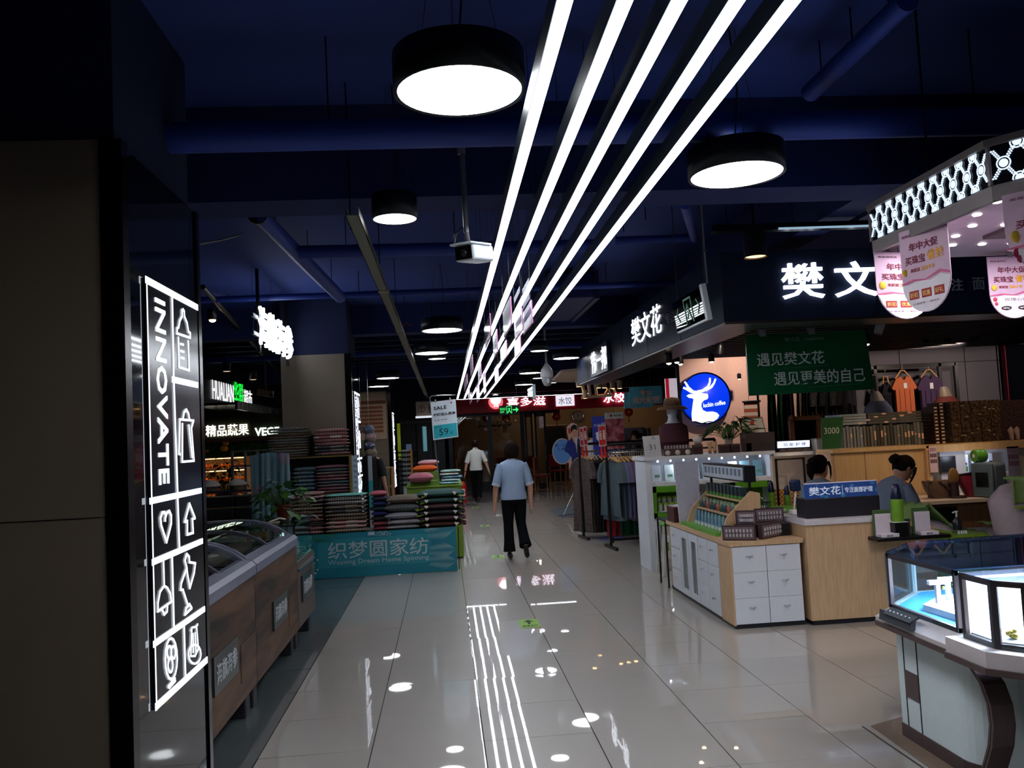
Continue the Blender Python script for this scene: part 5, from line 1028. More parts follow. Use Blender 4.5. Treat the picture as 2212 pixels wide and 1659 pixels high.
# lower coloured trousers
for k, (c_, nm) in enumerate([((130, 26, 36), 'red'), ((30, 84, 60), 'green'), ((44, 96, 70), 'dark green'), ((150, 104, 30), 'mustard'), ((60, 100, 60), 'olive'), ((120, 96, 90), 'beige')]):
    g = garment_proto('folded_trousers', nm+' trousers hanging low behind the wine tops', 'trousers', mt(c_, .85), .42, .3, False, grp='coloured trousers hanging low'); g.location = (2.5+.2*k, 12.6, .62); g.rotation_euler.z = .3
t = thing('garment_rail', 'low black rail carrying the coloured trousers', 'clothes rack', (3.0, 12.6, 0)); obj('rail', MB().tube([(2.4, 12.6, .65), (3.65, 12.6, .65)], .012, 6), BLACK, t)
for x in (2.42, 3.63): obj('upright', MB().tube([(x, 12.6, 0), (x, 12.6, .65)], .012, 6), BLACK, t)
for k, (px, py) in enumerate(((1256, 945), (1264, 943), (1297, 943), (1304, 942))):
    Y = 13.3 if k < 2 else 11.95; p = at(px, py, Y=Y); t = thing('lucky_tag', 'red and white hanging paper tag, %s' % ['left one on the rear rack end', 'right one on the rear rack end', 'left one on the front rack end', 'right one on the front rack end'][k], 'tag', tuple(p), group='red tags on the rack ends')
    obj('card', MB().box((p.x-.03, Y-.02, p.z-.14), (p.x+.03, Y-.015, p.z+.16)), mt((190, 180, 178), .5), t); obj('red_print', MB().box((p.x-.022, Y-.024, p.z-.12), (p.x+.022, Y-.02, p.z+.14)), mt((180, 26, 36), .5), t)
    b = MB(); text(b, '福运' if k % 2 else '好运', (p.x-.015, Y-.027, p.z-.05), (.03, 0, 0), (0, 0, .14), .002); obj('lettering', b, mt((235, 225, 215)), t); obj('tassel', MB().tube([(p.x, Y-.02, p.z-.14), (p.x+.01, Y-.02, p.z-.3)], [.012, .02], 6), mt((190, 30, 26)), t)
# spotlights & a frame modelling a reflected optician sign, optician signs
CRM = mt((190, 160, 130), .4)
t = thing('reflected_sign_frame', 'cream metal ceiling gantry carrying warm track spotlights', 'light gantry', (3.4, 15, 2.4)); Y = 15.0
G2 = lambda x, y: at(1180+x/3.95, 780+y/3.95, Y=Y)
b = MB()
for a, c, r in [((270, 190), (620, 170), .016), ((300, 310), (560, 285), .02), ((310, 200), (325, 300), .03), ((360, 195), (375, 300), .03), ((415, 190), (430, 290), .025), ((520, 230), (545, 280), .02), ((560, 200), (590, 270), .02), ((500, 280), (560, 200), .02), ((300, 318), (570, 296), .014)]: b.tube([G2(*a), G2(*c)], r, 6)
for k in range(14): b.tube([G2(305+18*k, 300-1.6*k), G2(305+18*k, 324-1.6*k)], .008, 4)
obj('metal_frame', b, CRM, t); obj('drop_rod', MB().tube([G2(340, 190), (G2(340, 190).x, Y, ZC)], .01, 5), BLACK, t)
for x, y in ((275, 190), (445, 200), (495, 200), (565, 205), (625, 205), (330, 290)):
    p = G2(x, y); o = obj('spotlight', MB().lathe([(.045, -.06), (.05, .08), (.02, .09)], p, 12), CRM, t); obj('lamp_face', MB().lathe([(0, -.062), (.04, -.061)], p, 12), glow((255, 205, 140), 9), o)
for k, (x0, y0, x1, y1, Y, lines) in enumerate([(710, 222, 990, 375, 13.0, ('专业', '验光配镜')), (665, 268, 915, 405, 14.0, ('',))]):
    G2 = lambda x, y: at(1180+x/3.95, 780+y/3.95, Y=Y); A = G2(x0, y0); B = G2(x1, y0-14); D = G2(x0, y1)
    t = thing('hanging_banner', ['teal hanging optician board with orange Chinese characters', 'second teal hanging board, mostly hidden behind the first'][k], 'banner', tuple(D)); u = B-A; v = A-D
    obj('board', MB().prism([D, D+u, D+u+v, D+v], (0, .02, 0)), mt((70, 150, 170) if k == 0 else (90, 170, 190), .5), t)
    b = MB()
    if k == 0: text(b, lines[0], D+u*.3+v*.5-Vector((0, .006, 0)), u*.4, v*.32, .004, .01); text(b, lines[1], D+u*.1+v*.06-Vector((0, .006, 0)), u*.82, v*.38, .004, .01)
    else: text(b, '验光', D+u*.1+v*.1-Vector((0, .006, 0)), u*.3, v*.3, .004, .01)
    obj('lettering', b, mt((206, 160, 130), .5), t)
    for f in (.1, .9): q = D+u*f+v; obj('hanging_wire', MB().tube([q, (q.x, q.y, ZC)], .003, 4), GREY, t)
# ================================================================ KIOSK FASCIA
FX, FY0, FZ0, FZ1 = 2.27, 6.63, 2.465, 3.03
FAS = mt((32, 39, 58), .4, scale=3, spec=.04)
t = thing('shop_fascia', 'dark blue-grey fascia ring with lit white Chinese brand lettering on two sides', 'sign', (FX, FY0, FZ0))
obj('aisle_board', MB().box((FX, FY0, FZ0), (FX+.3, 14.2, FZ1)), FAS, t); obj('front_board', MB().box((FX+.3, FY0, FZ0), (9.5, FY0+.3, FZ1)), FAS, t)
obj('soffit_trim', MB().box((FX+.01, FY0+.01, FZ0-.02), (FX+.42, 14.1, FZ0)).box((FX+.42, FY0+.01, FZ0-.02), (9.4, FY0+.42, FZ0)), mt((66, 60, 60), .3, .7), t)
b = MB()
for y in (7.9, 9.2, 10.5, 11.8, 13.1): b.box((FX-.003, y, FZ0), (FX, y+.006, FZ1))
for x in (3.55, 4.85, 6.2): b.box((x, FY0-.003, FZ0), (x+.006, FY0, FZ1))
obj('panel_joints', b, BLACK, t)
LB = glow((238, 243, 255), 3.0)
b = MB(); text(b, '樊文花', (FX-.004, 9.92, 2.63), (0, -1.38, 0), (0, 0, .31), .006, .0); obj('lettering', b, LB, t)
b = MB(); text(b, '专注面部护理', (FX-.004, 8.36, 2.67), (0, -1.2, 0), (0, 0, .11), .01, .0); obj('grey_lettering', b, mt((120, 126, 136), .4), t)
b = MB(); text(b, '樊', (2.76, FY0-.005, 2.625), (.35, 0, 0), (0, 0, .29), .025, .012); text(b, '文', (3.2, FY0-.005, 2.625), (.36, 0, 0), (0, 0, .29), .025, .012); text(b, '花', (3.64, FY0-.005, 2.625), (.35, 0, 0), (0, 0, .29), .025, .012); obj('lettering', b, LB, t)
for k, ch in enumerate('专注面部护理'): 
    b = MB(); text(b, ch, (4.0+.187*k, FY0-.005, 2.645), (.1, 0, 0), (0, 0, .1), .01, .005); obj('grey_lettering', b, mt((150, 156, 170), .4), t)
t = thing('sign_box', 'small lit white Chinese sign box at the far end of the dark fascia', 'sign', (2.2, 11.8, 2.45))
obj('box_body', MB().box((2.215, 11.25, 2.46), (2.262, 12.55, 2.86)), mt((60, 66, 72), .3, .5), t); b = MB(); text(b, '伟一邦', (2.21, 12.42, 2.5), (0, -1.15, 0), (0, 0, .31), .006, .0); obj('lettering', b, LB, t)
# slatted ceiling behind the fascia + spotlights
t = thing('slatted_ceiling', 'dark slatted ceiling above the kiosk interior', 'ceiling panel', (5.5, 9.5, 2.7))
for k in range(26):
    y = 7.1+.19*k; obj('slat', MB().box((FX+.32, y, 2.62), (9.4, y+.05, 2.7)), mt((34, 34, 42), .5), t)
for k, (px, py, Y, em) in enumerate([(1462, 782, 10.5, 10), (1470, 786, 11, 8), (1537, 781, 11, 9), (1460, 764, 9.5, 6), (1872, 743, 9, 7), (1597, 818, 16.5, 3), (1445, 784, 9.0, 6)]):
    lab = ['warm spotlight under the fascia, left of the green board', 'warm spotlight above the left of the blue disc sign', 'warm spotlight above the right of the blue disc sign', 'small spotlight at the soffit edge', 'spotlight at the right edge of the green board', 'small white spotlight on the coffee shop wall', 'tiny spotlight at the far soffit edge'][k]
    p = at(px, py, Y=Y); t = thing('ceiling_spotlight', lab, 'spotlight', tuple(p), group='spotlights over the kiosk'); r = .035
    obj('lamp_face', MB().ball(p, r*.85, 12, 7, (1, 1, .7)), glow((255, 228, 190), em), t)
    obj('lamp_can', MB().lathe([(r*1.05, p.z-.003), (r*1.15, p.z), (r*1.15, p.z+.1)], (p.x, p.y, 0), 14, cap=False), BLACK, t); obj('stem', MB().tube([(p.x, p.y, p.z+.1), (p.x, p.y, max(p.z+.12, 2.62))], .008, 5), BLACK, t)
for k, (px, py, Y, c_) in enumerate([(1900, 707, 8.5, WHITE), (2000, 730, 10.5, BLACK), (2047, 728, 10.5, BLACK), (2108, 724, 10.5, BLACK), (1555, 752, 9, BLACK)]):
    p = at(px, py, Y=Y); t = thing('track_spotlight', ['white tilted can spotlight right of the green board', 'black can spotlight above the orange top', 'black can spotlight above the purple top', 'rightmost black can spotlight', 'black can spotlight left of the green board'][k], 'spotlight', tuple(p), group='unlit can spotlights')
    M = Matrix.Translation(p) @ Matrix.Rotation(.35 if k == 0 else .15, 4, 'Y'); obj('lamp_can', MB().lathe([(.04, -.07), (.045, .0), (.045, .07), (.02, .08)], (0, 0, 0), 16, cap=False).xf(M), c_, t); obj('reflector', MB().lathe([(0, -.05), (.038, -.065)], (0, 0, 0), 14).xf(M), GREY, t)
    obj('bracket', MB().tube([p+Vector((0, 0, .07)), (p.x, p.y, max(p.z+.1, 2.62))], .01, 6), c_, t)
# cylinder downlight and track
p = at(1630, 525, Y=6.2); t = thing('cylinder_downlight', 'black cylinder downlight glowing warm before the dark fascia', 'downlight', tuple(p)); r = .085
obj('housing', MB().lathe([(r, p.z-.11), (r, p.z+.12), (.0, p.z+.121)], (p.x, p.y, 0), 24, cap=False), mt((30, 32, 38), .4), t); obj('reflector_glow', MB().lathe([(r*.9, p.z-.1), (r*.35, p.z-.05), (0, p.z-.045)], (p.x, p.y, 0), 20, cap=False), glow((255, 190, 130), 3.5), t); obj('rod', MB().tube([(p.x, p.y, p.z+.12), (p.x, p.y, ZC)], .012, 6), BLACK, t)
a = at(1535, 497, Y=6.1); c = at(1890, 490, Y=6.1); t = thing('light_track', 'long dark ceiling track reflecting cold light above the white lettering', 'light track', tuple(a))
obj('track_rail', MB().box((a.x, 6.06, a.z-.02), (c.x, 6.14, a.z+.03)), mt((30, 34, 44), .2, .6), t); obj('painted_reflection_strip', MB().box((a.x+.5, 6.05, a.z-.022), (c.x-.05, 6.06, a.z-.008)), mt((150, 180, 200), .15, .9, em=.7, emc=(170, 205, 230), kind='blotch', c2=(20, 24, 30), scale=9), t)  # reflected light put on the rail as a faintly glowing blotched strip
for f in (.1, .5, .9): q = a.lerp(c, f); obj('hanger_rod', MB().tube([(q.x, 6.1, a.z+.03), (q.x, 6.1, ZC)], .004, 4), BLACK, t)
# pipes above fascia
t = thing('cable_conduit', 'thin white conduit dropping to the glossy exit sign', 'conduit', (2.0, 6.2, 3.4)); obj('conduit_tube', MB().tube([(1.92, 5.95, ZC), (1.925, 5.95, 2.9), (1.93, 5.95, 2.66)], .007, 6), mt((120, 122, 126)), t); obj('conduit_joint', MB().ball((1.93, 5.95, 2.9), .012, 8, 5), GREY, t)

# ================================================================ GREEN HANGING BOARD
Y = 7.6; A = at(1610, 724, Y=Y); B = at(1868, 712, Y=Y); D = at(1619, 855, Y=Y); u = B-A; v = A-D
t = thing('hanging_banner', 'large dark green hanging board with two lines of silver Chinese lettering', 'banner', tuple(D))
obj('board', MB().prism([D, D+u+Vector((.05, 0, 0)), D+u+v, D+v], (0, .02, 0)), mt((22, 92, 56), .22, kind='blotch', c2=(16, 70, 44), scale=1.2), t)
SV = mt((222, 230, 224), .35, .3, var=.05); f = lambda a_, b_: D+u*a_+v*b_-Vector((0, .004, 0))
b = MB(); text(b, '樊文花', f(.32, .86), u*.13, v*.07, .002, 0); text(b, '专注面部护理30年', f(.48, .865), u*.17, v*.045, .002, 0); obj('small_lettering', b, mt((110, 130, 118), .4), t)
b = MB(); text(b, '遇见樊文花', f(.08, .47), u*.56, v*.22, .003, .008); obj('lettering', b, SV, t)
b = MB(); text(b, '遇见更美的自己', f(.21, .14), u*.76, v*.23, .003, .008); obj('lettering', b, SV, t)
obj('underline', MB().prism([f(.3, .42), f(.68, .435), f(.68, .44), f(.3, .426)], (0, -.002, 0)), mt((80, 130, 90)), t); obj('underline', MB().prism([f(.5, .09), f(.95, .105), f(.95, .11), f(.5, .096)], (0, -.002, 0)), mt((80, 130, 90)), t)
for q_ in (.14, .55): 
    q = D+u*q_+v; obj('hanging_clip', MB().box(q+Vector((-.03, -.01, -.02)), q+Vector((.03, .03, .04))), mt((120, 122, 126)), t); obj('hanging_wire', MB().tube([q, (q.x, q.y, 2.62)], .004, 4), GREY, t)

# ================================================================ COFFEE SHOP BEHIND
Y = 17.0
A = at(1466, 795, Y=Y); C_ = at(1700, 1000, Y=Y)
struct('wall_coffee', MB().box((A.x, Y+.05, 0), (9.0, Y+.15, ZC)), mt((214, 176, 160), .7))
spot((5.9, 15.6, 3.2), (5.9, 17, 1.8), 120, (1, .8, .68), 1.9); 
t = thing('round_light_sign', 'round blue lit coffee shop sign with a white deer head', 'sign', tuple(at(1525, 860, Y=Y-.15)))
cq = at(1524, 860, Y=Y-.12); R_ = .50
obj('rim', MB().lathe([(R_+.03, 0), (R_+.03, .12), (R_, .12), (R_, 0)], cq, 48, cap=False, axis='y'), BLACK, t)
obj('blue_disc', MB().lathe([(0, .01), (R_, .01), (R_, .1)], cq, 48, cap=False, axis='y'), mt((4, 20, 160), .4, em=.85, emc=(0, 60, 235)), t)
# deer: crop coordinates (centre 555,800 r 235 in a 4.424x crop)
dk = lambda x, y: cq+Vector(((x-557)/237*R_, .004, -(y-795)/228*R_))
def poly(b, pts, d=-.01): return b.prism([dk(*p) for p in pts], (0, d, 0))
b = MB()
poly(b, [(412, 1000), (412, 930), (428, 850), (440, 800), (425, 790), (395, 785), (372, 765), (400, 752), (440, 750), (470, 745), (520, 745), (555, 752), (580, 755), (585, 785), (575, 805), (540, 815), (515, 840), (510, 870), (525, 905), (560, 922), (620, 922), (660, 935), (680, 960), (660, 990), (620, 1012), (560, 1024), (500, 1020), (450, 1003)])
def antler(pts, w_): 
    for p, q, w0, w1 in zip(pts, pts[1:], w_, w_[1:]):
        p, q = Vector(p), Vector(q); n_ = (q-p).orthogonal().normalized(); poly(b, [tuple(p+n_*w0), tuple(p-n_*w0), tuple(q-n_*w1), tuple(q+n_*w1)]); 
antler([(480, 740), (420, 728), (375, 700), (345, 690)], [14, 14, 11, 9]); antler([(430, 722), (395, 690), (375, 650), (362, 635)], [12, 11, 9, 8]); antler([(480, 735), (540, 725), (590, 690), (610, 650), (613, 610)], [14, 14, 12, 9, 8]); antler([(560, 722), (620, 695), (650, 660), (668, 620)], [13, 12, 9, 8])
DW = glow((225, 236, 255), 1.6); obj('deer_emblem', b, DW, t)
b = MB(); text(b, 'luckin coffee', dk(530, 882)-Vector((0, .006, 0)), dk(748, 862)-dk(530, 882), Vector((0, 0, .09)), .006, .015); obj('lettering', b, DW, t)
t = thing('poster_light_box', 'tall bright light box poster with red and white figures', 'poster', tuple(at(1452, 880, Y=15.5))); A = at(1437, 818, Y=15.5); C_ = at(1466, 885, Y=15.5)
obj('light_box', MB().box((A.x, 15.5, C_.z), (C_.x, 15.56, A.z)), mt((160, 60, 80), .4, em=.5, emc=(235, 220, 235), kind='blotch', c2=(225, 220, 230), scale=9), t); obj('red_band', MB().box((A.x, 15.49, C_.z), (A.x+.06, 15.5, A.z)), mt((190, 30, 50), .4, em=.5), t); obj('stand', MB().box((A.x, 15.5, 0), (C_.x, 15.56, C_.z)), BLACK, t)
t = thing('door_frame', 'black metal post left of the blue coffee sign', 'post', (5, 15.8, 0)); x = at(1470, 900, Y=15.8).x; obj('post_body', MB().box((x-.03, 15.8, 0), (x+.03, 15.86, 2.9)), BLACK, t); obj('post_cap', MB().box((x-.05, 15.78, 2.9), (x+.05, 15.88, 2.93)), BLACK, t)
t = thing('wall_hanging', 'striped brown and white woven roll hanging on the coffee shop wall', 'wall hanging', tuple(at(1625, 900, Y=16))); A = at(1607, 868, Y=16); C_ = at(1642, 905, Y=16)
for k in range(5): obj('woven_band', MB().box((A.x, 16, A.z-(A.z-C_.z)*(k+1)/5), (C_.x, 16.02, A.z-(A.z-C_.z)*k/5)), mt([(150, 80, 56), (196, 176, 160)][k % 2], .9), t)
obj('roller', MB().tube([(A.x-.03, 16, A.z), (C_.x+.03, 16, A.z)], .02, 8), BLACK, t); obj('cord', MB().tube([(A.x+.1, 16, A.z), (A.x+.1, 16, ZC)], .004, 4), BLACK, t)
# kitchen fridges and staff zone
for k, (x0, x1) in enumerate(((1325, 1344), (1345, 1396), (1397, 1409))):
    Y = 19.5; A = at(x0, 925, Y=Y); C_ = at(x1, 960, Y=Y); t = thing('steel_fridge', 'stainless steel kitchen fridge, %s' % ['left narrow one', 'wide middle one', 'right narrow one'][k], 'fridge', (A.x, Y, 0), group='steel fridges behind the counter')
    obj('fridge_body', MB().box((A.x, Y, 0), (C_.x-.01, Y+.6, A.z), .01), mt((118, 116, 124), .35, .5), t); obj('door_handle', MB().box((C_.x-.07, Y-.03, 1.2), (C_.x-.05, Y, 1.7)), BLACK, t)
Y = 16.4; A = at(1306, 892, Y=Y); C_ = at(1348, 935, Y=Y); t = thing('menu_poster', 'lit menu poster with pink and orange print behind the clothes racks', 'poster', tuple(C_)); obj('sheet', MB().box((A.x, Y, C_.z-.3), (C_.x, Y+.01, A.z)), mt((200, 120, 130), .5, kind='blotch', c2=(120, 40, 50), scale=8), t); o = obj('header', MB().box((A.x, Y-.01, A.z-.12), (C_.x, Y, A.z)), mt((190, 200, 196), .5), t)
b = MB(); b.ball((A.x+.12, Y-.012, A.z-.06), .025, 8, 5, (1, .2, 1)); obj('red_dot_logo', b, mt((200, 40, 50)), o); b = MB(); text(b, '营业执照', (A.x+.17, Y-.012, A.z-.08), (.16, 0, 0), (0, 0, .04), .002); obj('lettering', b, mt((70, 80, 90)), o); obj('support', MB().tube([((A.x+C_.x)/2, Y+.01, A.z), ((A.x+C_.x)/2, Y+.01, ZC)], .005, 4), BLACK, t)
Y = 18.2; A = at(1278, 900, Y=Y); C_ = at(1308, 960, Y=Y); t = thing('menu_poster', 'deep blue printed panel left of the menu poster', 'poster', tuple(C_)); obj('sheet', MB().box((A.x, Y, .6), (C_.x+.3, Y+.02, A.z)), mt((40, 56, 150), .5), t); b = MB(); text(b, 'coffee', (A.x+.03, Y-.004, A.z-.22), (.4, 0, 0), (0, 0, .08), .004); obj('lettering', b, mt((150, 165, 210)), t)
b = MB(); b.ball((A.x+.15, Y-.005, 1.55), .08, 10, 6, (1, .1, 1.2)); b.ball((A.x+.1, Y-.005, 1.62), .04, 8, 5, (1, .1, 1)); obj('white_print', b, mt((190, 210, 240), .5), t)
t = thing('service_counter', 'dark service counter behind the clothes racks', 'counter', (5, 18.3, 0)); obj('counter_body', MB().box((3.0, 18.3, 0), (6.8, 18.9, 1.0)), mt((50, 42, 40)), t); obj('counter_top', MB().box((2.95, 18.25, 1.0), (6.85, 18.95, 1.04)), mt((110, 100, 92), .3), t)

# ================================================================ KIOSK: WHITE SHELF UNIT
WH = mt((205, 208, 216), .35, var=.04); GRN_ = mt((84, 146, 30), .45, var=.08); LED = glow((225, 232, 255), 14)
Y = 9.9; XL, XR_ = 2.36, 3.86
t = thing('display_cabinet', 'white display cabinet with lit product shelf and green niches', 'cabinet', (3.1, 10, 0))
obj('side_panel', MB().box((XL-.04, Y-.04, 0), (XL+.03, Y+.5, 1.28)), WH, t); obj('side_panel', MB().box((XR_-.03, Y, 0), (XR_, Y+.5, 1.28)), WH, t)
obj('top_board', MB().box((XL-.06, Y-.06, 1.28), (XR_+.02, Y+.55, 1.32)), WH, t); obj('back_panel', MB().box((XL, Y+.45, 0), (XR_, Y+.48, 1.28)), WH, t)
zs1, zs0 = 1.02, .60
obj('shelf_board', MB().box((XL+.03, Y, zs1-.05), (XR_-.03, Y+.45, zs1)), WH, t); obj('shelf_board', MB().box((XL+.03, Y, zs0-.03), (XR_-.03, Y+.45, zs0)), WH, t); obj('plinth', MB().box((XL+.03, Y+.03, 0), (XR_-.03, Y+.45, .1)), WH, t)
for k, (xa, xb) in enumerate(((XL+.03, XL+.5), (XL+.98, XR_-.03))):
    b = MB(); b.box((xa, Y-.01, zs0), (xb, Y+.02, zs0+.06)); b.box((xa, Y-.01, zs1-.12), (xb, Y+.02, zs1-.05)); b.box((xa, Y-.01, zs0), (xa+.05, Y+.02, zs1-.05)); b.box((xb-.05, Y-.01, zs0), (xb, Y+.02, zs1-.05)); obj('green_frame', b, GRN_, t); obj('green_back', MB().box((xa, Y+.3, zs0), (xb, Y+.32, zs1-.05)), GRN_, t)
for k in range(9):
    x = XL+.13+k*.155; o = obj('led_spot', MB().ball((x, Y+.04, 1.262), .012, 8, 5), LED, t)
    p = thing('skincare_box', 'pale skincare pack on the lit upper shelf, %s from the left' % nth(k), 'box', (x, Y+.2, zs1), group='skincare packs on the lit shelf')
    q = MB().box((x-.055, Y+.12, zs1+.002), (x+.055, Y+.16, zs1+.19)); obj('pack', q.xf(Matrix.Translation((x, Y+.14, zs1)) @ Matrix.Rotation(-.12, 4, 'X') @ Matrix.Translation((-x, -Y-.14, -zs1))), mt([(205, 210, 215), (190, 205, 200), (120, 160, 170)][k % 3 if k < 7 else 2], .4), p)
    b = MB(); b.box((x-.03, Y+.1, zs1+.05), (x+.03, Y+.105, zs1+.08)); obj('pack_print', b, mt((90, 140, 120)), p); obj('price_card', MB().box((x-.05, Y-.005, zs1-.045), (x+.05, Y-.001, zs1-.005)), mt((215, 218, 222)), t)
for k in range(2): 
    p = point((XL+.4+.7*k, Y+.1, 1.2), 1.2, (.8, .87, 1), .03, 'cabinet_lamp')
for k in range(4):
    x = XL+.12+.09*k; p = thing('skincare_box', 'white and green pack low in the cabinet, %s from the left' % nth(k), 'box', (x, Y+.2, .1), group='packs low in the cabinet'); obj('pack', MB().box((x-.03, Y+.15, .101), (x+.03, Y+.2, .45)), WH, p); obj('green_print', MB().box((x-.02, Y+.145, .2), (x+.02, Y+.15, .3)), GRN_, p)
point((XL+.25, Y+.1, .5), .6, (.85, .9, 1), .03, 'cabinet_lamp')
t = thing('product_tray', 'glass tray of round green-capped pots in the green niche', 'tray', (XL+.27, Y+.1, zs0)); obj('tray_base', MB().box((XL+.1, Y+.03, zs0+.065), (XL+.45, Y+.2, zs0+.08)), mt((180, 186, 180), .3), t)
for k in range(5):
    for r in range(2): x = XL+.14+.067*k; y = Y+.08+.07*r; z = zs0+.08+.07*r; obj('pot', MB().lathe([(.026, z), (.028, z+.07)], (x, y, 0), 10), mt((190, 195, 190), .3), t); obj('pot_lid', MB().lathe([(.028, z+.07), (.028, z+.09)], (x, y, 0), 10), mt((150, 180, 50), .3), t)
# items on the cabinet top
zt = 1.321
t = thing('desk_calendar', 'white desk calendar page reading 31 on the cabinet top', 'calendar', (2.42, Y, zt)); A = at(1388, 943, Y=Y-.02); B = at(1424, 940, Y=Y-.02); D = Vector((A.x+.015, Y-.02, zt)); u = B-A; v = A-D
obj('page', MB().prism([D, D+u, D+u+v, D+v], (0, .01, 0)), mt((190, 190, 196), .6), t); b = MB(); text(b, '31', D+u*.3+v*.32-Vector((0, .003, 0)), u*.38, v*.26, .002, -.01); text(b, '八', D+u*.5+v*.8-Vector((0, .003, 0)), u*.22, v*.15, .002); obj('date_print', b, mt((70, 64, 60)), t)
b = MB()
for r in range(9):
    for q in range(10): o_ = D+u*(.08+.09*q)+v*(.05+.08*r)-Vector((0, .002, 0)); b.prism([o_, o_+u*.03, o_+u*.03+v*.012, o_+v*.012], (0, -.001, 0))
obj('date_grid', b, mt((140, 136, 140)), t)
t = thing('cosmetics_case', 'brown clear-lidded case of cosmetics beside the calendar', 'case', (2.75, Y, zt)); x0, x1 = 2.56, 2.9; obj('case_base', MB().box((x0, Y-.02, zt), (x1, Y+.1, zt+.08)), mt((70, 54, 54), .3), t); obj('case_lid', MB().prism([(x0, Y+.06, zt+.08), (x1, Y+.06, zt+.08), (x1, Y+.12, zt+.16), (x0, Y+.12, zt+.16)], (0, .01, 0)), glass((150, 140, 140), .08), t)
for k in range(9): obj('vial', MB().lathe([(.014, zt+.08), (.014, zt+.12)], (x0+.03+.036*k, Y+.03, 0), 8), mt((150, 140, 144), .3), t)
for k in range(3): obj('round_compact', MB().lathe([(0, 0), (.03, .0), (.03, .015)], (x0+.04+.12*k, Y-.035, zt+.035), 14, axis='y'), mt((190, 180, 172), .3), t)
for k, (x, h, w_, c_, lab) in enumerate([(2.98, .11, .1, (60, 40, 38), 'small dark box right of the cosmetics case'), (3.02, .0, 0, 0, ''), (3.13, .14, .035, (176, 140, 104), 'beige cream tube, left of the pair'), (3.19, .14, .035, (180, 146, 110), 'beige cream tube, right of the pair'), (3.3, .1, .11, (56, 42, 40), 'dark brown carton under the upright one'), (3.43, .1, .11, (50, 36, 36), 'dark brown carton next to the tall box'), (3.58, .2, .08, (58, 38, 36), 'tall dark gradient carton before the licence frame'), (3.36, .0, 0, 0, '')]):
    if not w_: continue
    if k in (2, 3):
        t = thing('cream_tube', lab, 'tube', (x, Y+.05, zt)); obj('tube_body', MB().loft([((x, Y+.05, zt+.035), .02, .02), ((x, Y+.05, zt+h*.9), .03, .008), ((x, Y+.05, zt+h), .032, .002)], 12), mt(c_, .4), t); obj('cap', MB().lathe([(.018, zt), (.018, zt+.035)], (x, Y+.05, 0), 10), mt((120, 90, 60)), t)
    else:
        t = thing('carton', lab, 'box', (x, Y+.05, zt), group='dark cartons on the cabinet top'); obj('carton_body', MB().box((x-w_/2, Y, zt), (x+w_/2, Y+.1, zt+h)), mt(c_, .35), t); obj('carton_lid', MB().box((x-w_/2-.002, Y-.002, zt+h*.8), (x+w_/2+.002, Y+.102, zt+h+.002)), mt((84, 66, 60), .35), t)
t = thing('crystal_ornament', 'crumpled crystal-like ornament on the small dark box', 'ornament', (2.99, Y+.05, zt+.113)); b = MB().ball((2.99, Y+.05, zt+.17), .06, 8, 6, (1, .8, .9)); random.seed(1)
for v_ in b.v: v_ += Vector([random.uniform(-.006, .006) for _ in range(3)])
obj('crystal', b, mt((196, 190, 184), .15, alpha=.8), t); obj('ornament_base', MB().lathe([(.05, zt+.113), (.045, zt+.125)], (2.99, Y+.05, 0), 12), GREY, t)
# lucky bamboo
plant('bamboo_plant', 'lucky bamboo with long thin leaves in a glass vase on the cabinet', (3.47, 10.25, zt), .05, .17, mt((170, 180, 180), .1, alpha=.6), 70, .3, .17, [mt((40, 66, 30), .5), mt((56, 80, 36), .5)], 9, .0, strap=True, hgt=.32)
# licence frame
Y2 = 10.15; A = at(1601, 903, Y=Y2); B = at(1652, 900, Y=Y2); D = Vector((A.x+.04, Y2, zt)); u = B-A; v = A-D+Vector((0, .08, 0)); t = thing('framed_certificate', 'framed business licence with a red emblem leaning on the cabinet', 'certificate', tuple(D))
obj('frame', MB().prism([D, D+u, D+u+v, D+v], (0, .015, 0)), mt((40, 26, 20), .3), t); e = Vector((0, -.003, 0)); obj('paper', MB().prism([D+u*.05+v*.03+e, D+u*.95+v*.03+e, D+u*.95+v*.96+e, D+u*.05+v*.96+e], (0, .003, 0)), mt((210, 200, 186), .5), t)
b = MB(); b.ball(D+u*.5+v*.84+e*2, .028, 10, 6, (1, .2, 1)); obj('red_emblem', b, mt((196, 60, 40)), t); b = MB(); text(b, '营业执照', D+u*.27+v*.62+e*1.5, u*.46, v*.08, .002); obj('lettering', b, mt((120, 100, 84)), t)
t = thing('gift_box', 'large dark brown lidded gift box in front of the licence', 'box', (3.85, 9.9, zt)); x0 = at(1612, 950, Y=9.9).x; x1 = at(1673, 950, Y=9.9).x; obj('box_base', MB().box((x0, 9.9, zt), (x1, 10.1, zt+.1)), mt((56, 48, 50), .4), t); obj('box_lid', MB().box((x0-.003, 9.897, zt+.1), (x1+.003, 10.103, zt+.22)), mt((62, 52, 50), .4), t)
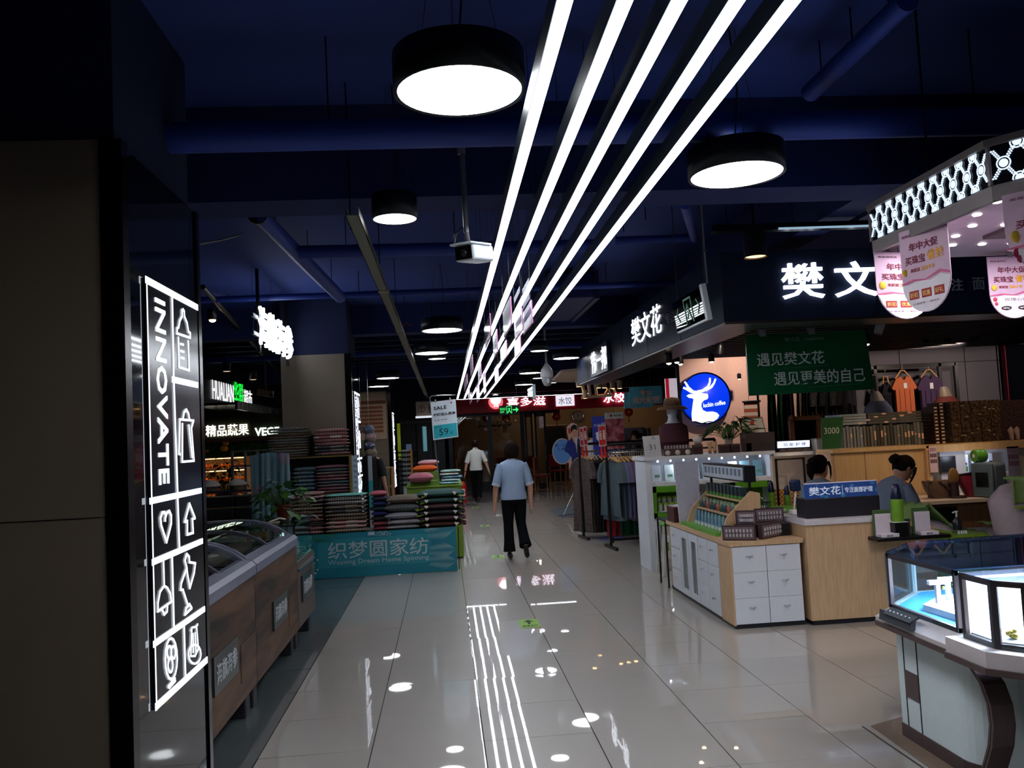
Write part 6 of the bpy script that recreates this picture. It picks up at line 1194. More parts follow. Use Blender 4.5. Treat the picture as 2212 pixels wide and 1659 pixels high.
# second run of the cabinet: wood backed with framed rack
t = thing('display_cabinet', 'white-topped lower cabinet with a black framed niche, right of the green one', 'cabinet', (4.2, 9.9, 0)); XA, XB = 3.88, 4.62; Y = 9.9
obj('back_panel', MB().box((XA, Y+.3, 0), (XB, Y+.33, 1.25)), mt((196, 190, 196), .4), t); obj('top_board', MB().box((XA, Y-.03, 1.25), (XB, Y+.4, 1.29)), WH, t); obj('carcass', MB().box((XA, Y, 0), (XB, Y+.3, .5)), WH, t)
b = MB()
for xx in (XA+.02, XA+.36): b.box((xx-.012, Y-.02, .5), (xx+.012, Y, 1.22))
b.box((XA+.01, Y-.02, 1.2), (XA+.37, Y, 1.22)); obj('black_frame', b, BLACK, t); obj('wood_lattice', MB().box((XA+.03, Y+.1, .55), (XA+.35, Y+.12, .85)), mt((210, 160, 90), .5, kind='check', c2=(120, 84, 50), scale=40), t)
point((XA+.2, Y-.1, 1.12), .8, WARM, .03, 'cabinet_lamp')
t = thing('light_box_sign', 'small white light box with blue Chinese characters on the cabinet', 'sign', (4.2, 9.9, 1.35)); Y = 9.88; A = at(1683, 954, Y=Y); B = at(1749, 951, Y=Y); D = at(1683, 968, Y=Y); u = B-A; v = A-D
obj('light_box', MB().prism([D, D+u, D+u+v, D+v], (0, .05, 0)), glow((210, 222, 255), 2.0), t); b = MB(); text(b, '功 能 护 理', D+u*.13+v*.2-Vector((0, .004, 0)), u*.74, v*.55, .003, .01); obj('lettering', b, mt((30, 50, 130)), t); obj('frame_box', MB().box(D+Vector((-.01, .051, -.02)), D+u+v+Vector((.02, .08, .01))), BLACK, t)
b = MB()
for k in range(4): b.box((D.x+.02+.1*k, Y, 1.291), (D.x+.09+.1*k, Y+.06, D.z-.021))
obj('base_blocks', b, mt((90, 70, 60)), t)
t = thing('tissue_box', 'white cube box beside the small light box', 'box', (4.52, 9.95, 1.291)); obj('box_body', MB().box((4.42, 9.9, 1.291), (4.56, 10.05, 1.42), .004), mt((200, 190, 176), .6), t); obj('box_lid', MB().box((4.415, 9.895, 1.42), (4.565, 10.055, 1.435)), mt((190, 180, 166), .6), t)
# mannequin bust with straw hat
Y = 10.9; p = at(1455, 940, Y=Y); t = thing('mannequin', 'white mannequin bust in a maroon top and brown straw hat', 'mannequin', (p.x, Y, .9)); x = p.x; zc = at(1455, 905, Y=Y).z
obj('stand', MB().tube([(x, Y, 0), (x, Y, zc-.3)], .02, 8), BLACK, t); obj('bust', MB().loft([((x, Y, zc-.35), .15, .1), ((x, Y, zc-.2), .17, .11), ((x, Y, zc-.08), .15, .1), ((x, Y, zc-.03), .07, .06), ((x, Y, zc+.03), .055, .055), ((x, Y, zc+.08), .07, .08), ((x, Y, zc+.16), .075, .09), ((x, Y, zc+.22), .05, .06)], 18), mt((180, 182, 190), .4), t)
obj('garment_body', MB().loft([((x, Y, zc-.45), .19, .13), ((x, Y, zc-.2), .2, .13), ((x, Y, zc-.1), .185, .12), ((x, Y, zc-.055), .12, .09)], 18, cap=False), mt((70, 34, 44), .85), t)
h = thing('straw_hat', 'brown woven straw hat on the mannequin', 'hat', (x, Y, zc+.15)); obj('brim', MB().lathe([(.10, zc+.17), (.17, zc+.155), (.21, zc+.12)], (x, Y, 0), 24, cap=False), mt((122, 92, 66), .9, kind='check', c2=(84, 62, 46), scale=60), h); obj('crown', MB().lathe([(.10, zc+.165), (.105, zc+.22), (.09, zc+.27), (.0, zc+.285)], (x, Y, 0), 24), mt((126, 98, 70), .9, kind='check', c2=(84, 62, 46), scale=60), h); obj('hat_band', MB().lathe([(.107, zc+.175), (.109, zc+.2)], (x, Y, 0), 24, cap=False), mt((90, 70, 60)), h)
# plastic stool
t = thing('plastic_stool', 'white plastic stool with a green top beside the drawer cabinet', 'stool', (2.5, 9.6, 0)); x, y = 2.52, 9.6; obj('seat', MB().box((x-.13, y-.13, .55), (x+.13, y+.13, .58), .01), mt((96, 150, 60), .4), t)
for sx in (-1, 1):
    for sy in (-1, 1): obj('leg', MB().tube([(x+sx*.15, y+sy*.15, 0), (x+sx*.11, y+sy*.11, .55)], [.028, .024], 6), mt((190, 186, 180), .4), t)
for sy in (-1, 1): obj('side_apron', MB().prism([(x-.12, y+sy*.125, .55), (x+.12, y+sy*.125, .55), (x+.128, y+sy*.13, .45), (x-.128, y+sy*.13, .45)], (0, .008, 0)), mt((190, 186, 180), .4), t)
obj('stretcher', MB().box((x-.14, y-.14, .16), (x+.14, y-.13, .2)), mt((190, 186, 180), .4), t)

# ================================================================ KIOSK: DRAWER CABINET
WD = mt((198, 166, 130), .5, kind='woodz', c2=(184, 150, 114), scale=14, var=.05); PLI = mt((30, 28, 34), .5)
t = thing('drawer_cabinet', 'white drawer cabinet with light wood top and corner post', 'cabinet', (2.55, 7.7, 0)); x0, x1, y0, y1 = 2.25, 2.85, 6.8, 8.75
obj('plinth', MB().box((x0+.015, y0+.02, 0), (x1, y1, .035)), PLI, t); obj('carcass', MB().box((x0+.02, y0+.02, .035), (x1-.01, y1, .655)), WD, t)
obj('worktop', MB().box((x0-.01, y0-.01, .66), (x1+.01, y1+.02, .695)), WD, t); obj('corner_post', MB().box((x0, y0+.03, .03), (x0+.03, 7.1, .66)).box((x0, y0, .03), (x0+.02, y0+.03, .66)), WD, t)
KN = mt((200, 205, 215), .15, .6)
def knob(parent, p, n): 
    p = Vector(p); n = Vector(n); s_ = n.cross(Vector((0, 0, 1)))
    obj('handle', MB().tube([p-s_*.022, p-s_*.022+n*.018, p+s_*.022+n*.018, p+s_*.022], .004, 6).prism([p+n*.02-s_*.008-Vector((0, 0, .0)), p+n*.02+s_*.008, p+n*.02-Vector((0, 0, .018))], n*.003), KN, parent)
for q, (ya, yb, kn) in enumerate(((7.11, 7.4, 1), (7.41, 7.68, 1), (8.3, 8.62, 1))):
    for r in range(3):
        za = .04+.205*r; o = obj('drawer', MB().box((x0-.004, ya, za), (x0+.02, yb, za+.2), .002), WH, t); knob(o, (x0-.004, (ya+yb)/2, za+.13), (-1, 0, 0))
for ya, yb in ((7.69, 7.98), (7.99, 8.29)):
    o = obj('door', MB().box((x0-.004, ya, .04), (x0+.02, ya+.07, .65)).box((x0-.004, yb-.07, .04), (x0+.02, yb, .65)).box((x0-.004, ya+.07, .58), (x0+.02, yb-.07, .65)).box((x0-.004, ya+.07, .04), (x0+.02, yb-.07, .1)), WH, t)
    obj('glass_pane', MB().box((x0+.004, ya+.07, .1), (x0+.008, yb-.07, .58)), mt((96, 104, 104), .1, alpha=.85), o)
for q in range(2):
    xa = x0+.015+.285*q
    for r in range(3):
        za = .04+.205*r; o = obj('drawer', MB().box((xa, y0-.004, za), (xa+.28, y0+.02, za+.203), .001), WH, t); knob(o, (xa+.14, y0-.004, za+.13), (0, -1, 0))
# black framed stand beside it
t = thing('metal_stand', 'thin black metal stand at the far end of the drawer cabinet', 'stand', (2.3, 8.85, 0)); 
for x in (2.24, 2.6):
    for y in (8.78, 9.1): obj('leg', MB().box((x-.008, y-.008, 0), (x+.008, y+.008, .68)), BLACK, t)
obj('top_frame', MB().box((2.23, 8.77, .68), (2.61, 9.11, .695)), BLACK, t)
t = thing('wooden_box', 'dark reddish wooden box standing on the far end of the worktop', 'box', (2.33, 8.6, .7)); a = at(1442, 1095, Y=8.6).x; obj('box_body', MB().box((2.25, 8.45, .697), (2.46, 8.72, .84)), mt((88, 40, 34), .4, kind='woodz', c2=(52, 24, 22), scale=10), t); obj('box_lid', MB().box((2.245, 8.445, .84), (2.465, 8.725, .855)), mt((104, 56, 44), .3), t)
# product rack
t = thing('product_rack', 'stepped wood and green cosmetics rack with a black lit header', 'display rack', (2.5, 7.8, .697)); zb = .697
obj('end_board', MB().prism([(2.28, 8.36, zb), (2.5, 8.36, zb), (2.5, 8.36, 1.31), (2.26, 8.36, 1.3)], (0, .02, 0)), mt((196, 192, 206), .5), t)
for y in (8.2, 7.15): obj('side_support', MB().prism([(2.3, y, zb), (2.66, y, zb), (2.66, y, 1.05), (2.58, y, 1.07), (2.36, y, .86)], (0, .02, 0)), WD, t)
obj('green_base', MB().box((2.27, 7.2, zb), (2.64, 8.3, zb+.03)), mt((96, 150, 60), .5), t)
steps = [(2.36, .727, 'WD'), (2.45, .87, 'WD'), (2.54, .99, 'WD')]
for x, z, _ in steps[1:]: obj('step_board', MB().box((x-.035, 7.17, z-.015), (x+.06, 8.2, z)), WD, t)
obj('green_back', MB().prism([(2.4, 7.18, .73), (2.62, 7.18, 1.04), (2.64, 7.18, 1.04), (2.42, 7.18, .73)], (0, 1.0, 0)), mt((70, 130, 40), .5), t)
obj('header_box', MB().box((2.56, 7.22, 1.14), (2.66, 8.4, 1.28)), BLACK, t); o = obj('header_print', MB().box((2.553, 7.25, 1.155), (2.56, 8.37, 1.265)), mt((178, 186, 194), .4), t)
b = MB()
for k in range(10): b.box((2.549, 7.3+.107*k, 1.19), (2.553, 7.35+.107*k, 1.25))
obj('header_rows', b, mt((110, 120, 140)), o)['kind'] = 'stuff'
for y in (7.24, 8.3): obj('header_post', MB().box((2.6, y, .99), (2.62, y+.02, 1.14)), BLACK, t)
for k in range(10):
    y = 7.25+.1*k; x, z = steps[2][:2]; p = thing('cosmetics_carton', 'dark upright carton on the top step of the cosmetics rack, %s from the near end' % nth(k), 'box', (x, y, z), group='dark cartons on the top step'); obj('carton_body', MB().box((x-.025, y-.03, z), (x+.025, y+.03, z+.11)), mt((40, 52, 58), .3), p); obj('carton_band', MB().box((x-.027, y-.031, z), (x+.02, y+.031, z+.03)), mt((84, 134, 50), .4), p)
    x, z = steps[1][:2]; c_ = [(52, 84, 70), (150, 84, 60), (56, 60, 84)][k % 3]; p = thing('serum_bottle', 'serum bottle with silver cap on the middle step, %s from the near end' % nth(k), 'bottle', (x, y, z), group='serum bottles on the middle step'); obj('bottle_body', MB().lathe([(.02, z), (.022, z+.05), (.01, z+.065)], (x, y, 0), 10), mt(c_, .15), p); obj('cap', MB().lathe([(.011, z+.065), (.011, z+.1)], (x, y, 0), 8), mt((206, 206, 206), .2, .6), p)
    if k < 9: x, z = steps[0][:2]; p = thing('cleanser_tube', 'pale blue cleanser tube on the lowest step, %s from the near end' % nth(k), 'tube', (x, y, z), group='blue tubes on the lowest step'); obj('tube_body', MB().loft([((x, y, z+.03), .018, .018), ((x, y, z+.12), .006, .026), ((x, y, z+.135), .002, .027)], 10), mt((110, 140, 170), .35), p); obj('cap', MB().lathe([(.018, z), (.018, z+.03)], (x, y, 0), 10), mt((200, 205, 208), .4), p)
# palette boxes
def palette(cx, cy, rz, z, lab, w_=.27):
    t = thing('cosmetics_palette', lab, 'cosmetics case', (cx, cy, z), rz, 'brown cosmetics palettes on the worktop'); M = _WM[t.name]
    obj('case_body', MB().box((-w_/2, -.0, 0), (w_/2, .035, .12)).xf(M), mt((66, 48, 52), .35), t); obj('inner_board', MB().box((-w_/2+.012, -.003, .012), (w_/2-.012, 0, .108)).xf(M), mt((110, 96, 98), .3), t)
    for r in range(2):
        for k in range(8): obj('vial', MB().lathe([(.009, .03+.036*r), (.009, .056+.036*r)], (-w_/2+.035+(w_-.07)/7*k, -.008, 0), 6).xf(M), mt((176, 170, 176), .25), t)
a = at(1562, 1168, Z=.697); c = at(1636, 1168, Z=.697); palette((a.x+c.x)/2, (a.y+c.y)/2+.02, math.atan2(c.y-a.y, c.x-a.x), .697, 'front left brown vial palette facing the aisle corner', (c-a).length*.97)
a = at(1648, 1166, Z=.697); c = at(1698, 1156, Z=.697); palette((a.x+c.x)/2, (a.y+c.y)/2+.02, math.atan2(c.y-a.y, c.x-a.x), .697, 'front right brown vial palette angled outward', (c-a).length*.97)
palette(2.48, 7.02, -.35, .80, 'rear left brown vial palette raised behind the front pair', .17); palette(2.72, 7.12, .0, .80, 'rear right brown vial palette raised behind the front pair', .25)
t = thing('riser_block', 'black riser block under the two rear palettes', 'riser', (2.6, 7.1, .697)); obj('block', MB().box((2.42, 7.0, .697), (2.84, 7.18, .797)), BLACK, t); obj('block_top', MB().box((2.415, 6.995, .797), (2.845, 7.185, .8)), GREY, t)
t = thing('wire_basket', 'black wire basket of brushes behind the palettes', 'basket', (2.75, 7.5, .7)); b = MB()
for k in range(8): b.tube([(2.68+.02*k, 7.35, .82), (2.68+.02*k, 7.35, .95)], .003, 4)
for z in (.82, .88, .95): b.tube([(2.68, 7.35, z), (2.83, 7.35, z), (2.83, 7.6, z), (2.68, 7.6, z), (2.68, 7.35, z)], .004, 5)
obj('wire_body', b, BLACK, t); obj('basket_base', MB().box((2.68, 7.35, .697), (2.83, 7.6, .82)), mt((110, 84, 60)), t); obj('pale_brush', MB().tube([(2.73, 7.45, .88), (2.77, 7.48, 1.0), (2.80, 7.47, .97)], .008, 6), WHITE, t)

# ================================================================ KIOSK: WOOD COUNTER
t = thing('reception_counter', 'light wood reception counter with white worktop and low black ledge', 'counter', (3.4, 7, 0)); x0, x1, y0 = 2.87, 3.95, 6.75
obj('plinth', MB().box((x0+.02, y0+.02, 0), (x1, 7.45, .04)), PLI, t); obj('wood_body', MB().box((x0, y0, .04), (x1-.3, 7.4, .80)), WD, t); obj('wood_body_low', MB().box((x1-.3, y0, .04), (x1, 7.3, .74)), WD, t); obj('worktop', MB().box((x0-.01, y0-.01, .80), (x1-.3, 7.42, .84)), mt((206, 202, 208), .3), t)
obj('return_wing', MB().box((x0, 7.42, .04), (x0+.3, 8.2, .80)), WD, t); obj('return_top', MB().box((x0-.01, 7.42, .80), (x0+.31, 8.2, .84)), mt((206, 202, 208), .3), t)
obj('black_ledge', MB().box((3.38, y0-.17, .655), (3.99, y0-.0, .685), .008), BLACK, t)
t = thing('sign_planter', 'black counter box with a blue lit acrylic sign in Chinese', 'sign', (3.25, 7, .84)); a0, a1 = 2.93, 3.56
obj('black_box', MB().box((a0, 6.85, .842), (a1, 7.05, 1.0), .004), mt((34, 32, 38), .45), t); o = obj('acrylic_sign', MB().box((a0+.005, 6.87, 1.0), (a1-.005, 6.885, 1.12)), mt((42, 66, 120), .15, alpha=.92, em=.12, emc=(60, 100, 190), kind='floral', c2=(60, 120, 160), scale=14), t)
b = MB(); text(b, '樊文花', (a0+.04, 6.867, 1.025), (.27, 0, 0), (0, 0, .07), .003, .012); text(b, '专注面部护理', (a0+.345, 6.867, 1.035), (.24, 0, 0), (0, 0, .045), .003, .01); b.box((a0+.325, 6.866, 1.02), (a0+.328, 6.868, 1.1)); obj('lettering', b, mt((200, 212, 230), .4, em=.3), o); obj('top_edge', MB().box((a0+.005, 6.868, 1.12), (a1-.005, 6.888, 1.126)), mt((200, 190, 215), .2, em=.3), o)
def bottle(x, y, z, r, h, lab, body=(106, 150, 40), cap=(26, 34, 60)):
    t = thing('spray_bottle', lab, 'bottle', (x, y, z), group='green bottles on the kiosk'); obj('bottle_body', MB().lathe([(r*.95, z), (r, z+.01), (r, z+h*.58), (r*.95, z+h*.6)], (x, y, 0), 20), mt(body, .4), t); obj('cap', MB().lathe([(r*.92, z+h*.6), (r*.85, z+h*.7), (r*.6, z+h*.95), (r*.4, z+h)], (x, y, 0), 20), mt(cap, .2), t); return t
p = at(1912, 1092, Y=6.62); bottle(3.6, 6.66, .80, .047, .30, 'large green bottle with dark cap beside the blue sign')
t = thing('bottle_plinth', 'small dark plinth under the large green bottle', 'plinth', (3.6, 6.66, .686)); obj('plinth_body', MB().box((3.54, 6.6, .686), (3.65, 6.735, .797)), BLACK, t); obj('plinth_top', MB().box((3.535, 6.598, .797), (3.655, 6.735, .8)), WHITE, t)
bottle(3.05, 7.9, .842, .035, .25, 'small green bottle near the black framed niche'); bottle(3.12, 7.7, .842, .03, .22, 'second small green bottle behind the blue sign', (84, 124, 40)); 
t = thing('phone_holder', 'dark blue handset on a white charging base by the blue sign', 'phone', (3.0, 7.25, .842)); obj('base', MB().box((2.96, 7.2, .842), (3.06, 7.3, .88), .005), WHITE, t); obj('arm', MB().tube([(2.99, 7.25, .88), (3.02, 7.25, 1.05)], .009, 6), WHITE, t); obj('handset', MB().box((2.97, 7.22, 1.04), (3.06, 7.28, 1.14), .015), mt((30, 40, 70), .3), t)
t = thing('green_carton', 'flat bright green carton on the counter return', 'box', (2.98, 7.6, .842)); obj('carton_body', MB().box((2.9, 7.45, .842), (3.1, 7.65, .885)), mt((110, 170, 50), .5), t); obj('carton_label', MB().box((2.93, 7.447, .85), (3.0, 7.45, .875)), WHITE, t)
# QR stands (codes left out), card
random.seed(6)
for k, (xc, lab) in enumerate(((3.49, 'left white table stand with green headboard on the ledge'), (3.82, 'right white table stand with green headboard on the ledge'))):
    t = thing('table_stand', lab, 'sign stand', (xc, 6.66, .686), group='white table stands on the ledge'); z = .686
    obj('base', MB().box((xc-.075, 6.585, z), (xc+.075, 6.68, z+.03), .004), mt((206, 196, 204), .4), t); b = MB(); text(b, '樊文花', (xc-.03, 6.584, z+.008), (.05, 0, 0), (0, 0, .012), .001); obj('lettering', b, mt((50, 46, 56)), t)
    obj('backboard', MB().box((xc-.08, 6.69, z), (xc+.06, 6.705, z+.21), .003), mt((66, 96, 56), .4), t); obj('white_card', MB().box((xc-.07, 6.675, z+.03), (xc+.06, 6.688, z+.18), .003), mt((206, 196, 206), .4), t)
t = thing('table_stand', 'small dark green card stand between the two white stands', 'sign stand', (3.65, 6.68, .686)); z = .686; obj('card', MB().box((3.60, 6.66, z), (3.70, 6.672, z+.13)), mt((40, 58, 44), .3), t); obj('blank_panel', MB().box((3.63, 6.656, z+.05), (3.675, 6.66, z+.1)), mt((160, 164, 176)), t)
# ================================================================ KIOSK INTERIOR
PART = mt((206, 168, 120), .55, kind='woodz', c2=(198, 158, 110), scale=5)
Y = 9.35; XA = 4.36; XB = 5.45
t = thing('wooden_partition', 'tall light wood partition behind the two seated women', 'partition', (4.9, Y, 0))
for k in range(3): x = XA+(XB-XA)/3*k; obj('panel', MB().box((x+.003, Y, .04), (x+(XB-XA)/3-.003, Y+.04, 1.27)), PART, t)
obj('cap_board', MB().box((XA-.02, Y-.03, 1.27), (XB+.02, Y+.4, 1.31)), PART, t); obj('corner_post', MB().box((XB-.03, Y-.05, 0), (XB+.03, Y-.003, 1.27)), PART, t); obj('side_panel', MB().box((XA-.03, Y, 0), (XA, Y+.4, 1.27)), mt((190, 150, 120), .5), t)
t = thing('wall_cabinet', 'white wall cabinet with lit open shelf right of the wooden partition', 'cabinet', (6.1, Y, 0)); a = XB+.04
obj('back_panel', MB().box((a, Y+.3, .0), (7.6, Y+.33, 1.22)), WH, t); obj('wood_top', MB().box((a-.05, Y-.03, 1.22), (8.2, Y+.4, 1.30)), PART, t); obj('left_panel', MB().box((a+.12, Y, .62), (a+.40, Y+.02, 1.22)), WH, t)
obj('side_board', MB().box((a+.40, Y, .62), (a+.42, Y+.3, 1.22)), WH, t); obj('shelf_board', MB().box((a+.42, Y+.02, .93), (a+.98, Y+.3, .95)), WH, t); obj('right_panel', MB().box((a+.98, Y, .62), (8.2, Y+.02, 1.22)), mt((150, 150, 140), .5), t)
obj('grey_strip', MB().box((a, Y, .62), (a+.12, Y+.02, 1.22)), mt((120, 116, 112), .5), t)
point((a+.65, Y+.06, 1.17), 1.6, (.7, .78, 1), .02, 'cabinet_lamp'); point((a+.3, Y-.25, 1.15), 1.0, (.7, .78, 1), .04, 'cabinet_lamp')
b = MB(); text(b, '洗面粉', (a+1.13, Y-.004, 1.11), (.22, 0, 0), (0, 0, .055), .002, .01); obj('lettering', b, mt((60, 66, 60)), t)
A = at(2031, 988, Y=Y-.02); C_ = at(2064, 1018, Y=Y-.02); t = thing('monitor', 'dark square screen mounted on the white cabinet', 'monitor', tuple(C_)); obj('screen', MB().box((A.x, Y-.03, C_.z), (C_.x, Y-.008, A.z)), mt((40, 44, 50), .25), t); obj('bezel', MB().box((A.x-.01, Y-.027, C_.z-.01), (C_.x+.01, Y-.004, A.z+.01)), mt((70, 74, 78), .3), t)
for k, x in enumerate((a+.52, a+.66, a+.84)):
    t = thing('mask_pack', 'white and green mask packet on the lit shelf, %s' % ['left', 'middle', 'right, half hidden'][k], 'packet', (x, Y+.2, .951), group='mask packets on the lit shelf'); w_ = .05 if k < 2 else .03; obj('packet', MB().box((x-w_, Y+.18, .952), (x+w_, Y+.21, 1.17), .006), mt((190, 205, 225), .4), t); obj('green_print', MB().box((x-w_*.7, Y+.176, .97), (x+w_*.7, Y+.18, 1.03)), mt((60, 120, 60)), t)
    obj('dark_print', MB().ball((x, Y+.178, 1.06), .03, 10, 6, (1, .1, .7)), mt((24, 30, 44)), t)
for k, (x0, y0, x1, y1) in enumerate(((2006, 965, 2027, 1020), (2174, 965, 2205, 1028))):
    YY = Y-.08 if k == 0 else Y-.03; A = at(x0, y0, Y=YY); C_ = at(x1, y1, Y=YY); t = thing('price_poster', ['pink printed price list hanging at the partition corner', 'bluish printed price list at the right edge of the cabinet'][k], 'poster', tuple(C_), group='price lists on the kiosk cabinets')
    obj('sheet', MB().box((A.x, YY, C_.z), (C_.x, YY+.004, A.z)), mt([(216, 180, 180), (110, 110, 130)][k], .6), t); b = MB(); w_ = C_.x-A.x; h = A.z-C_.z
    for r in range(2):
        for q in range(4): b.box((A.x+w_*(.1+.22*q), YY-.002, A.z-h*(.42+.22*r)), (A.x+w_*(.26+.22*q), YY, A.z-h*(.27+.22*r)))
    obj('photo_blocks', b, mt((90, 60, 70)), t); b = MB()
    for r in range(3): b.box((A.x+w_*.1, YY-.002, A.z-h*(.08+.05*r)), (A.x+w_*.9, YY, A.z-h*(.06+.05*r)))
    obj('text_lines', b, mt((130, 90, 100)), t)
# desk
t = thing('treatment_desk', 'long wooden desk with pale top behind the beauty beds', 'desk', (5.8, 8.9, 0)); obj('desk_top', MB().box((4.7, 8.55, .715), (8.0, 9.3, .75)), mt((206, 186, 170), .35), t); obj('desk_front', MB().box((4.75, 8.62, .03), (8.0, 8.66, .715)), mt((120, 84, 56), .5, kind='woodz', c2=(104, 72, 48), scale=5), t); obj('opening_shade_panel', MB().box((4.95, 8.6, .45), (5.3, 8.62, .68)), BLACK, t); obj('end_board', MB().box((4.72, 8.62, .03), (4.75, 9.28, .715)), PART, t)  # shade of the desk opening put in as a flat black panel
# handbag
p = at(1945, 1070, Z=.752); x, y = at(1960, 1060, Y=8.85).x, 8.85
Lx = at(2003, 1050, Y=y).x; Rx = at(2056, 1050, Y=y).x
t = thing('handbag', 'brown patterned leather handbag with a long strap on the desk', 'handbag', ((Lx+Rx)/2, y, .752)); zc = at(2030, 1037, Y=y).z
LB_ = mt((92, 70, 60), .45, kind='floral', c2=(70, 52, 44), scale=40)
obj('bag_body', MB().loft([(((Lx+Rx)/2+.03, y, .755), .13, .07, .5), (((Lx+Rx)/2, y, .85), .16, .08, .5), (((Lx+Rx)/2-.01, y, zc), .19, .03, .6)], 24), LB_, t)
obj('shoulder_strap', MB().tube([(Lx, y-.03, zc), (Lx-.05, y-.08, .88), (Lx-.06, y-.12, .77)], .012, 6), mt((50, 34, 28), .5), t); obj('handle', MB().tube([(Lx+.12, y-.06, zc-.02), (Lx+.17, y-.09, .86), (Rx-.1, y-.1, .83), (Rx-.03, y-.07, .9)], .01, 6), mt((50, 34, 28), .5), t)
for dx in (.02, .12, .3): obj('gold_buckle', MB().ball((Lx+dx, y-.05, zc), .014, 8, 5), mt((220, 180, 110), .2, .9), t)
p = at(2100, 1055, Y=8.8); t = thing('handbag', 'dark red handbag behind the brown stool mirror', 'handbag', (p.x, 8.8, .752)); obj('bag_body', MB().loft([((p.x, 8.8, .755), .07, .06, .6), ((p.x, 8.8, .9), .14, .07, .6), ((p.x, 8.8, 1.0), .15, .03, .7)], 20), mt((110, 24, 44), .4), t); obj('bag_rim', MB().tube([(p.x-.15, 8.78, .99), (p.x, 8.75, 1.01), (p.x+.15, 8.78, 1.03)], .01, 6), mt((40, 30, 60)), t); obj('clasp', MB().ball((p.x-.0, 8.74, .96), .012, 8, 5), CHROME, t)
p = at(2062, 1060, Y=8.75); t = thing('table_mirror', 'oval table mirror with brown back on a dark round stand', 'mirror', (p.x, 8.75, .752)); obj('mirror_back', MB().ball((p.x, 8.75, at(2062, 1030, Y=8.75).z), .085, 16, 10, (.75, .25, 1.15)), mt((130, 96, 60), .4), t); obj('stem', MB().tube([(p.x, 8.75, .77), (p.x, 8.75, .92)], .045, 10), mt((50, 34, 36), .4), t); obj('base', MB().lathe([(.09, .752), (.085, .775)], (p.x+.03, 8.75, 0), 18), mt((46, 32, 34)), t)
# steriliser
t = thing('towel_steriliser', 'rounded grey-green towel steriliser with dark window on the desk', 'appliance', (4.9, 8.5, .752)); A = at(2143, 1000, Y=8.5)
R_ = Matrix.Translation((A.x, 8.5, .752)) @ Matrix.Rotation(.3, 4, 'Z'); h = A.z-.752
obj('housing', MB().box((.015, .005, 0), (.22, .25, h), .04).xf(R_), mt((104, 112, 124), .35), t); obj('front_panel', MB().box((-.012, 0, .004), (.02, .255, h-.004), .014).xf(R_), mt((84, 98, 102), .35), t); obj('dark_window', MB().box((-.016, .05, h*.3), (-.012, .2, h*.72)).xf(R_), mt((20, 24, 24), .1), t)
p = at(2137, 990, Y=8.55); t = thing('tissue_roll', 'green-wrapped round roll on top of the towel steriliser', 'roll', (p.x, 8.7, .752+h)); obj('wrapped_roll', MB().lathe([(.065, -.06), (.07, -.04), (.07, .04), (.065, .06)], (p.x, 8.72, .752+h+.07), 18, axis='x'), mt((90, 150, 50), .4, kind='floral', c2=(130, 190, 190), scale=20), t); obj('roll_core', MB().lathe([(.02, -.062), (.02, .062)], (p.x, 8.72, .752+h+.07), 12, axis='x'), WHITE, t)
# beauty beds with green towels
GT = mt((116, 140, 80), .9, bump=.4, scale=40); CR = mt((168, 152, 160), .7)
t = thing('beauty_bed', 'pale beauty bed draped with green towels behind the counter', 'bed', (4.6, 7.6, 0)); obj('bed_base', MB().box((4.15, 7.35, 0), (6.3, 7.85, .42), .02), mt((96, 130, 40), .8), t); obj('mattress', MB().box((4.15, 7.35, .42), (6.3, 7.85, .56), .05), CR, t)
obj('head_rest', MB().loft([((4.45, 7.6, .56), .25, .24, .7), ((4.4, 7.6, .64), .2, .2, .8), ((4.4, 7.6, .68), .1, .12)], 20), CR, t)
b = MB(); b.sheet(lambda u, v: (4.05+.75*u, 7.36+.46*v, .57+.28*max(0, 1-abs(u-.3)*2.6)+.012*math.sin(20*v+6*u)), 20, 14, .008); obj('draped_towel', b, GT, t)
b = MB(); b.sheet(lambda u, v: (5.0+1.1*u, 7.36+.46*v, .575+.04*math.sin(3*u+2)+.012*math.sin(17*v+9*u)), 16, 12, .008); obj('flat_towel', b, GT, t)
t = thing('storage_bin', 'lime green front panel of the bed trolley behind the glass case', 'trolley', (4.4, 7.15, 0)); obj('trolley_body', MB().box((3.97, 7.05, 0), (4.62, 7.33, .60), .01), mt((104, 134, 34), .6), t); obj('step_block', MB().box((3.97, 7.04, .60), (4.28, 7.33, .64), .006), mt((104, 134, 34), .6), t)
p = at(2068, 1138, Y=7.15); t = thing('pump_bottle', 'black pump bottle with white nozzle on the lime trolley', 'bottle', (p.x, 7.15, .60)); x = p.x; obj('bottle_body', MB().lathe([(.035, .641), (.037, .66), (.037, .71), (.015, .74), (.012, .75)], (x, 7.15, 0), 16), mt((24, 30, 36), .25), t); obj('pump', MB().tube([(x, 7.15, .75), (x, 7.15, .79)], .008, 8).tube([(x-.035, 7.15, .785), (x, 7.15, .795), (x+.012, 7.15, .793)], .007, 6), mt((200, 205, 210), .3), t)
for k in range(4): 
    x = 4.40+.022*k; t = thing('small_vial', 'tiny white vial on the trolley, %s to the right of the pump bottle' % nth(k), 'vial', (x, 7.14, .60), group='tiny vials on the trolley'); obj('vial_body', MB().lathe([(.008, .602), (.008, .63)], (x, 7.14, 0), 8), WHITE, t); obj('vial_cap', MB().lathe([(.006, .63), (.006, .64)], (x, 7.14, 0), 8), BLACK, t)
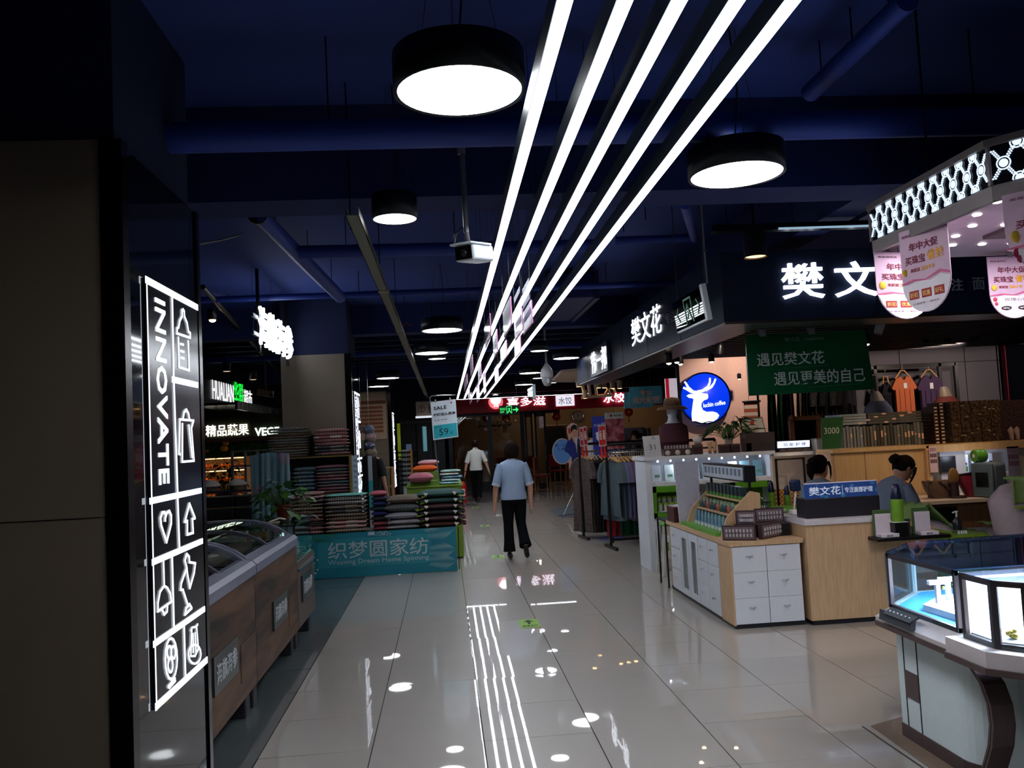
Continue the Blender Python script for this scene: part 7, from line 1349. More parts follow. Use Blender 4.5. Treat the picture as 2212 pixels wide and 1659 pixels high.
# treatment chair at right edge with towel
Y = 7.0; p = at(2195, 1130, Y=Y); t = thing('beauty_chair', 'large rounded cream recliner back with a green towel over it', 'chair', (p.x, Y, 0)); x = p.x+.17
obj('back_rest', MB().loft([((x-.05, Y, .35), .2, .16, .8), ((x-.08, Y, .62), .26, .18, .8), ((x-.1, Y, .88), .28, .17, .8), ((x-.05, Y, 1.0), .22, .14, .9), ((x-.02, Y, 1.04), .1, .08)], 28), mt((168, 148, 152), .6), t)
obj('seat', MB().box((x-.3, Y-.1, .25), (x+.3, Y+.5, .4), .05), mt((168, 148, 152), .6), t); obj('base', MB().box((x-.25, Y, 0), (x+.25, Y+.4, .25)), GREY, t)
tw = thing('towel', 'yellow-green towel draped over the cream recliner', 'towel', (x, Y, .9)); b = MB(); b.sheet(lambda u, v: (x-.31+.42*u, Y-.205+.38*abs(v-.5)*0+.02*math.sin(12*u)-.0+.34*max(0, v-.6), 1.075-.24*max(0, .6-v)/.6*(.9 if u < .55 else .3)-.06*u*0+.015*math.sin(9*u)), 22, 14, .008); obj('towel_cloth', b, GT, tw); obj('towel_hem', MB().box((x-.31, Y-.215, .83), (x-.12, Y-.2, .845)), mt((130, 150, 30), .9), tw)

# ================================================================ CLOTHES SHOP AND SAMPLE STANDS BEHIND
Yw = 13.3
wp = MB(); struct('wall_clothes', MB().box((6.3, Yw+.02, 0), (11.9, Yw+.12, 3.55)), mt((52, 50, 56), .6))
wl = bpy.data.objects['wall_clothes']
for r in range(3):
    for q in range(5):
        x = 6.32+1.11*q; z = [0, 1.25, 2.5][r]; obj('wall_panel', MB().box((x+.004, Yw, z+.004), (x+1.1, Yw+.02, z+[1.24, 1.24, 1.0][r])), mt((98, 94, 104), .6, scale=2), wl)
FR_ = mt((34, 32, 36), .4)
t = thing('clothes_stand', 'black square metal clothes frame against the grey panel wall', 'clothes rack', (7.3, 12.9, 0)); zt_ = at(1900, 790, Y=12.8).z; xa, xb, xc = at(1895, 850, Y=12.8).x, at(2035, 850, Y=12.8).x, at(2070, 850, Y=12.8).x
for x in (xa, xb, xc): obj('post', MB().box((x-.025, 12.8, 0), (x+.025, 12.85, zt_)), FR_, t)
obj('top_bar', MB().box((xa-.4, 12.8, zt_-.05), (xc, 12.85, zt_)), FR_, t); obj('shelf_bar', MB().box((xa, 12.82, zt_-.14), (xb, 12.84, zt_-.11)), FR_, t)
def shirt(px, py0, px1, py1, Y, c_, lab, grp='tops displayed on the frame', tagc=True):
    A = at(px, py0, Y=Y); C_ = at(px1, py1, Y=Y); w_ = C_.x-A.x; L = A.z-C_.z; cx = (A.x+C_.x)/2
    t = thing('blouse', lab, 'top', (cx, Y, A.z), group=grp); b = MB(); hw = w_/2
    prof = [(-.2, 0), (-.62, -.06), (-1.0, -.3), (-.86, -.36), (-.72, -.34), (-.72, -1), (.72, -1), (.72, -.34), (.86, -.36), (1.0, -.3), (.62, -.06), (.2, 0), (.1, -.08), (0, -.1), (-.1, -.08)]
    pts = [(cx+p*hw, Y, A.z+q*L) for p, q in prof]; b.prism(pts, (0, .06, 0)); obj('garment_body', b, mt(c_, .85, bump=.2, scale=12), t)
    for k in range(3): obj('fold', MB().tube([(cx+hw*(-.4+.4*k), Y-.004, A.z-.35*L), (cx+hw*(-.42+.42*k), Y-.006, A.z-.98*L)], .012, 5), mt(c_, .85), t)
    obj('hanger', MB().tube([(cx-hw*.62, Y+.03, A.z-.03), (cx-.03, Y+.03, A.z+.09), (cx+.03, Y+.03, A.z+.09), (cx+hw*.62, Y+.03, A.z-.03)], .012, 6).tube([(cx, Y+.03, A.z+.09), (cx, Y+.03, A.z+.2)], .004, 4), mt((200, 150, 100), .4), t)
    if tagc: obj('price_tag', MB().box((cx-.02, Y-.012, A.z-.32*L), (cx+.035, Y-.008, A.z-.18*L)), WHITE, t)
    return t
shirt(1925, 814, 1986, 893, 12.74, (196, 104, 66), 'orange sleeveless top on a wooden hanger'); shirt(1980, 812, 2045, 900, 12.78, (70, 50, 84), 'purple top with a white tag right of the orange one')
shirt(1905, 826, 1932, 905, 12.85, (28, 24, 34), 'dark top half hidden behind the orange one', tagc=False)
for k, (px, py, c_, c2, lab) in enumerate(((1895, 855, (70, 76, 100), (130, 120, 116), 'headless mannequin in a blue-grey top at the left of the orange top'), (2042, 845, (84, 34, 30), (110, 100, 90), 'tilted mannequin in a rust red top right of the purple top'))):
    p = at(px, py, Y=12.2); t = thing('mannequin', lab, 'mannequin', (p.x, 12.2, 1)); x, z = p.x, p.z
    obj('neck_block', MB().loft([((x, 12.2, z-.1), .11, .09), ((x-.02, 12.2, z+.02), .08, .07), ((x-.03, 12.2, z+.07), .05, .05)], 16), mt(c2, .5), t); obj('garment_body', MB().loft([((x, 12.2, z-.75), .24, .15), ((x, 12.2, z-.35), .25, .15), ((x, 12.2, z-.18), .2, .13), ((x, 12.2, z-.08), .12, .1)], 18), mt(c_, .85), t); obj('stand', MB().tube([(x, 12.2, 0), (x, 12.2, z-.75)], .02, 6), BLACK, t)
random.seed(21)
for k in range(9):
    px = 1668+k*20+random.uniform(-3, 3); c_ = [(24, 70, 50), (30, 92, 60), (46, 36, 34), (150, 130, 110), (28, 30, 36), (76, 70, 66), (40, 40, 46), (60, 56, 52), (34, 34, 40)][k]
    g = garment_proto('long_garment', 'long hanging garment behind the green board, %s' % ['dark green, leftmost', 'bright green patterned', 'dark brown', 'pale beige', 'black', 'grey fur-like', 'charcoal', 'taupe fur-like', 'black, rightmost'][k], 'dress', mt(c_, .9, kind='blotch', c2=tuple(int(v*.55) for v in c_), scale=26), 1.25, .4, k > 4, grp='long garments behind the green board'); p = at(px, 850, Y=12.5); g.location = (p.x, 12.5, 2.28); g.rotation_euler.z = .9+random.uniform(-.2, .2)
t = thing('garment_rail', 'black rail holding the long garments behind the green board', 'clothes rack', (5.4, 12.5, 0)); obj('rail', MB().tube([(4.7, 12.5, 2.3), (6.6, 12.5, 2.3)], .018, 8), BLACK, t)
for x in (4.72, 6.58): obj('upright', MB().tube([(x, 12.5, 0), (x, 12.5, 2.3)], .018, 8), BLACK, t)
p = at(1742, 945, Y=11.5); t = thing('ornate_frame', 'ornate brown floor mirror frame behind the small light box', 'mirror', (p.x, 11.5, .8)); x, z = p.x, p.z; w_, h = .22, .3; F_ = mt((110, 64, 40), .4, bump=.6, scale=60)
b = MB().box((x-w_, 11.5, z+h-.06), (x+w_, 11.56, z+h)).box((x-w_, 11.5, z-h), (x-w_+.06, 11.56, z+h)).box((x+w_-.06, 11.5, z-h), (x+w_, 11.56, z+h)); obj('carved_frame', b, F_, t); obj('mirror_glass', MB().box((x-w_+.06, 11.53, z-h), (x+w_-.06, 11.54, z+h-.06)), mt((50, 50, 60), .08, .9), t)
for sx in (-1, 1): obj('carved_corner', MB().ball((x+sx*(w_-.03), 11.5, z+h-.03), .05, 8, 6), F_, t)
obj('stand', MB().box((x-w_, 11.52, 0), (x-w_+.04, 11.55, z-h)).box((x+w_-.04, 11.52, 0), (x+w_, 11.55, z-h)), BLACK, t)
# green price card, sample boards standing on the partition
Y = 9.7; A = at(1774, 903, Y=Y); B = at(1822, 900, Y=Y); D = at(1776, 972, Y=Y); u = B-A; v = A-D; D.z = 1.29; v = A-D; u.z *= .5; D.x -= .0
t = thing('price_card', 'green upright card reading 3000 before the sample boards', 'sign', tuple(D)); obj('card', MB().prism([D+u*.0, D+u*.82, A+u, A], (0, .012, 0)), mt((44, 92, 52), .4), t); b = MB(); e = Vector((0, -.004, 0)); text(b, '3000', D+u*.1+v*.5+e, u*.68, v*.2, .003, .01); obj('lettering', b, mt((196, 206, 196)), t)
t = thing('support_ledge', 'shelf behind the card and sample boards', 'shelf', (4.9, 9.8, 1.29)); obj('ledge_board', MB().box((4.64, 9.76, 1.24), (8.6, 10.5, 1.285)), PART, t); obj('ledge_support', MB().box((4.68, 9.8, 0), (8.55, 9.84, 1.24)), mt((90, 70, 56)), t)
random.seed(14); Y = 9.85; n = 24; x0, x1 = at(1820, 930, Y=Y).x, at(1996, 930, Y=Y).x; z1 = at(1900, 918, Y=Y).z
for k in range(n):
    x = x0+(x1-x0)*k/n; c_ = random.choice([(96, 94, 90), (84, 80, 74), (110, 106, 98), (70, 66, 60)]) if k > 5 else (128, 132, 136)
    t = thing('sample_board', 'upright grey sample board above the partition, %s from the left' % nth(k), 'sample board', (x, Y, 1.287), group='upright sample boards'); obj('board', MB().box((x, Y, 1.287), (x+(x1-x0)/n*.82, Y+.5, z1+random.uniform(-.015, .015))), mt(c_, .4), t)
    if random.random() < .5: obj('price_sticker', MB().box((x+.01, Y-.003, 1.36+random.uniform(0, .08)), (x+.03, Y, 1.42+random.uniform(0, .08))), mt((220, 170, 140)), t)
    else: obj('edge_strip', MB().box((x, Y-.003, 1.287), (x+.006, Y, z1-.03)), GREY, t)
for r in range(4):
    for q in range(2):
        xa = x0+(x1-x0)*(.0 if q == 0 else .32); xb = x0+(x1-x0)*(.3 if q == 0 else .98); z = z1+.02+.033*r; t = thing('sample_board', 'flat sample board, %s up in the %s pile on the upright ones' % (nth(r), 'bright left' if q == 0 else 'right'), 'sample board', (xa, Y, z), group='flat sample boards'); obj('board', MB().box((xa, Y, z), (xb, Y+.45, z+.027)), mt((150, 158, 165) if q == 0 else (84, 80, 72), .4), t); obj('price_sticker', MB().box((xa+.2+.1*r, Y-.003, z+.004), (xa+.25+.1*r, Y, z+.022)), mt((226, 180, 150)), t)
# carpet sample stand
Y = 9.9; A = at(2050, 868, Y=Y); C_ = at(2166, 958, Y=Y)
t = thing('carpet_sample_book', 'big brown mottled carpet sample book with small price tags', 'sample book', (A.x, Y, 1.287)); obj('sample_block', MB().box((A.x, Y, 1.287), (C_.x, Y+.3, A.z)), mt((104, 82, 62), .95, kind='blotch', c2=(44, 32, 26), scale=30), t)
b = MB(); random.seed(4)
for k in range(14): x = random.uniform(A.x+.02, C_.x-.05); z = random.uniform(1.33, A.z-.03); b.box((x, Y-.004, z), (x+.03, Y, z+.012))
obj('price_tags', b, mt((200, 170, 140)), t); b = MB()
for k in range(5): b.box((A.x+(C_.x-A.x)*k/5, Y-.003, 1.29), (A.x+(C_.x-A.x)*k/5+.008, Y, A.z))
obj('page_edges', b, mt((30, 24, 20)), t)
t = thing('carpet_sample_book', 'darker purple-brown carpet sample book at the right edge', 'sample book', (C_.x, Y+.1, 1.287)); E_ = at(2300, 858, Y=Y); obj('sample_block', MB().box((C_.x+.01, Y+.1, 1.287), (E_.x, Y+.35, E_.z)), mt((74, 56, 54), .95, kind='blotch', c2=(48, 34, 44), scale=34), t); obj('spine', MB().box((C_.x+.01, Y+.09, 1.287), (C_.x+.03, Y+.1, E_.z)), BLACK, t)
for c in range(2):
    for r in range(11 if c == 0 else 12):
        x = at(2026+c*13, 950, Y=Y).x; z = 1.30+.042*r; t = thing('wood_sample', 'dark wood sample with white label, %s up in the %s column' % (nth(r), 'left' if c == 0 else 'right'), 'wood sample', (x, Y, z), group='labelled wood sample blocks'); obj('block', MB().box((x-.03, Y+.004, z-.012), (x+.03, Y+.25, z+.027)), mt((56, 38, 30), .5), t); obj('white_label', MB().box((x-.018, Y, z+.003), (x+.018, Y+.004, z+.02)), mt((235, 205, 180), .5), t)
for k, px in enumerate((2187, 2200)): p = at(px, 935, Y=9.6); t = thing('white_figurine', 'white horn-shaped figurine on the ledge, %s' % ['left', 'right'][k], 'figurine', (p.x, 9.6, 1.3), group='white figurines'); obj('figurine_body', MB().loft([((p.x, 9.62, 1.302), .02, .02), ((p.x, 9.62, 1.36), .025, .02), ((p.x-.01, 9.62, 1.42), .04, .02), ((p.x, 9.62, 1.46), .01, .01)], 12), mt((180, 160, 155), .5), t); obj('base', MB().lathe([(.03, 1.3), (.03, 1.306)], (p.x, 9.62, 0), 12), GREY, t)
t = thing('door_frame', 'magenta-red door frame at the right edge behind the shop', 'door frame', (8.9, 13.1, 0)); A = at(2168, 735, Y=13.1); C_ = at(2180, 850, Y=13.1); obj('red_post', MB().box((A.x, 13.1, 0), (C_.x-.0, 13.2, A.z)), mt((140, 20, 50), .5), t); obj('dark_glass', MB().box((C_.x+.02, 13.15, 0), (11.8, 13.18, A.z)), mt((14, 16, 24), .1), t)
# warm spots near the kiosk cans; far right wall spot added to brighten panels
spot((4.9, 7.9, 2.58), (4.9, 9.3, .9), 34, (1, .76, .5), 1.5); spot((5.6, 8.4, 2.58), (5.35, 9.3, 1.0), 32, (1, .76, .5), 1.2)
spot((2.9, 5.6, 2.9), (2.5, 6.9, .5), 34, (1, .86, .8), .9, blend=.3); spot((3.6, 5.7, 2.9), (3.4, 6.8, .4), 40, (1, .84, .74), 1.0); spot((3.0, 8.6, 2.58), (3.0, 9.8, 1.2), 26, (1, .86, .72), 1.5); spot((7.2, 11.2, 2.58), (7.2, 12.9, 2.0), 70, (1, .78, .62), 1.5); spot((9.2, 11.4, 2.58), (8.8, 13.2, 2.2), 50, (1, .8, .7), 1.7); spot((5.6, 11.4, 2.58), (5.6, 12.4, 1.6), 14, (1, .8, .66), 1.4)
spot((3.1, 10.8, 2.7), (3.0, 12.0, .9), 22, (1, .85, .75), 1.3); spot((6.9, 8.9, 2.58), (6.6, 9.9, 1.5), 16, (1, .66, .4), 1.3); spot((4.8, 6.6, 2.6), (4.9, 7.7, .6), 20, (1, .85, .8), 1.4)
spot((3.4, 17.5, 3.2), (2.6, 16.3, 0), 30, (1, .62, .25), .45, blend=.8)

# ================================================================ JEWELLERY CASES
BRZ = mt((92, 74, 74), .35, .4); CRM2 = mt((196, 186, 186), .35); WHP = mt((214, 228, 230), .3, var=.03)
t = thing('jewellery_case', 'white glass-topped jewellery case with bronze frame and curved base, at the right', 'display case', (2.8, 3.9, 0), group='glass jewellery cases')
def band(b, poly, z0, z1, off): # vertical-walled prism from plan polygon
    return b.prism([(x, y, z0) for x, y in poly], (0, 0, z1-z0))
Pc = [(2.222, 3.665), (2.222, 4.26), (2.53, 4.57), (3.9, 4.62), (3.9, 3.665)]
Pr = [(2.16, 3.66), (2.165, 4.30), (2.50, 4.64), (3.95, 4.69), (3.95, 3.66)]
Pb = [(2.30, 3.99), (2.30, 4.24), (2.55, 4.50), (3.85, 4.55), (3.85, 3.8)]
def ledge(out, inn, z0, z1):
    b = MB(); n = len(out); return b.add([(x, y, z0) for x, y in out]+[(x, y, z0+.02) for x, y in out]+[(x, y, z1) for x, y in inn], [tuple(range(n-1, -1, -1)), tuple(range(2*n, 3*n))]+[(i, (i+1) % n, n+(i+1) % n, n+i) for i in range(n)]+[(n+i, n+(i+1) % n, 2*n+(i+1) % n, 2*n+i) for i in range(n)])
obj('tray_board', ledge(Pr, Pc, .60, .666), CRM2, t); obj('bronze_edge', band(MB(), [(x-.006 if x < 2.3 else x, y) for x, y in Pr], .575, .60, 0), BRZ, t)
b = MB()
for i in range(4): p, q = Pc[i], Pc[i+1]; 
def frame(b, p, q, z0, z1, w_=.022, top=True, bot=True):
    p = Vector((*p, 0)); q = Vector((*q, 0)); d = (q-p).normalized(); n_ = Vector((d.y, -d.x, 0))*.018
    if bot: b.prism([p+Vector((0, 0, z0)), q+Vector((0, 0, z0)), q+Vector((0, 0, z0+w_)), p+Vector((0, 0, z0+w_))], n_)
    if top: b.prism([p+Vector((0, 0, z1-w_)), q+Vector((0, 0, z1-w_)), q+Vector((0, 0, z1)), p+Vector((0, 0, z1))], n_)
    for s_, d_ in ((p, d*w_), (q, -d*w_)): b.prism([s_+Vector((0, 0, z0)), s_+d_+Vector((0, 0, z0)), s_+d_+Vector((0, 0, z1)), s_+Vector((0, 0, z1))], n_)
frame(b, Pc[0], Pc[1], .665, .94); obj('metal_frame', b, BRZ, t)
b = MB(); frame(b, Pc[1], Pc[2], .665, .94, .01); frame(b, Pc[2], Pc[3], .665, .94, .01); obj('rear_frame', b, mt((170, 190, 200), .3, .4), t)
GJ = glass((190, 225, 240), .02)
def pane(p, q, z0, z1, mat=GJ): p = Vector((*p, z0)); q = Vector((*q, z0)); d = (q-p).normalized(); return MB().prism([p, q, q+Vector((0, 0, z1-z0)), p+Vector((0, 0, z1-z0))], Vector((d.y, -d.x, 0))*-.006)
for i in range(3): obj('glass_pane', pane(Pc[i], Pc[i+1], .67, .935), GJ, t)
obj('glass_top', MB().prism([(x, y, .94) for x, y in Pc], (0, 0, .006)), glass((96, 150, 215), .26), t)  # ceiling's blue reflection tinted into the top glass
LEDW = glow((215, 230, 255), 26, True)
obj('display_base', MB().prism([(2.26, 3.69, .667), (2.26, 4.24, .667), (2.54, 4.52, .667), (3.85, 4.56, .667), (3.85, 3.69, .667)], (0, 0, .012)), mt((70, 150, 205), .3), t)
obj('white_riser', MB().prism([(2.32, 3.70, .68), (2.30, 4.08, .68), (2.5, 4.26, .68), (2.95, 4.26, .68), (2.95, 3.70, .68)], (0, 0, .03)), mt((225, 235, 245), .4), t)
obj('led_strip', MB().box((2.255, 3.70, .918), (2.263, 4.22, .928)), LEDW, t)
l = bpy.data.lights.new('case_lamp', 'AREA'); l.energy = 42; l.color = (.72, .86, 1); l.shape = 'RECTANGLE'; l.size = .5; l.size_y = .3; o = bpy.data.objects.new('case_lamp', l); o.location = (2.62, 3.98, .925); C.objects.link(o)
random.seed(9)
for k, (x, y) in enumerate(((2.38, 4.08), (2.66, 4.2), (2.76, 4.14), (2.87, 4.1), (2.47, 4.14))):
    z = .712; t2 = thing('necklace_stand', 'white T-shaped jewellery stand in the glass case, '+['near the aisle pane', 'at the rear left', 'in the rear middle', 'at the rear right', 'low at the front'][k], 'jewellery stand', (x, y, z), group='T-shaped stands in the jewellery case'); obj('post', MB().box((x-.01, y-.01, z), (x+.01, y+.01, z+.09)), mt((225, 232, 240), .4), t2); obj('crossbar', MB().box((x-.045, y-.012, z+.09), (x+.045, y+.012, z+.11)), mt((225, 232, 240), .4), t2)
    obj('small_pendant', MB().ball((x+.02, y-.018, z+.075), .008, 6, 4), mt((180, 150, 80), .2, .9), t2)
# base with curved bronze band
def sh(b, P, z0, z1): return b.prism([(x, y, z0) for x, y in P], (0, 0, z1-z0))
crv = [(2.28+.42*(1-math.cos(a*PI/20)), 3.80-.2*math.sin(a*PI/20)) for a in range(11)]
base_poly = [(2.28, 4.325), (2.53, 4.56), (3.85, 4.6), (3.85, 3.60)]+[(x, y) for x, y in reversed(crv)]
obj('curved_base', sh(MB(), base_poly, .07, .575), WHP, t); obj('bronze_plinth', sh(MB(), [(x-.006 if x < 2.6 else x, y-.004 if y < 3.7 else y) for x, y in base_poly], 0, .07), BRZ, t)
ys = [at(q, 1450, X=2.28).y for q in (1955, 1983)]
for y in ys: obj('groove_line', MB().box((2.277, y-.003, .07), (2.29, y+.003, .575)), mt((50, 44, 48)), t)
obj('bronze_inlay', MB().box((2.275, ys[1], at(1968, 1508, X=2.28).z), (2.29, ys[0], at(1968, 1452, X=2.28).z)), BRZ, t)
b = MB(); pts = [at(q, r, X=2.27) for q, r in ((2056, 1405), (2088, 1435), (2114, 1475), (2130, 1520), (2136, 1565), (2133, 1610), (2122, 1650), (2108, 1690))]
for p, q in zip(pts, pts[1:]):
    for o_, w0 in ((0, .014), (.019, .014)): b.prism([p-Vector((0, o_, 0)), p-Vector((0, o_+w0, 0)), q-Vector((0, o_+w0, 0)), q-Vector((0, o_, 0))], (.10, 0, 0))
obj('curved_bronze_band', b, BRZ, t)
obj('control_strip', MB().prism([(2.15, 4.22, .672), (2.15, 3.93, .672), (2.175, 3.93, .666), (2.175, 4.22, .666)], (-.008, 0, -.05)), mt((70, 72, 78), .3), t)
# second case (nearer, cut by the frame)
t = thing('jewellery_case', 'nearer jewellery case with bronze framed glass corner, cut by the picture edge', 'display case', (2.7, 3.3, 0), group='glass jewellery cases')
P2 = [(2.205, 3.39), (2.2, 3.60), (3.6, 3.60), (3.6, 3.2), (2.29, 3.29)]; 
b = MB(); frame(b, P2[0], P2[1], .665, .94); frame(b, P2[4], P2[0], .665, .94); obj('metal_frame', b, BRZ, t)
obj('glass_pane', pane(P2[0], P2[1], .67, .935), GJ, t); obj('glass_pane', pane(P2[4], P2[0], .67, .935), GJ, t); obj('glass_top', MB().prism([(x, y, .94) for x, y in P2], (0, 0, .006)), glass((120, 170, 220), .2), t)  # this top also carries the blue reflection as a tint
obj('front_frame', MB().prism([(2.29, 3.29, .665), (3.6, 3.2, .665), (3.6, 3.2, .69), (2.29, 3.29, .69)], (0, -.018, 0)).prism([(2.29, 3.29, .918), (3.6, 3.2, .918), (3.6, 3.2, .94), (2.29, 3.29, .94)], (0, -.018, 0)), BRZ, t)
obj('tray_board', sh(MB(), [(2.14, 3.36), (2.14, 3.64), (3.6, 3.64), (3.6, 3.12), (2.27, 3.21)], .60, .665), CRM2, t); obj('bronze_edge', sh(MB(), [(2.13, 3.355), (2.13, 3.64), (3.6, 3.64), (3.6, 3.11), (2.265, 3.2)], .575, .60), BRZ, t)
obj('display_base', sh(MB(), [(2.23, 3.40), (2.225, 3.58), (3.5, 3.58), (3.5, 3.25), (2.31, 3.32)], .667, .69), mt((215, 232, 240), .4), t); obj('led_strip', MB().box((2.23, 3.57, .918), (3.4, 3.578, .928)), LEDW, t)
obj('rear_divider', MB().box((2.215, 3.605, .665), (3.6, 3.625, .94)), mt((215, 225, 232), .4), t)
obj('white_base', sh(MB(), [(2.42, 3.3), (2.42, 3.5), (3.5, 3.5), (3.5, 3.18)], .07, .575), WHP, t); obj('dark_plinth', sh(MB(), [(2.41, 3.29), (2.41, 3.5), (3.5, 3.5), (3.5, 3.17)], 0, .07), BRZ, t)
l = bpy.data.lights.new('case_lamp', 'AREA'); l.energy = 11; l.color = (.85, .92, 1); l.shape = 'RECTANGLE'; l.size = .4; l.size_y = .12; o = bpy.data.objects.new('case_lamp', l); o.location = (2.5, 3.46, .93); C.objects.link(o)
for k, (x, y, c_, lab) in enumerate(((2.30, 3.42, (190, 160, 80), 'gold shell-shaped ornament in the nearer jewellery case'), (2.42, 3.4, (110, 70, 160), 'purple crystal ornament in the nearer jewellery case'))):
    t2 = thing('jewellery_ornament', lab, 'ornament', (x, y, .69)); b = MB()
    for q in range(5): b.ball((x+.012*math.cos(q*1.3), y+.012*math.sin(q*1.3), .702+.006*q), .014-.001*q, 8, 5)
    obj('ornament_body', b, mt(c_, .2, .5), t2); obj('ornament_foot', MB().lathe([(.012, .69), (.01, .696)], (x, y, 0), 10), mt((200, 200, 205)), t2)
t2 = thing('calculator', 'dark grey calculator strip lying on the case ledge', 'calculator', (2.17, 4.0, .67)); obj('body', MB().prism([(2.135, 4.16, .664), (2.135, 3.92, .664), (2.17, 3.9, .694), (2.17, 4.14, .694)], (.012, 0, -.006)), mt((64, 66, 72), .35), t2); b = MB()
for k in range(6): b.ball((2.15, 4.12-.035*k, .679), .006, 6, 4)
obj('buttons', b, mt((150, 152, 158)), t2)
t2 = thing('floor_inlay', 'brown bordered floor inlay beside the jewellery case', 'floor inlay', (2.2, 4.2, 0)); P_ = [at(x, y, Z=.0015) for x, y in ((1884, 1568), (1938, 1563), (1946, 1605))]; obj('inlay', MB().prism([(2.19, 4.49, .001), (2.5, 4.62, .001), (2.5, 4.3, .001), (2.2, 3.7, .001), (2.19, 3.2, .001), (2.15, 3.2, .001)], (0, 0, .003)), mt((120, 100, 84), .1), t2); obj('border_line', MB().box((2.14, 3.2, .001), (2.146, 4.49, .0045)), mt((60, 50, 44)), t2)

# ================================================================ JEWELLERY CANOPY
t = thing('lit_canopy', 'octagonal canopy with glowing lattice of round medallions over the jewellery cases', 'canopy', (2.35, 3.4, 2.5)); X = 2.35; ya, yb = 3.378, 4.39; zb, zt_ = 2.585, 2.752
corner = Vector((X, ya, 0)); c2 = Vector((2.62, 3.02, 0)); far = Vector((X, yb, 0)); c3_ = Vector((2.75, 4.78, 0))
fr_m = mt((128, 118, 116), .4, .3)
PL_ = [(X, ya), (c2.x, c2.y), (4.5, 3.0), (4.5, 4.8), (c3_.x, c3_.y), (X, yb)]
obj('top_frame', sh(MB(), [(x-.02 if x < 3 else x, y) for x, y in PL_], zt_, zt_+.03), fr_m, t)
ring = MB()
for p, q in ((far, corner), (corner, c2), (c3_, far)):
    d = (q-p).normalized(); n_ = Vector((d.y, -d.x, 0)); n_ = n_ if n_.x > 0 or n_.y > 0 else -n_
    ring.prism([p+Vector((0, 0, 2.52)), q+Vector((0, 0, 2.52)), q+Vector((0, 0, zb)), p+Vector((0, 0, zb))], (Vector((3.3, 3.9, 0))-p).normalized()*.03)
obj('lower_frame', ring, fr_m, t)
for p in (corner, far, c2): obj('corner_post', MB().box(p+Vector((-.006, -.006, zb)), p+Vector((.012, .012, zt_))), fr_m, t)
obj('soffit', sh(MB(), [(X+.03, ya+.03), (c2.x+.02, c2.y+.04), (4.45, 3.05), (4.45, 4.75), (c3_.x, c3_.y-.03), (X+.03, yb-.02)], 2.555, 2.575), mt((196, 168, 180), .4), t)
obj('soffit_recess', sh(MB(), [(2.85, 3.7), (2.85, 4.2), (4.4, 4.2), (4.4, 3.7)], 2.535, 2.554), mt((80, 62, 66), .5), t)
MED = glow((205, 225, 250), 1.5)
def lattice(p, q, z0, z1, ncol):
    d = (q-p); L = d.length; d.normalize(); n_ = Vector((d.y, -d.x, 0))
    if n_.dot(Vector((3.3, 3.9, 0))-p) > 0: n_ = -n_
    h = z1-z0; R = .029; pit = L/ncol; b = MB(); r_ = MB()
    def P(s_, z): return p+d*s_+Vector((0, 0, z))+n_*.004
    def disc(b, s_, z, r, k=12):
        pts = []
        for a in range(k):
            ss = s_+r*math.cos(a*2*PI/k); zz = z+r*math.sin(a*2*PI/k); pts.append(P(min(max(ss, .002), L-.002), min(max(zz, z0+.002), z1-.002)))
        b.prism(pts, n_*.002)
    zm = (z0+z1)/2
    for k in range(ncol+1):
        for z, s0 in ((zm, (k+.5)*pit), (z1-.006, k*pit+.0), (z0+.006, k*pit+.0)):
            if s0 < R*.3 or s0 > L-R*.3: continue
            disc(b, s0, z, R*.62, 12)
            # ring and petals
            for a in range(16):
                a0, a1 = a*PI/8, (a+1)*PI/8; q4 = []
                for aa, rr in ((a0, R*.82), (a1, R*.82), (a1, R), (a0, R)): q4.append(P(min(max(s0+rr*math.cos(aa), .002), L-.002), min(max(z+rr*math.sin(aa), z0+.002), z1-.002)))
                b.prism(q4, n_*.002)
        for s0, s1, za, zc in ((k*pit, (k+.5)*pit, z1, zm), ((k+.5)*pit, (k+1)*pit, zm, z1), (k*pit, (k+.5)*pit, z0, zm), ((k+.5)*pit, (k+1)*pit, zm, z0)):
            for f_ in (.3, .4, .5, .6, .7):
                for dd in (-.005, .005):
                    s_ = s0+(s1-s0)*f_+dd; 
                    if s_ < L-.006: disc(r_, s_, za+(zc-za)*f_, .0042, 6)
    return b, r_
for nm, p, q, n_c in (('aisle_face', far, corner, 10), ('corner_face', corner, c2, 4)):
    d = (q-p); b = MB(); inw = (Vector((3.3, 3.9, 0))-p).normalized()*.01; b.prism([p+Vector((0, 0, zb)), q+Vector((0, 0, zb)), q+Vector((0, 0, zt_)), p+Vector((0, 0, zt_))], inw); o = obj('lattice_panel', b, mt((12, 14, 20), .15), t)
    m1, m2 = lattice(p, q, zb, zt_, n_c); o1 = obj('medallion_lattice', m1, MED, o); o1['kind'] = 'stuff'; o2 = obj('bead_lines', m2, MED, o); o2['kind'] = 'stuff'
k = 0
for r in range(5):
    for q in range(7):
        x = 2.47+.17*q+.05*(r % 2); y = 3.52+.22*r
        if y > 4.25 and x < 2.5: continue
        if 2.83 < x and 3.68 < y < 4.22: continue
        o = obj('downlight', MB().lathe([(.0, 2.548), (.018, 2.549), (.022, 2.556)], (x, y, 0), 12), glow((255, 244, 250), 9), t); k += 1
l = bpy.data.lights.new('canopy_lamp', 'AREA'); l.energy = 26; l.color = (.93, .94, 1); l.shape = 'RECTANGLE'; l.size = 1.0; l.size_y = .8; o = bpy.data.objects.new('canopy_lamp', l); o.location = (2.95, 3.9, 2.52); C.objects.link(o)
for x, y in ((2.4, 3.9), (3.9, 3.9)): obj('suspension_rod', MB().tube([(x, y, zt_+.03), (x, y, ZC)], .006, 6), BLACK, t)
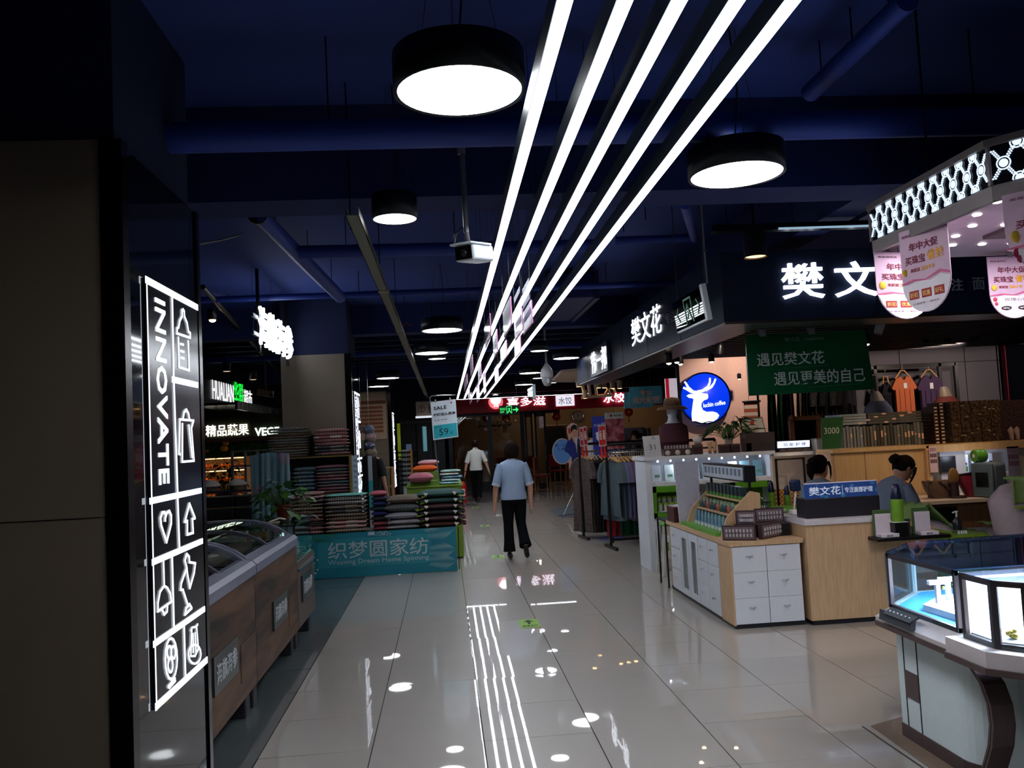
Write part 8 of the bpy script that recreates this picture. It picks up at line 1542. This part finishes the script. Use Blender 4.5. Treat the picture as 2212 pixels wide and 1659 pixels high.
# hanging rounded banners
PK = mt((206, 170, 192), .5); 
def banner(TL, TR, zbot, lab, k, prod=False):
    TL = Vector(TL); TR = Vector(TR); u = TR-TL; w_ = u.length; d = u.normalized(); z1 = TL.z; n_ = Vector((d.y, -d.x, 0)); H = z1-zbot
    t = thing('hanging_banner', lab, 'banner', tuple(TL), group='pink promotion banners under the canopy')
    def P(s_, z, e=0): return TL+d*(s_*w_)+Vector((0, 0, z*H-H+ (zbot-z1)*0))*1+n_*e if False else TL+d*(s_*w_)+Vector((0, 0, -(1-z)*H))+n_*e
    r = w_/2/H; low = [(.5-.5*math.cos(a*PI/16), r-r*math.sin(a*PI/16)) for a in range(17)]
    obj('sheet', MB().prism([P(0, 1), *[P(s_, z) for s_, z in low], P(1, 1)][::-1] if False else [P(0, 1)]+[P(s_, z) for s_, z in low]+[P(1, 1)], -n_*.004), PK, t)
    wv = [(.5-.5*math.cos(a*PI/16), r-r*math.sin(a*PI/16)) for a in range(17)]; hz = .36
    obj('white_print', MB().prism([P(0.003, hz, .001)]+[P(.01+.98*s_, z+.006, .001) for s_, z in low if z < hz]+[P(.997, hz, .001), P(.8, hz+.04, .001), P(.6, hz-.01, .001), P(.35, hz+.03, .001), P(.15, hz-.015, .001)], n_*.001), mt((226, 216, 222), .5), t)
    b = MB(); b.prism([P(.0, hz, .0015), P(.25, hz+.02, .0015), P(.5, hz+.005, .0015), P(.8, hz+.06, .0015), P(1, hz+.02, .0015), P(1, hz+.04, .0015), P(.8, hz+.09, .0015), P(.5, hz+.02, .0015), P(.25, hz+.045, .0015), P(0, hz+.02, .0015)], n_*.001); obj('rose_wave', b, mt((200, 90, 130), .5), t)
    T = lambda s_, x0, x1, z0_, z1_, bd=.01: text(b, s_, P(x0, z0_, .0015), d*(x1-x0)*w_, Vector((0, 0, (z1_-z0_)*H)), .001, bd)
    b = MB(); T('年中大促', .2, .8, .73, .83, .02); T('买珠宝', .1, .52, .58, .68, .02); obj('red_lettering', b, mt((120, 36, 60)), t)
    b = MB(); T('省钱', .56, .9, .58, .70, .03); T('2019', .42, .7, .485, .53, .03); obj('gold_lettering', b, mt((220, 150, 40), .4), t)
    b = MB(); T('来就送', .2, .4, .485, .53); obj('ribbon_lettering', b, mt((150, 50, 50)), t); b = MB(); b.ball(P(.1, .5, .004), w_*.06, 10, 6, (1, .3, 1)); obj('gold_flower', b, mt((225, 190, 60)), t)
    b = MB(); T('周星福珠宝', .06, .4, .91, .94, 0); T('买满即享 一律特价', .2, .75, .1, .125, 0) if not prod else T('玫瑰心语', .3, .8, .28, .33, 0); obj('small_lettering', b, mt((130, 90, 110)), t)
    if not prod:
        for q in range(3):
            b = MB(); b.prism([P(.14+.26*q, .17, .002), P(.34+.26*q, .17, .002), P(.34+.26*q, .27, .002), P(.14+.26*q, .27, .002)], n_*.001); o = obj('red_tile', b, mt((160, 44, 50)), t); b = MB(); text(b, ['折扣', '优惠', '好礼'][q], P(.16+.26*q, .19, .0032), d*.16*w_, Vector((0, 0, .06*H)), .001, .01); obj('lettering', b, mt((235, 190, 110)), o)
    else:
        for q in range(2):
            b = MB(); b.tube([P(.32+.36*q+.1*math.cos(a*PI/8), .17+.022*math.sin(a*PI/8), .004) for a in range(17)], .0035, 5); b.ball(P(.32+.36*q, .15, .005), .006, 6, 4); obj('bracelet_print', b, mt((60, 40, 44)), t)
        b = MB(); b.ball(P(.12, .24, .002), w_*.04, 10, 5, (1, .2, 1)); b.ball(P(.1, .31, .002), w_*.05, 10, 5, (1, .1, 1)); obj('rose_print', b, mt((190, 60, 90)), t)
    if k == 2: obj('hanging_cord', MB().tube([P(.5, 1), P(.5, 1)+Vector((0, 0, .1))], .004, 5), CHROME, t)
    obj('top_clip', MB().box(P(.45, .985, -.01), P(.55, 1.09, .006)), CHROME, t)
YY = 4.22
A = at(1888, 548, Y=4.35); B = at(1990, 520, Y=4.45); z0_ = at(1950, 690, Y=4.4).z; banner((A.x, 4.35, 2.52), (B.x+.02, 4.42, 2.52), z0_, 'brightly lit pink banner at the far left canopy corner', 0)
A = at(1945, 512, X=2.343); B = at(2020, 480, X=2.343); z0_ = at(1995, 672, X=2.33).z; banner((2.335, A.y, 2.56), (2.34+.06, B.y-.0, 2.56), z0_, 'dimmer pink banner hanging in front of the canopy edge', 1)
A = at(2130, 540, Y=4.6); B = at(2230, 530, Y=4.6); z0_ = at(2180, 688, Y=4.6).z; banner((A.x, 4.6, 2.52), (B.x, 4.6, 2.52), z0_, 'pink banner with bracelets printed, hanging farther back at the right', 2, True)
A = at(2136, 425, Y=3.33); B = at(2240, 400, Y=3.2); z0_ = at(2190, 606, Y=3.3).z; banner((2.362, 3.335, 2.53), (2.62, 3.0, 2.53), z0_, 'nearest pink banner at the right edge, with bracelets printed', 3, True)
# ================================================================ PEOPLE
def skin_mesh(name, joints, edges, mat, parent, root, sub=2):
    """one continuous body grown round a skeleton: joints = {name: (pos, radius)}"""
    names = list(joints); me = bpy.data.meshes.new(name); Mi = _WM[parent.name].inverted()
    me.from_pydata([tuple(Mi @ Vector(joints[n][0])) for n in names], [(names.index(a), names.index(b)) for a, b in edges], [])
    me.materials.append(mat); o = bpy.data.objects.new(name, me); C.objects.link(o); o.parent = parent; _WM[o.name] = _WM[parent.name]
    md = o.modifiers.new('skin', 'SKIN'); md.use_smooth_shade = True
    for i, n in enumerate(names):
        r = joints[n][1]; sv = me.skin_vertices[0].data[i]; sv.radius = (r, r) if not isinstance(r, tuple) else r; sv.use_root = (n == root)
    s = o.modifiers.new('subsurf', 'SUBSURF'); s.levels = sub; s.render_levels = sub
    return o
SKIN = mt((190, 142, 118), .5, var=.05); HAIR = mt((24, 15, 14), .8, var=.3, scale=40, spec=.06); PANTS = mt((12, 13, 17), .9, spec=.1)
def hand(J, E, side, wrist, dirv, curl=.5, fwd=Vector((0, 1, 0))):
    """palm and five fingers appended to the skeleton"""
    d = dirv.normalized(); palm = wrist+d*.07; J[side+'palm'] = (wrist+d*.045, (.022, .016)); J[side+'palm2'] = (palm, (.024, .013)); E += [(side+'wrist', side+'palm'), (side+'palm', side+'palm2')]
    sp = fwd.normalized()
    for k, (off, L) in enumerate(((.024, .062), (.008, .07), (-.008, .066), (-.024, .052))):
        b0 = palm+sp*off+d*.012; b1 = b0+d*L*.5; b2 = b1+(d+sp.cross(d)*curl*.6*(1 if side == 'L' else -1)).normalized()*L*.5
        J['%sf%da' % (side, k)] = (b0, .009); J['%sf%db' % (side, k)] = (b1, .008); J['%sf%dc' % (side, k)] = (b2, .0065); E += [(side+'palm2', '%sf%da' % (side, k)), ('%sf%da' % (side, k), '%sf%db' % (side, k)), ('%sf%db' % (side, k), '%sf%dc' % (side, k))]
    t0 = wrist+d*.035+sp*.028; t1 = t0+(d+sp*.6).normalized()*.035; t2 = t1+d*.025; J[side+'t0'] = (t0, .011); J[side+'t1'] = (t1, .009); J[side+'t2'] = (t2, .0075); E += [(side+'palm', side+'t0'), (side+'t0', side+'t1'), (side+'t1', side+'t2')]
def head(t, c, s, yaw, hair, tilt=0):
    """head with face; yaw 0 = facing +Y"""
    M = Matrix.Translation(c) @ Matrix.Rotation(-yaw, 4, 'Z') @ Matrix.Rotation(-tilt, 4, 'X')
    b = MB(); b.loft([((0, .012, -.11*s), .03*s, .03*s), ((0, .018, -.10*s), .045*s, .05*s), ((0, .012, -.06*s), .062*s, .078*s), ((0, .0, 0), .074*s, .092*s), ((0, -.005, .05*s), .074*s, .092*s), ((0, -.008, .09*s), .058*s, .072*s), ((0, -.008, .112*s), .028*s, .035*s)], 20)
    b.loft([((0, .105*s, -.022*s), .014*s, .016*s), ((0, .092*s, .02*s), .006*s, .01*s)], 8)
    for sx in (-1, 1): b.ball((sx*.076*s, -.008*s, -.005*s), .02*s, 8, 6, (.4, .8, 1.4))
    o = obj('head', b.xf(M), SKIN, t)
    e = MB()
    for sx in (-1, 1): e.ball((sx*.03*s, .088*s, .008*s), .009*s, 8, 5, (1.3, .5, .7))
    obj('eyes', e.xf(M), mt((24, 18, 16), .2), o); e = MB().loft([((0, .094*s, -.056*s), .022*s, .006*s), ((0, .096*s, -.048*s), .018*s, .006*s)], 10); obj('mouth', e.xf(M), mt((150, 74, 70), .4), o)
    e = MB()
    for sx in (-1, 1): e.box((sx*.03*s-.016*s, .088*s, .026*s), (sx*.03*s+.016*s, .094*s, .031*s))
    obj('eyebrows', e.xf(M), HAIR, o)
    h = MB()
    if hair == 'bob':
        h.loft([((0, -.012, -.105*s), .072*s, .062*s), ((0, -.014, -.08*s), .090*s, .080*s), ((0, -.012, -.03*s), .100*s, .092*s), ((0, -.010, .03*s), .099*s, .094*s), ((0, -.008, .08*s), .082*s, .084*s), ((0, -.006, .115*s), .05*s, .055*s), ((0, -.006, .128*s), .015*s, .018*s)], 24)
    elif hair == 'short':
        h.loft([((0, -.03, -.07*s), .055*s, .055*s), ((0, -.022, -.03*s), .078*s, .074*s), ((0, -.014, .03*s), .086*s, .088*s), ((0, -.008, .08*s), .074*s, .080*s), ((0, -.004, .115*s), .042*s, .05*s), ((0, -.004, .126*s), .014*s, .018*s)], 22)
    else:
        h.loft([((0, -.035, -.06*s), .05*s, .05*s), ((0, -.026, -.02*s), .078*s, .076*s), ((0, -.016, .04*s), .086*s, .090*s), ((0, -.006, .085*s), .072*s, .082*s), ((0, .0, .12*s), .04*s, .05*s), ((0, 0, .128*s), .012*s, .015*s)], 22)
        bz = .01 if hair == 'bun' else .05
        for k in range(7): a = k*2*PI/7; h.ball((.026*s*math.cos(a), -.125*s, bz+.022*s*math.sin(a)), .03*s, 8, 6)
        h.ball((0, -.13*s, bz), .036*s, 10, 7)
        if hair == 'pony': h.tube([(0, -.12*s, .04*s), (.0, -.165*s, .02*s), (0, -.17*s, -.06*s), (0, -.15*s, -.12*s)], [.025*s, .042*s, .036*s, .008*s], 10)
        for sx in (-1, 1): h.tube([(sx*.06*s, .06*s, .06*s), (sx*.076*s, .07*s, 0), (sx*.07*s, .085*s, -.07*s), (sx*.06*s, .09*s, -.12*s)], [.014*s, .012*s, .008*s, .002*s], 6)
    obj('hair', h.xf(M), HAIR, t)
    if hair in ('bun', 'pony'): obj('hair_tie', MB().lathe([(.03*s, -.006), (.034*s, 0), (.03*s, .006)], (0, -.1*s, .01 if hair == 'bun' else .045), 12, axis='y').xf(M), mt((30, 44, 90), .7), t)
def walker(base, H, label, shirt, hairstyle, stride, arms, belt=.0, trim=True, collar=False, wide=1.0, watch=False):
    """woman walking away along +Y"""
    t = thing('person', label, 'person', base); x, y, _ = base; k = H/1.58; P = lambda a, b, c: Vector((x+a*k, y+b*k, c*k))
    (LK, LA, LT), (RK, RA, RT) = stride; (LE, LW), (RE, RW) = arms
    J = {'pelvis': (P(0, 0, .84), .09*k), 'waist': (P(0, 0, .98), (.10*k, .085*k)), 'chest': (P(0, .0, 1.14), (.12*k, .09*k)), 'top': (P(0, 0, 1.27), (.07*k, .06*k)), 'neck': (P(0, .005, 1.33), .045*k), 'skull': (P(0, .015, 1.42), .05*k),
         'Lsh': (P(-.155, 0, 1.25), .045*k), 'Lelb': (P(*LE), .043*k), 'Lwrist': (P(*LW), (.03*k, .028*k)), 'Rsh': (P(.155, 0, 1.25), .045*k), 'Relb': (P(*RE), .043*k), 'Rwrist': (P(*RW), (.03*k, .028*k)),
         'Lhip': (P(-.08, 0, .80), .075*k), 'Lknee': (P(*LK), .05*k), 'Lank': (P(*LA), .03*k), 'Ltoe': (P(*LT), .03*k), 'Rhip': (P(.08, 0, .80), .075*k), 'Rknee': (P(*RK), .05*k), 'Rank': (P(*RA), .03*k), 'Rtoe': (P(*RT), .03*k)}
    E = [('pelvis', 'waist'), ('waist', 'chest'), ('chest', 'top'), ('top', 'neck'), ('neck', 'skull'), ('top', 'Lsh'), ('Lsh', 'Lelb'), ('Lelb', 'Lwrist'), ('top', 'Rsh'), ('Rsh', 'Relb'), ('Relb', 'Rwrist'), ('pelvis', 'Lhip'), ('Lhip', 'Lknee'), ('Lknee', 'Lank'), ('Lank', 'Ltoe'), ('pelvis', 'Rhip'), ('Rhip', 'Rknee'), ('Rknee', 'Rank'), ('Rank', 'Rtoe')]
    for s_, e_, w_ in (('L', LE, LW), ('R', RE, RW)): hand(J, E, s_, P(*w_), P(*w_)-P(*e_), .5, Vector((0, 1, 0)))
    skin_mesh('body', J, E, SKIN, t, 'pelvis')
    b = MB(); W_ = wide
    b.loft([(P(0, 0, .795), .163*k*W_, .125*k, .9), (P(0, 0, .86), .166*k*W_, .122*k, .9), (P(0, 0, .92), .152*k*W_, .115*k, .9), (P(0, 0, 1.0), .148*k*W_, .108*k, .9), (P(0, 0, 1.10), .156*k*W_, .110*k, .9), (P(0, 0, 1.20), .172*k*W_, .105*k, .9), (P(0, 0, 1.26), .178*k*W_, .09*k, .9), (P(0, 0, 1.295), .14*k*W_, .075*k, .9), (P(0, .003, 1.325), .075*k, .06*k), (P(0, .004, 1.335), .062*k, .056*k)], 28)
    m = mt(shirt, .85, var=.06, scale=14, bump=.35); o = obj('shirt', b, m, t)
    for s_, sx, e_ in (('L', -1, LE), ('R', 1, RE)):
        sh_ = P(sx*.135*W_, 0, 1.265); el = P(*e_); b = MB().tube([sh_, sh_.lerp(el, .35), sh_.lerp(el, .7), sh_.lerp(el, .95)], [.062*k, .066*k, .06*k, .058*k], 14); obj('sleeve', b, m, t)
        if trim:
            for f0 in (.86, .93): obj('sleeve_stripe', MB().tube([sh_.lerp(el, f0), sh_.lerp(el, f0+.025)], .0605*k, 14), mt((236, 236, 236), .8), t)
    if collar: obj('collar', MB().loft([(P(0, 0, 1.315), .075*k, .066*k), (P(0, 0, 1.36), .058*k, .056*k)], 18, cap=False), m, t)
    for s_, sx, K_, A_ in (('L', -1, LK, LA), ('R', 1, RK, RA)):
        hp = P(sx*.078, 0, .82); kn = P(*K_); an = P(*A_); b = MB().tube([hp, hp.lerp(kn, .35), kn, kn.lerp(an, .55), kn.lerp(an, .93)], [.092*k, .088*k, .066*k, .068*k, .082*k], 16); obj('trouser_leg', b, PANTS, t)
    obj('trouser_seat', MB().loft([(P(0, 0, .74), .13*k, .10*k), (P(0, 0, .80), .158*k*W_, .118*k), (P(0, 0, .87), .150*k, .112*k)], 24), PANTS, t)
    for s_, A_, T_ in (('L', LA, LT), ('R', RA, RT)):
        an, to = P(*A_), P(*T_); d = (to-an).normalized(); hb = an-Vector((0, .03, 0)) if abs(d.z) < .8 else an
        b = MB().tube([an-d*.035+Vector((0, 0, -.01)), an+Vector((0, 0, -.015)), an.lerp(to, .5)+Vector((0, 0, -.01)), to, to+d*.03], [.026*k, .034*k, .036*k, .034*k, .014*k], 12); obj('shoe', b, mt((22, 20, 24), .35), t)
        hs = an-d*.03; obj('shoe_heel', MB().tube([hs+Vector((0, 0, -.01)), hs+(Vector((0, 0, -.055)) if abs(d.z) < .8 else Vector((0, -.05, 0)))], [.014*k, .008*k], 8), mt((16, 14, 16), .3), t)
    if watch: w_ = P(*LW); e_ = P(*LE); obj('wristwatch', MB().tube([w_.lerp(e_, .02), w_.lerp(e_, .12)], .03*k, 12), BLACK, t)
    head(t, P(0, .015, 1.455), k*1.0, 0, hairstyle); return t
p = at(1116, 1207, Z=0)
walker((p.x, p.y, 0), 1.585, 'woman with a dark bob in a pale blue short-sleeved top, walking away', (142, 160, 186), 'bob',
       (((-.085, .02, .47), (-.09, -.01, .075), (-.07, .10, .03)), ((.085, .04, .47), (.115, -.20, .17), (.13, -.17, .06))), (((-.235, -.01, .97), (-.255, .04, .73)), ((.235, .01, .97), (.235, .05, .73))), wide=1.06)
p = at(1032, 1084, Z=0)
walker((p.x, p.y, 0), 1.64, 'short-haired woman in a white collared shirt and black trousers, walking away farther off', (206, 206, 200), 'short',
       (((-.06, .12, .47), (-.03, .16, .08), (-.03, .27, .03)), ((.07, .0, .47), (.03, -.12, .10), (.03, -.02, .05))), (((-.24, .0, .98), (-.28, -.02, .76)), ((.25, -.03, .99), (.31, -.08, .78))), collar=True, watch=True)

def seated(base, H, label, shirt, yaw, lean, hair, tilt, elbows, hy=None):
    """woman seated or bent over behind a counter; local frame facing +Y turned by yaw"""
    t = thing('person', label, 'person', base, -yaw); x, y, z = base; M0 = _WM[t.name]; k = H
    Ml = Matrix.Translation((0, 0, .52)) @ Matrix.Rotation(-lean, 4, 'X') @ Matrix.Translation((0, 0, -.52))
    U = lambda a, b, c: M0 @ (Ml @ Vector((a*k, b*k, c*k))); D_ = lambda a, b, c: M0 @ Vector((a*k, b*k, c*k))
    (LE, LW), (RE, RW) = elbows
    J = {'pelvis': (D_(0, 0, .5), .10*k), 'waist': (U(0, 0, .66), .09*k), 'chest': (U(0, 0, .84), (.115*k, .09*k)), 'top': (U(0, 0, .97), .065*k), 'neck': (U(0, .01, 1.03), .045*k), 'skull': (U(0, .03, 1.10), .05*k),
         'Lsh': (U(-.15, 0, .95), .045*k), 'Lelb': (D_(*LE), .036*k), 'Lwrist': (D_(*LW), .023*k), 'Rsh': (U(.15, 0, .95), .045*k), 'Relb': (D_(*RE), .036*k), 'Rwrist': (D_(*RW), .023*k),
         'Lhip': (D_(-.09, .05, .48), .08*k), 'Lknee': (D_(-.1, .42, .48), .055*k), 'Lank': (D_(-.1, .40, .08), .035*k), 'Ltoe': (D_(-.1, .52, .03), .03*k), 'Rhip': (D_(.09, .05, .48), .08*k), 'Rknee': (D_(.1, .42, .48), .055*k), 'Rank': (D_(.1, .40, .08), .035*k), 'Rtoe': (D_(.1, .52, .03), .03*k)}
    E = [('pelvis', 'waist'), ('waist', 'chest'), ('chest', 'top'), ('top', 'neck'), ('neck', 'skull'), ('top', 'Lsh'), ('Lsh', 'Lelb'), ('Lelb', 'Lwrist'), ('top', 'Rsh'), ('Rsh', 'Relb'), ('Relb', 'Rwrist'), ('pelvis', 'Lhip'), ('Lhip', 'Lknee'), ('Lknee', 'Lank'), ('Lank', 'Ltoe'), ('pelvis', 'Rhip'), ('Rhip', 'Rknee'), ('Rknee', 'Rank'), ('Rank', 'Rtoe')]
    R3 = M0.to_3x3()
    for s_, e_, w_ in (('L', LE, LW), ('R', RE, RW)): hand(J, E, s_, D_(*w_), D_(*w_)-D_(*e_), .5, R3 @ Vector((1 if s_ == 'L' else -1, 0, 0)))
    skin_mesh('body', J, E, SKIN, t, 'pelvis')
    b = MB(); b.loft([((0, 0, .47*k), .16*k, .13*k), ((0, 0, .6*k), .145*k, .12*k), ((0, 0, .75*k), .15*k, .115*k), ((0, 0, .9*k), .172*k, .105*k), ((0, 0, .96*k), .17*k, .085*k), ((0, 0, .995*k), .12*k, .07*k), ((0, .005, 1.025*k), .06*k, .055*k)], 24); b.xf(M0 @ Ml); m = mt(shirt, .85, var=.06, scale=14, bump=.3); obj('shirt', b, m, t)
    for sx, e_ in ((-1, LE), (1, RE)): s0 = U(sx*.13, 0, .955); el = D_(*e_); obj('sleeve', MB().tube([s0, s0.lerp(el, .4), s0.lerp(el, .8)], [.06*k, .064*k, .056*k], 12), m, t)
    for sx in (-1, 1): obj('trouser_leg', MB().tube([D_(sx*.08, 0, .5), D_(sx*.1, .42, .49), D_(sx*.1, .41, .12)], [.095*k, .068*k, .06*k], 12), PANTS, t); obj('shoe', MB().tube([D_(sx*.1, .36, .035), D_(sx*.1, .55, .03)], [.038*k, .03*k], 10), BLACK, t)
    hc = (M0 @ (Ml @ Vector((0, .02*k, 1.135*k)))) if hy is None else hc
    head(t, hc, k, yaw, hair, tilt); return t
# stools for the two seated women
def stool(x, y, lab):
    t = thing('stool', lab, 'stool', (x, y, 0)); obj('seat', MB().lathe([(.17, .36), (.18, .38), (.18, .41), (.16, .42)], (x, y, 0), 20), mt((170, 170, 172), .5), t); obj('column', MB().tube([(x, y, .03), (x, y, .36)], .025, 10), CHROME, t); obj('foot', MB().lathe([(.2, 0), (.19, .03), (.03, .04)], (x, y, 0), 20), CHROME, t)
p = at(1768, 1005, Y=8.45); seated((p.x-.02, 8.45, 0), 1.03, 'seated woman with a ponytail in a light grey top behind the blue sign', (128, 140, 152), .95, .05, 'pony', .05, (((-.22, .05, .66), (-.1, .28, .62)), ((.22, .05, .66), (.1, .28, .62)))); stool(p.x-.02, 8.45, 'round stool under the woman with the ponytail')
p = at(1938, 1020, Y=8.06); seated((p.x-.28, 8.06, 0), 1.1, 'woman with a low bun bending forward over the beauty bed', (124, 134, 156), 1.35, .55, 'bun', .75, (((-.22, .32, .6), (-.1, .5, .62)), ((.22, .32, .6), (.1, .52, .62)))); stool(p.x-.28, 8.06, 'round stool under the bending woman')
# partly hidden figures farther back
def bystander(px, py, Y, H, label, shirt, yaw, hair):
    """standing figure whose head is at photo pixel (px, py)"""
    q = at(px, py, Y=Y); base = (q.x, Y, 0); sc_ = q.z/1.455; t = thing('person', label, 'person', base, -yaw); M0 = _WM[t.name]; k = sc_
    P = lambda a, b, c: M0 @ Vector((a*k, b*k, c*k))
    J = {'pelvis': (P(0, 0, .84), .09*k), 'waist': (P(0, 0, .98), .09*k), 'chest': (P(0, 0, 1.14), (.12*k, .09*k)), 'top': (P(0, 0, 1.27), .07*k), 'neck': (P(0, .005, 1.33), .045*k), 'skull': (P(0, .015, 1.42), .05*k)}
    E = [('pelvis', 'waist'), ('waist', 'chest'), ('chest', 'top'), ('top', 'neck'), ('neck', 'skull')]
    for s_, sx in (('L', -1), ('R', 1)):
        J.update({s_+'sh': (P(sx*.16, 0, 1.25), .045*k), s_+'elb': (P(sx*.22, -.02, .97), .036*k), s_+'wrist': (P(sx*.23, .05, .75), .024*k), s_+'hip': (P(sx*.08, 0, .8), .075*k), s_+'knee': (P(sx*.09, .01, .46), .05*k), s_+'ank': (P(sx*.09, 0, .08), .032*k), s_+'toe': (P(sx*.1, .12, .03), .03*k)})
        E += [('top', s_+'sh'), (s_+'sh', s_+'elb'), (s_+'elb', s_+'wrist'), ('pelvis', s_+'hip'), (s_+'hip', s_+'knee'), (s_+'knee', s_+'ank'), (s_+'ank', s_+'toe')]
        hand(J, E, s_, P(sx*.23, .05, .75), P(sx*.23, .05, .75)-P(sx*.22, -.02, .97), .5, M0.to_3x3() @ Vector((0, 1, 0)))
    skin_mesh('body', J, E, SKIN, t, 'pelvis', 1)
    m = mt(shirt, .85); b = MB().loft([((0, 0, .8*k), .16*k, .12*k), ((0, 0, .98*k), .15*k, .108*k), ((0, 0, 1.2*k), .175*k, .105*k), ((0, 0, 1.27*k), .165*k, .085*k), ((0, 0, 1.335*k), .06*k, .055*k)], 22).xf(M0); obj('shirt', b, m, t)
    for sx in (-1, 1): obj('sleeve', MB().tube([P(sx*.14, 0, 1.26), P(sx*.19, -.01, 1.12), P(sx*.215, -.02, 1.02)], [.06*k, .062*k, .056*k], 10), m, t); obj('trouser_leg', MB().tube([P(sx*.08, 0, .82), P(sx*.09, .01, .46), P(sx*.09, 0, .1)], [.09*k, .065*k, .065*k], 10), PANTS, t); obj('shoe', MB().tube([P(sx*.09, -.03, .035), P(sx*.1, .14, .03)], [.036*k, .03*k], 8), BLACK, t)
    head(t, P(0, .015, 1.455), k, yaw, hair); return t
bystander(1373, 942, 18.95, 1.6, 'woman with tied-back hair standing behind the far service counter', (70, 66, 72), -1.2, 'bun')
bystander(1278, 938, 19.4, 1.6, 'person in a white shirt bending near the far counter, behind the clothes racks', (190, 190, 196), .6, 'short')
bystander(798, 965, 13.9, 1.7, 'person in a dark T-shirt mostly hidden behind the second column sign', (28, 28, 32), .4, 'short')
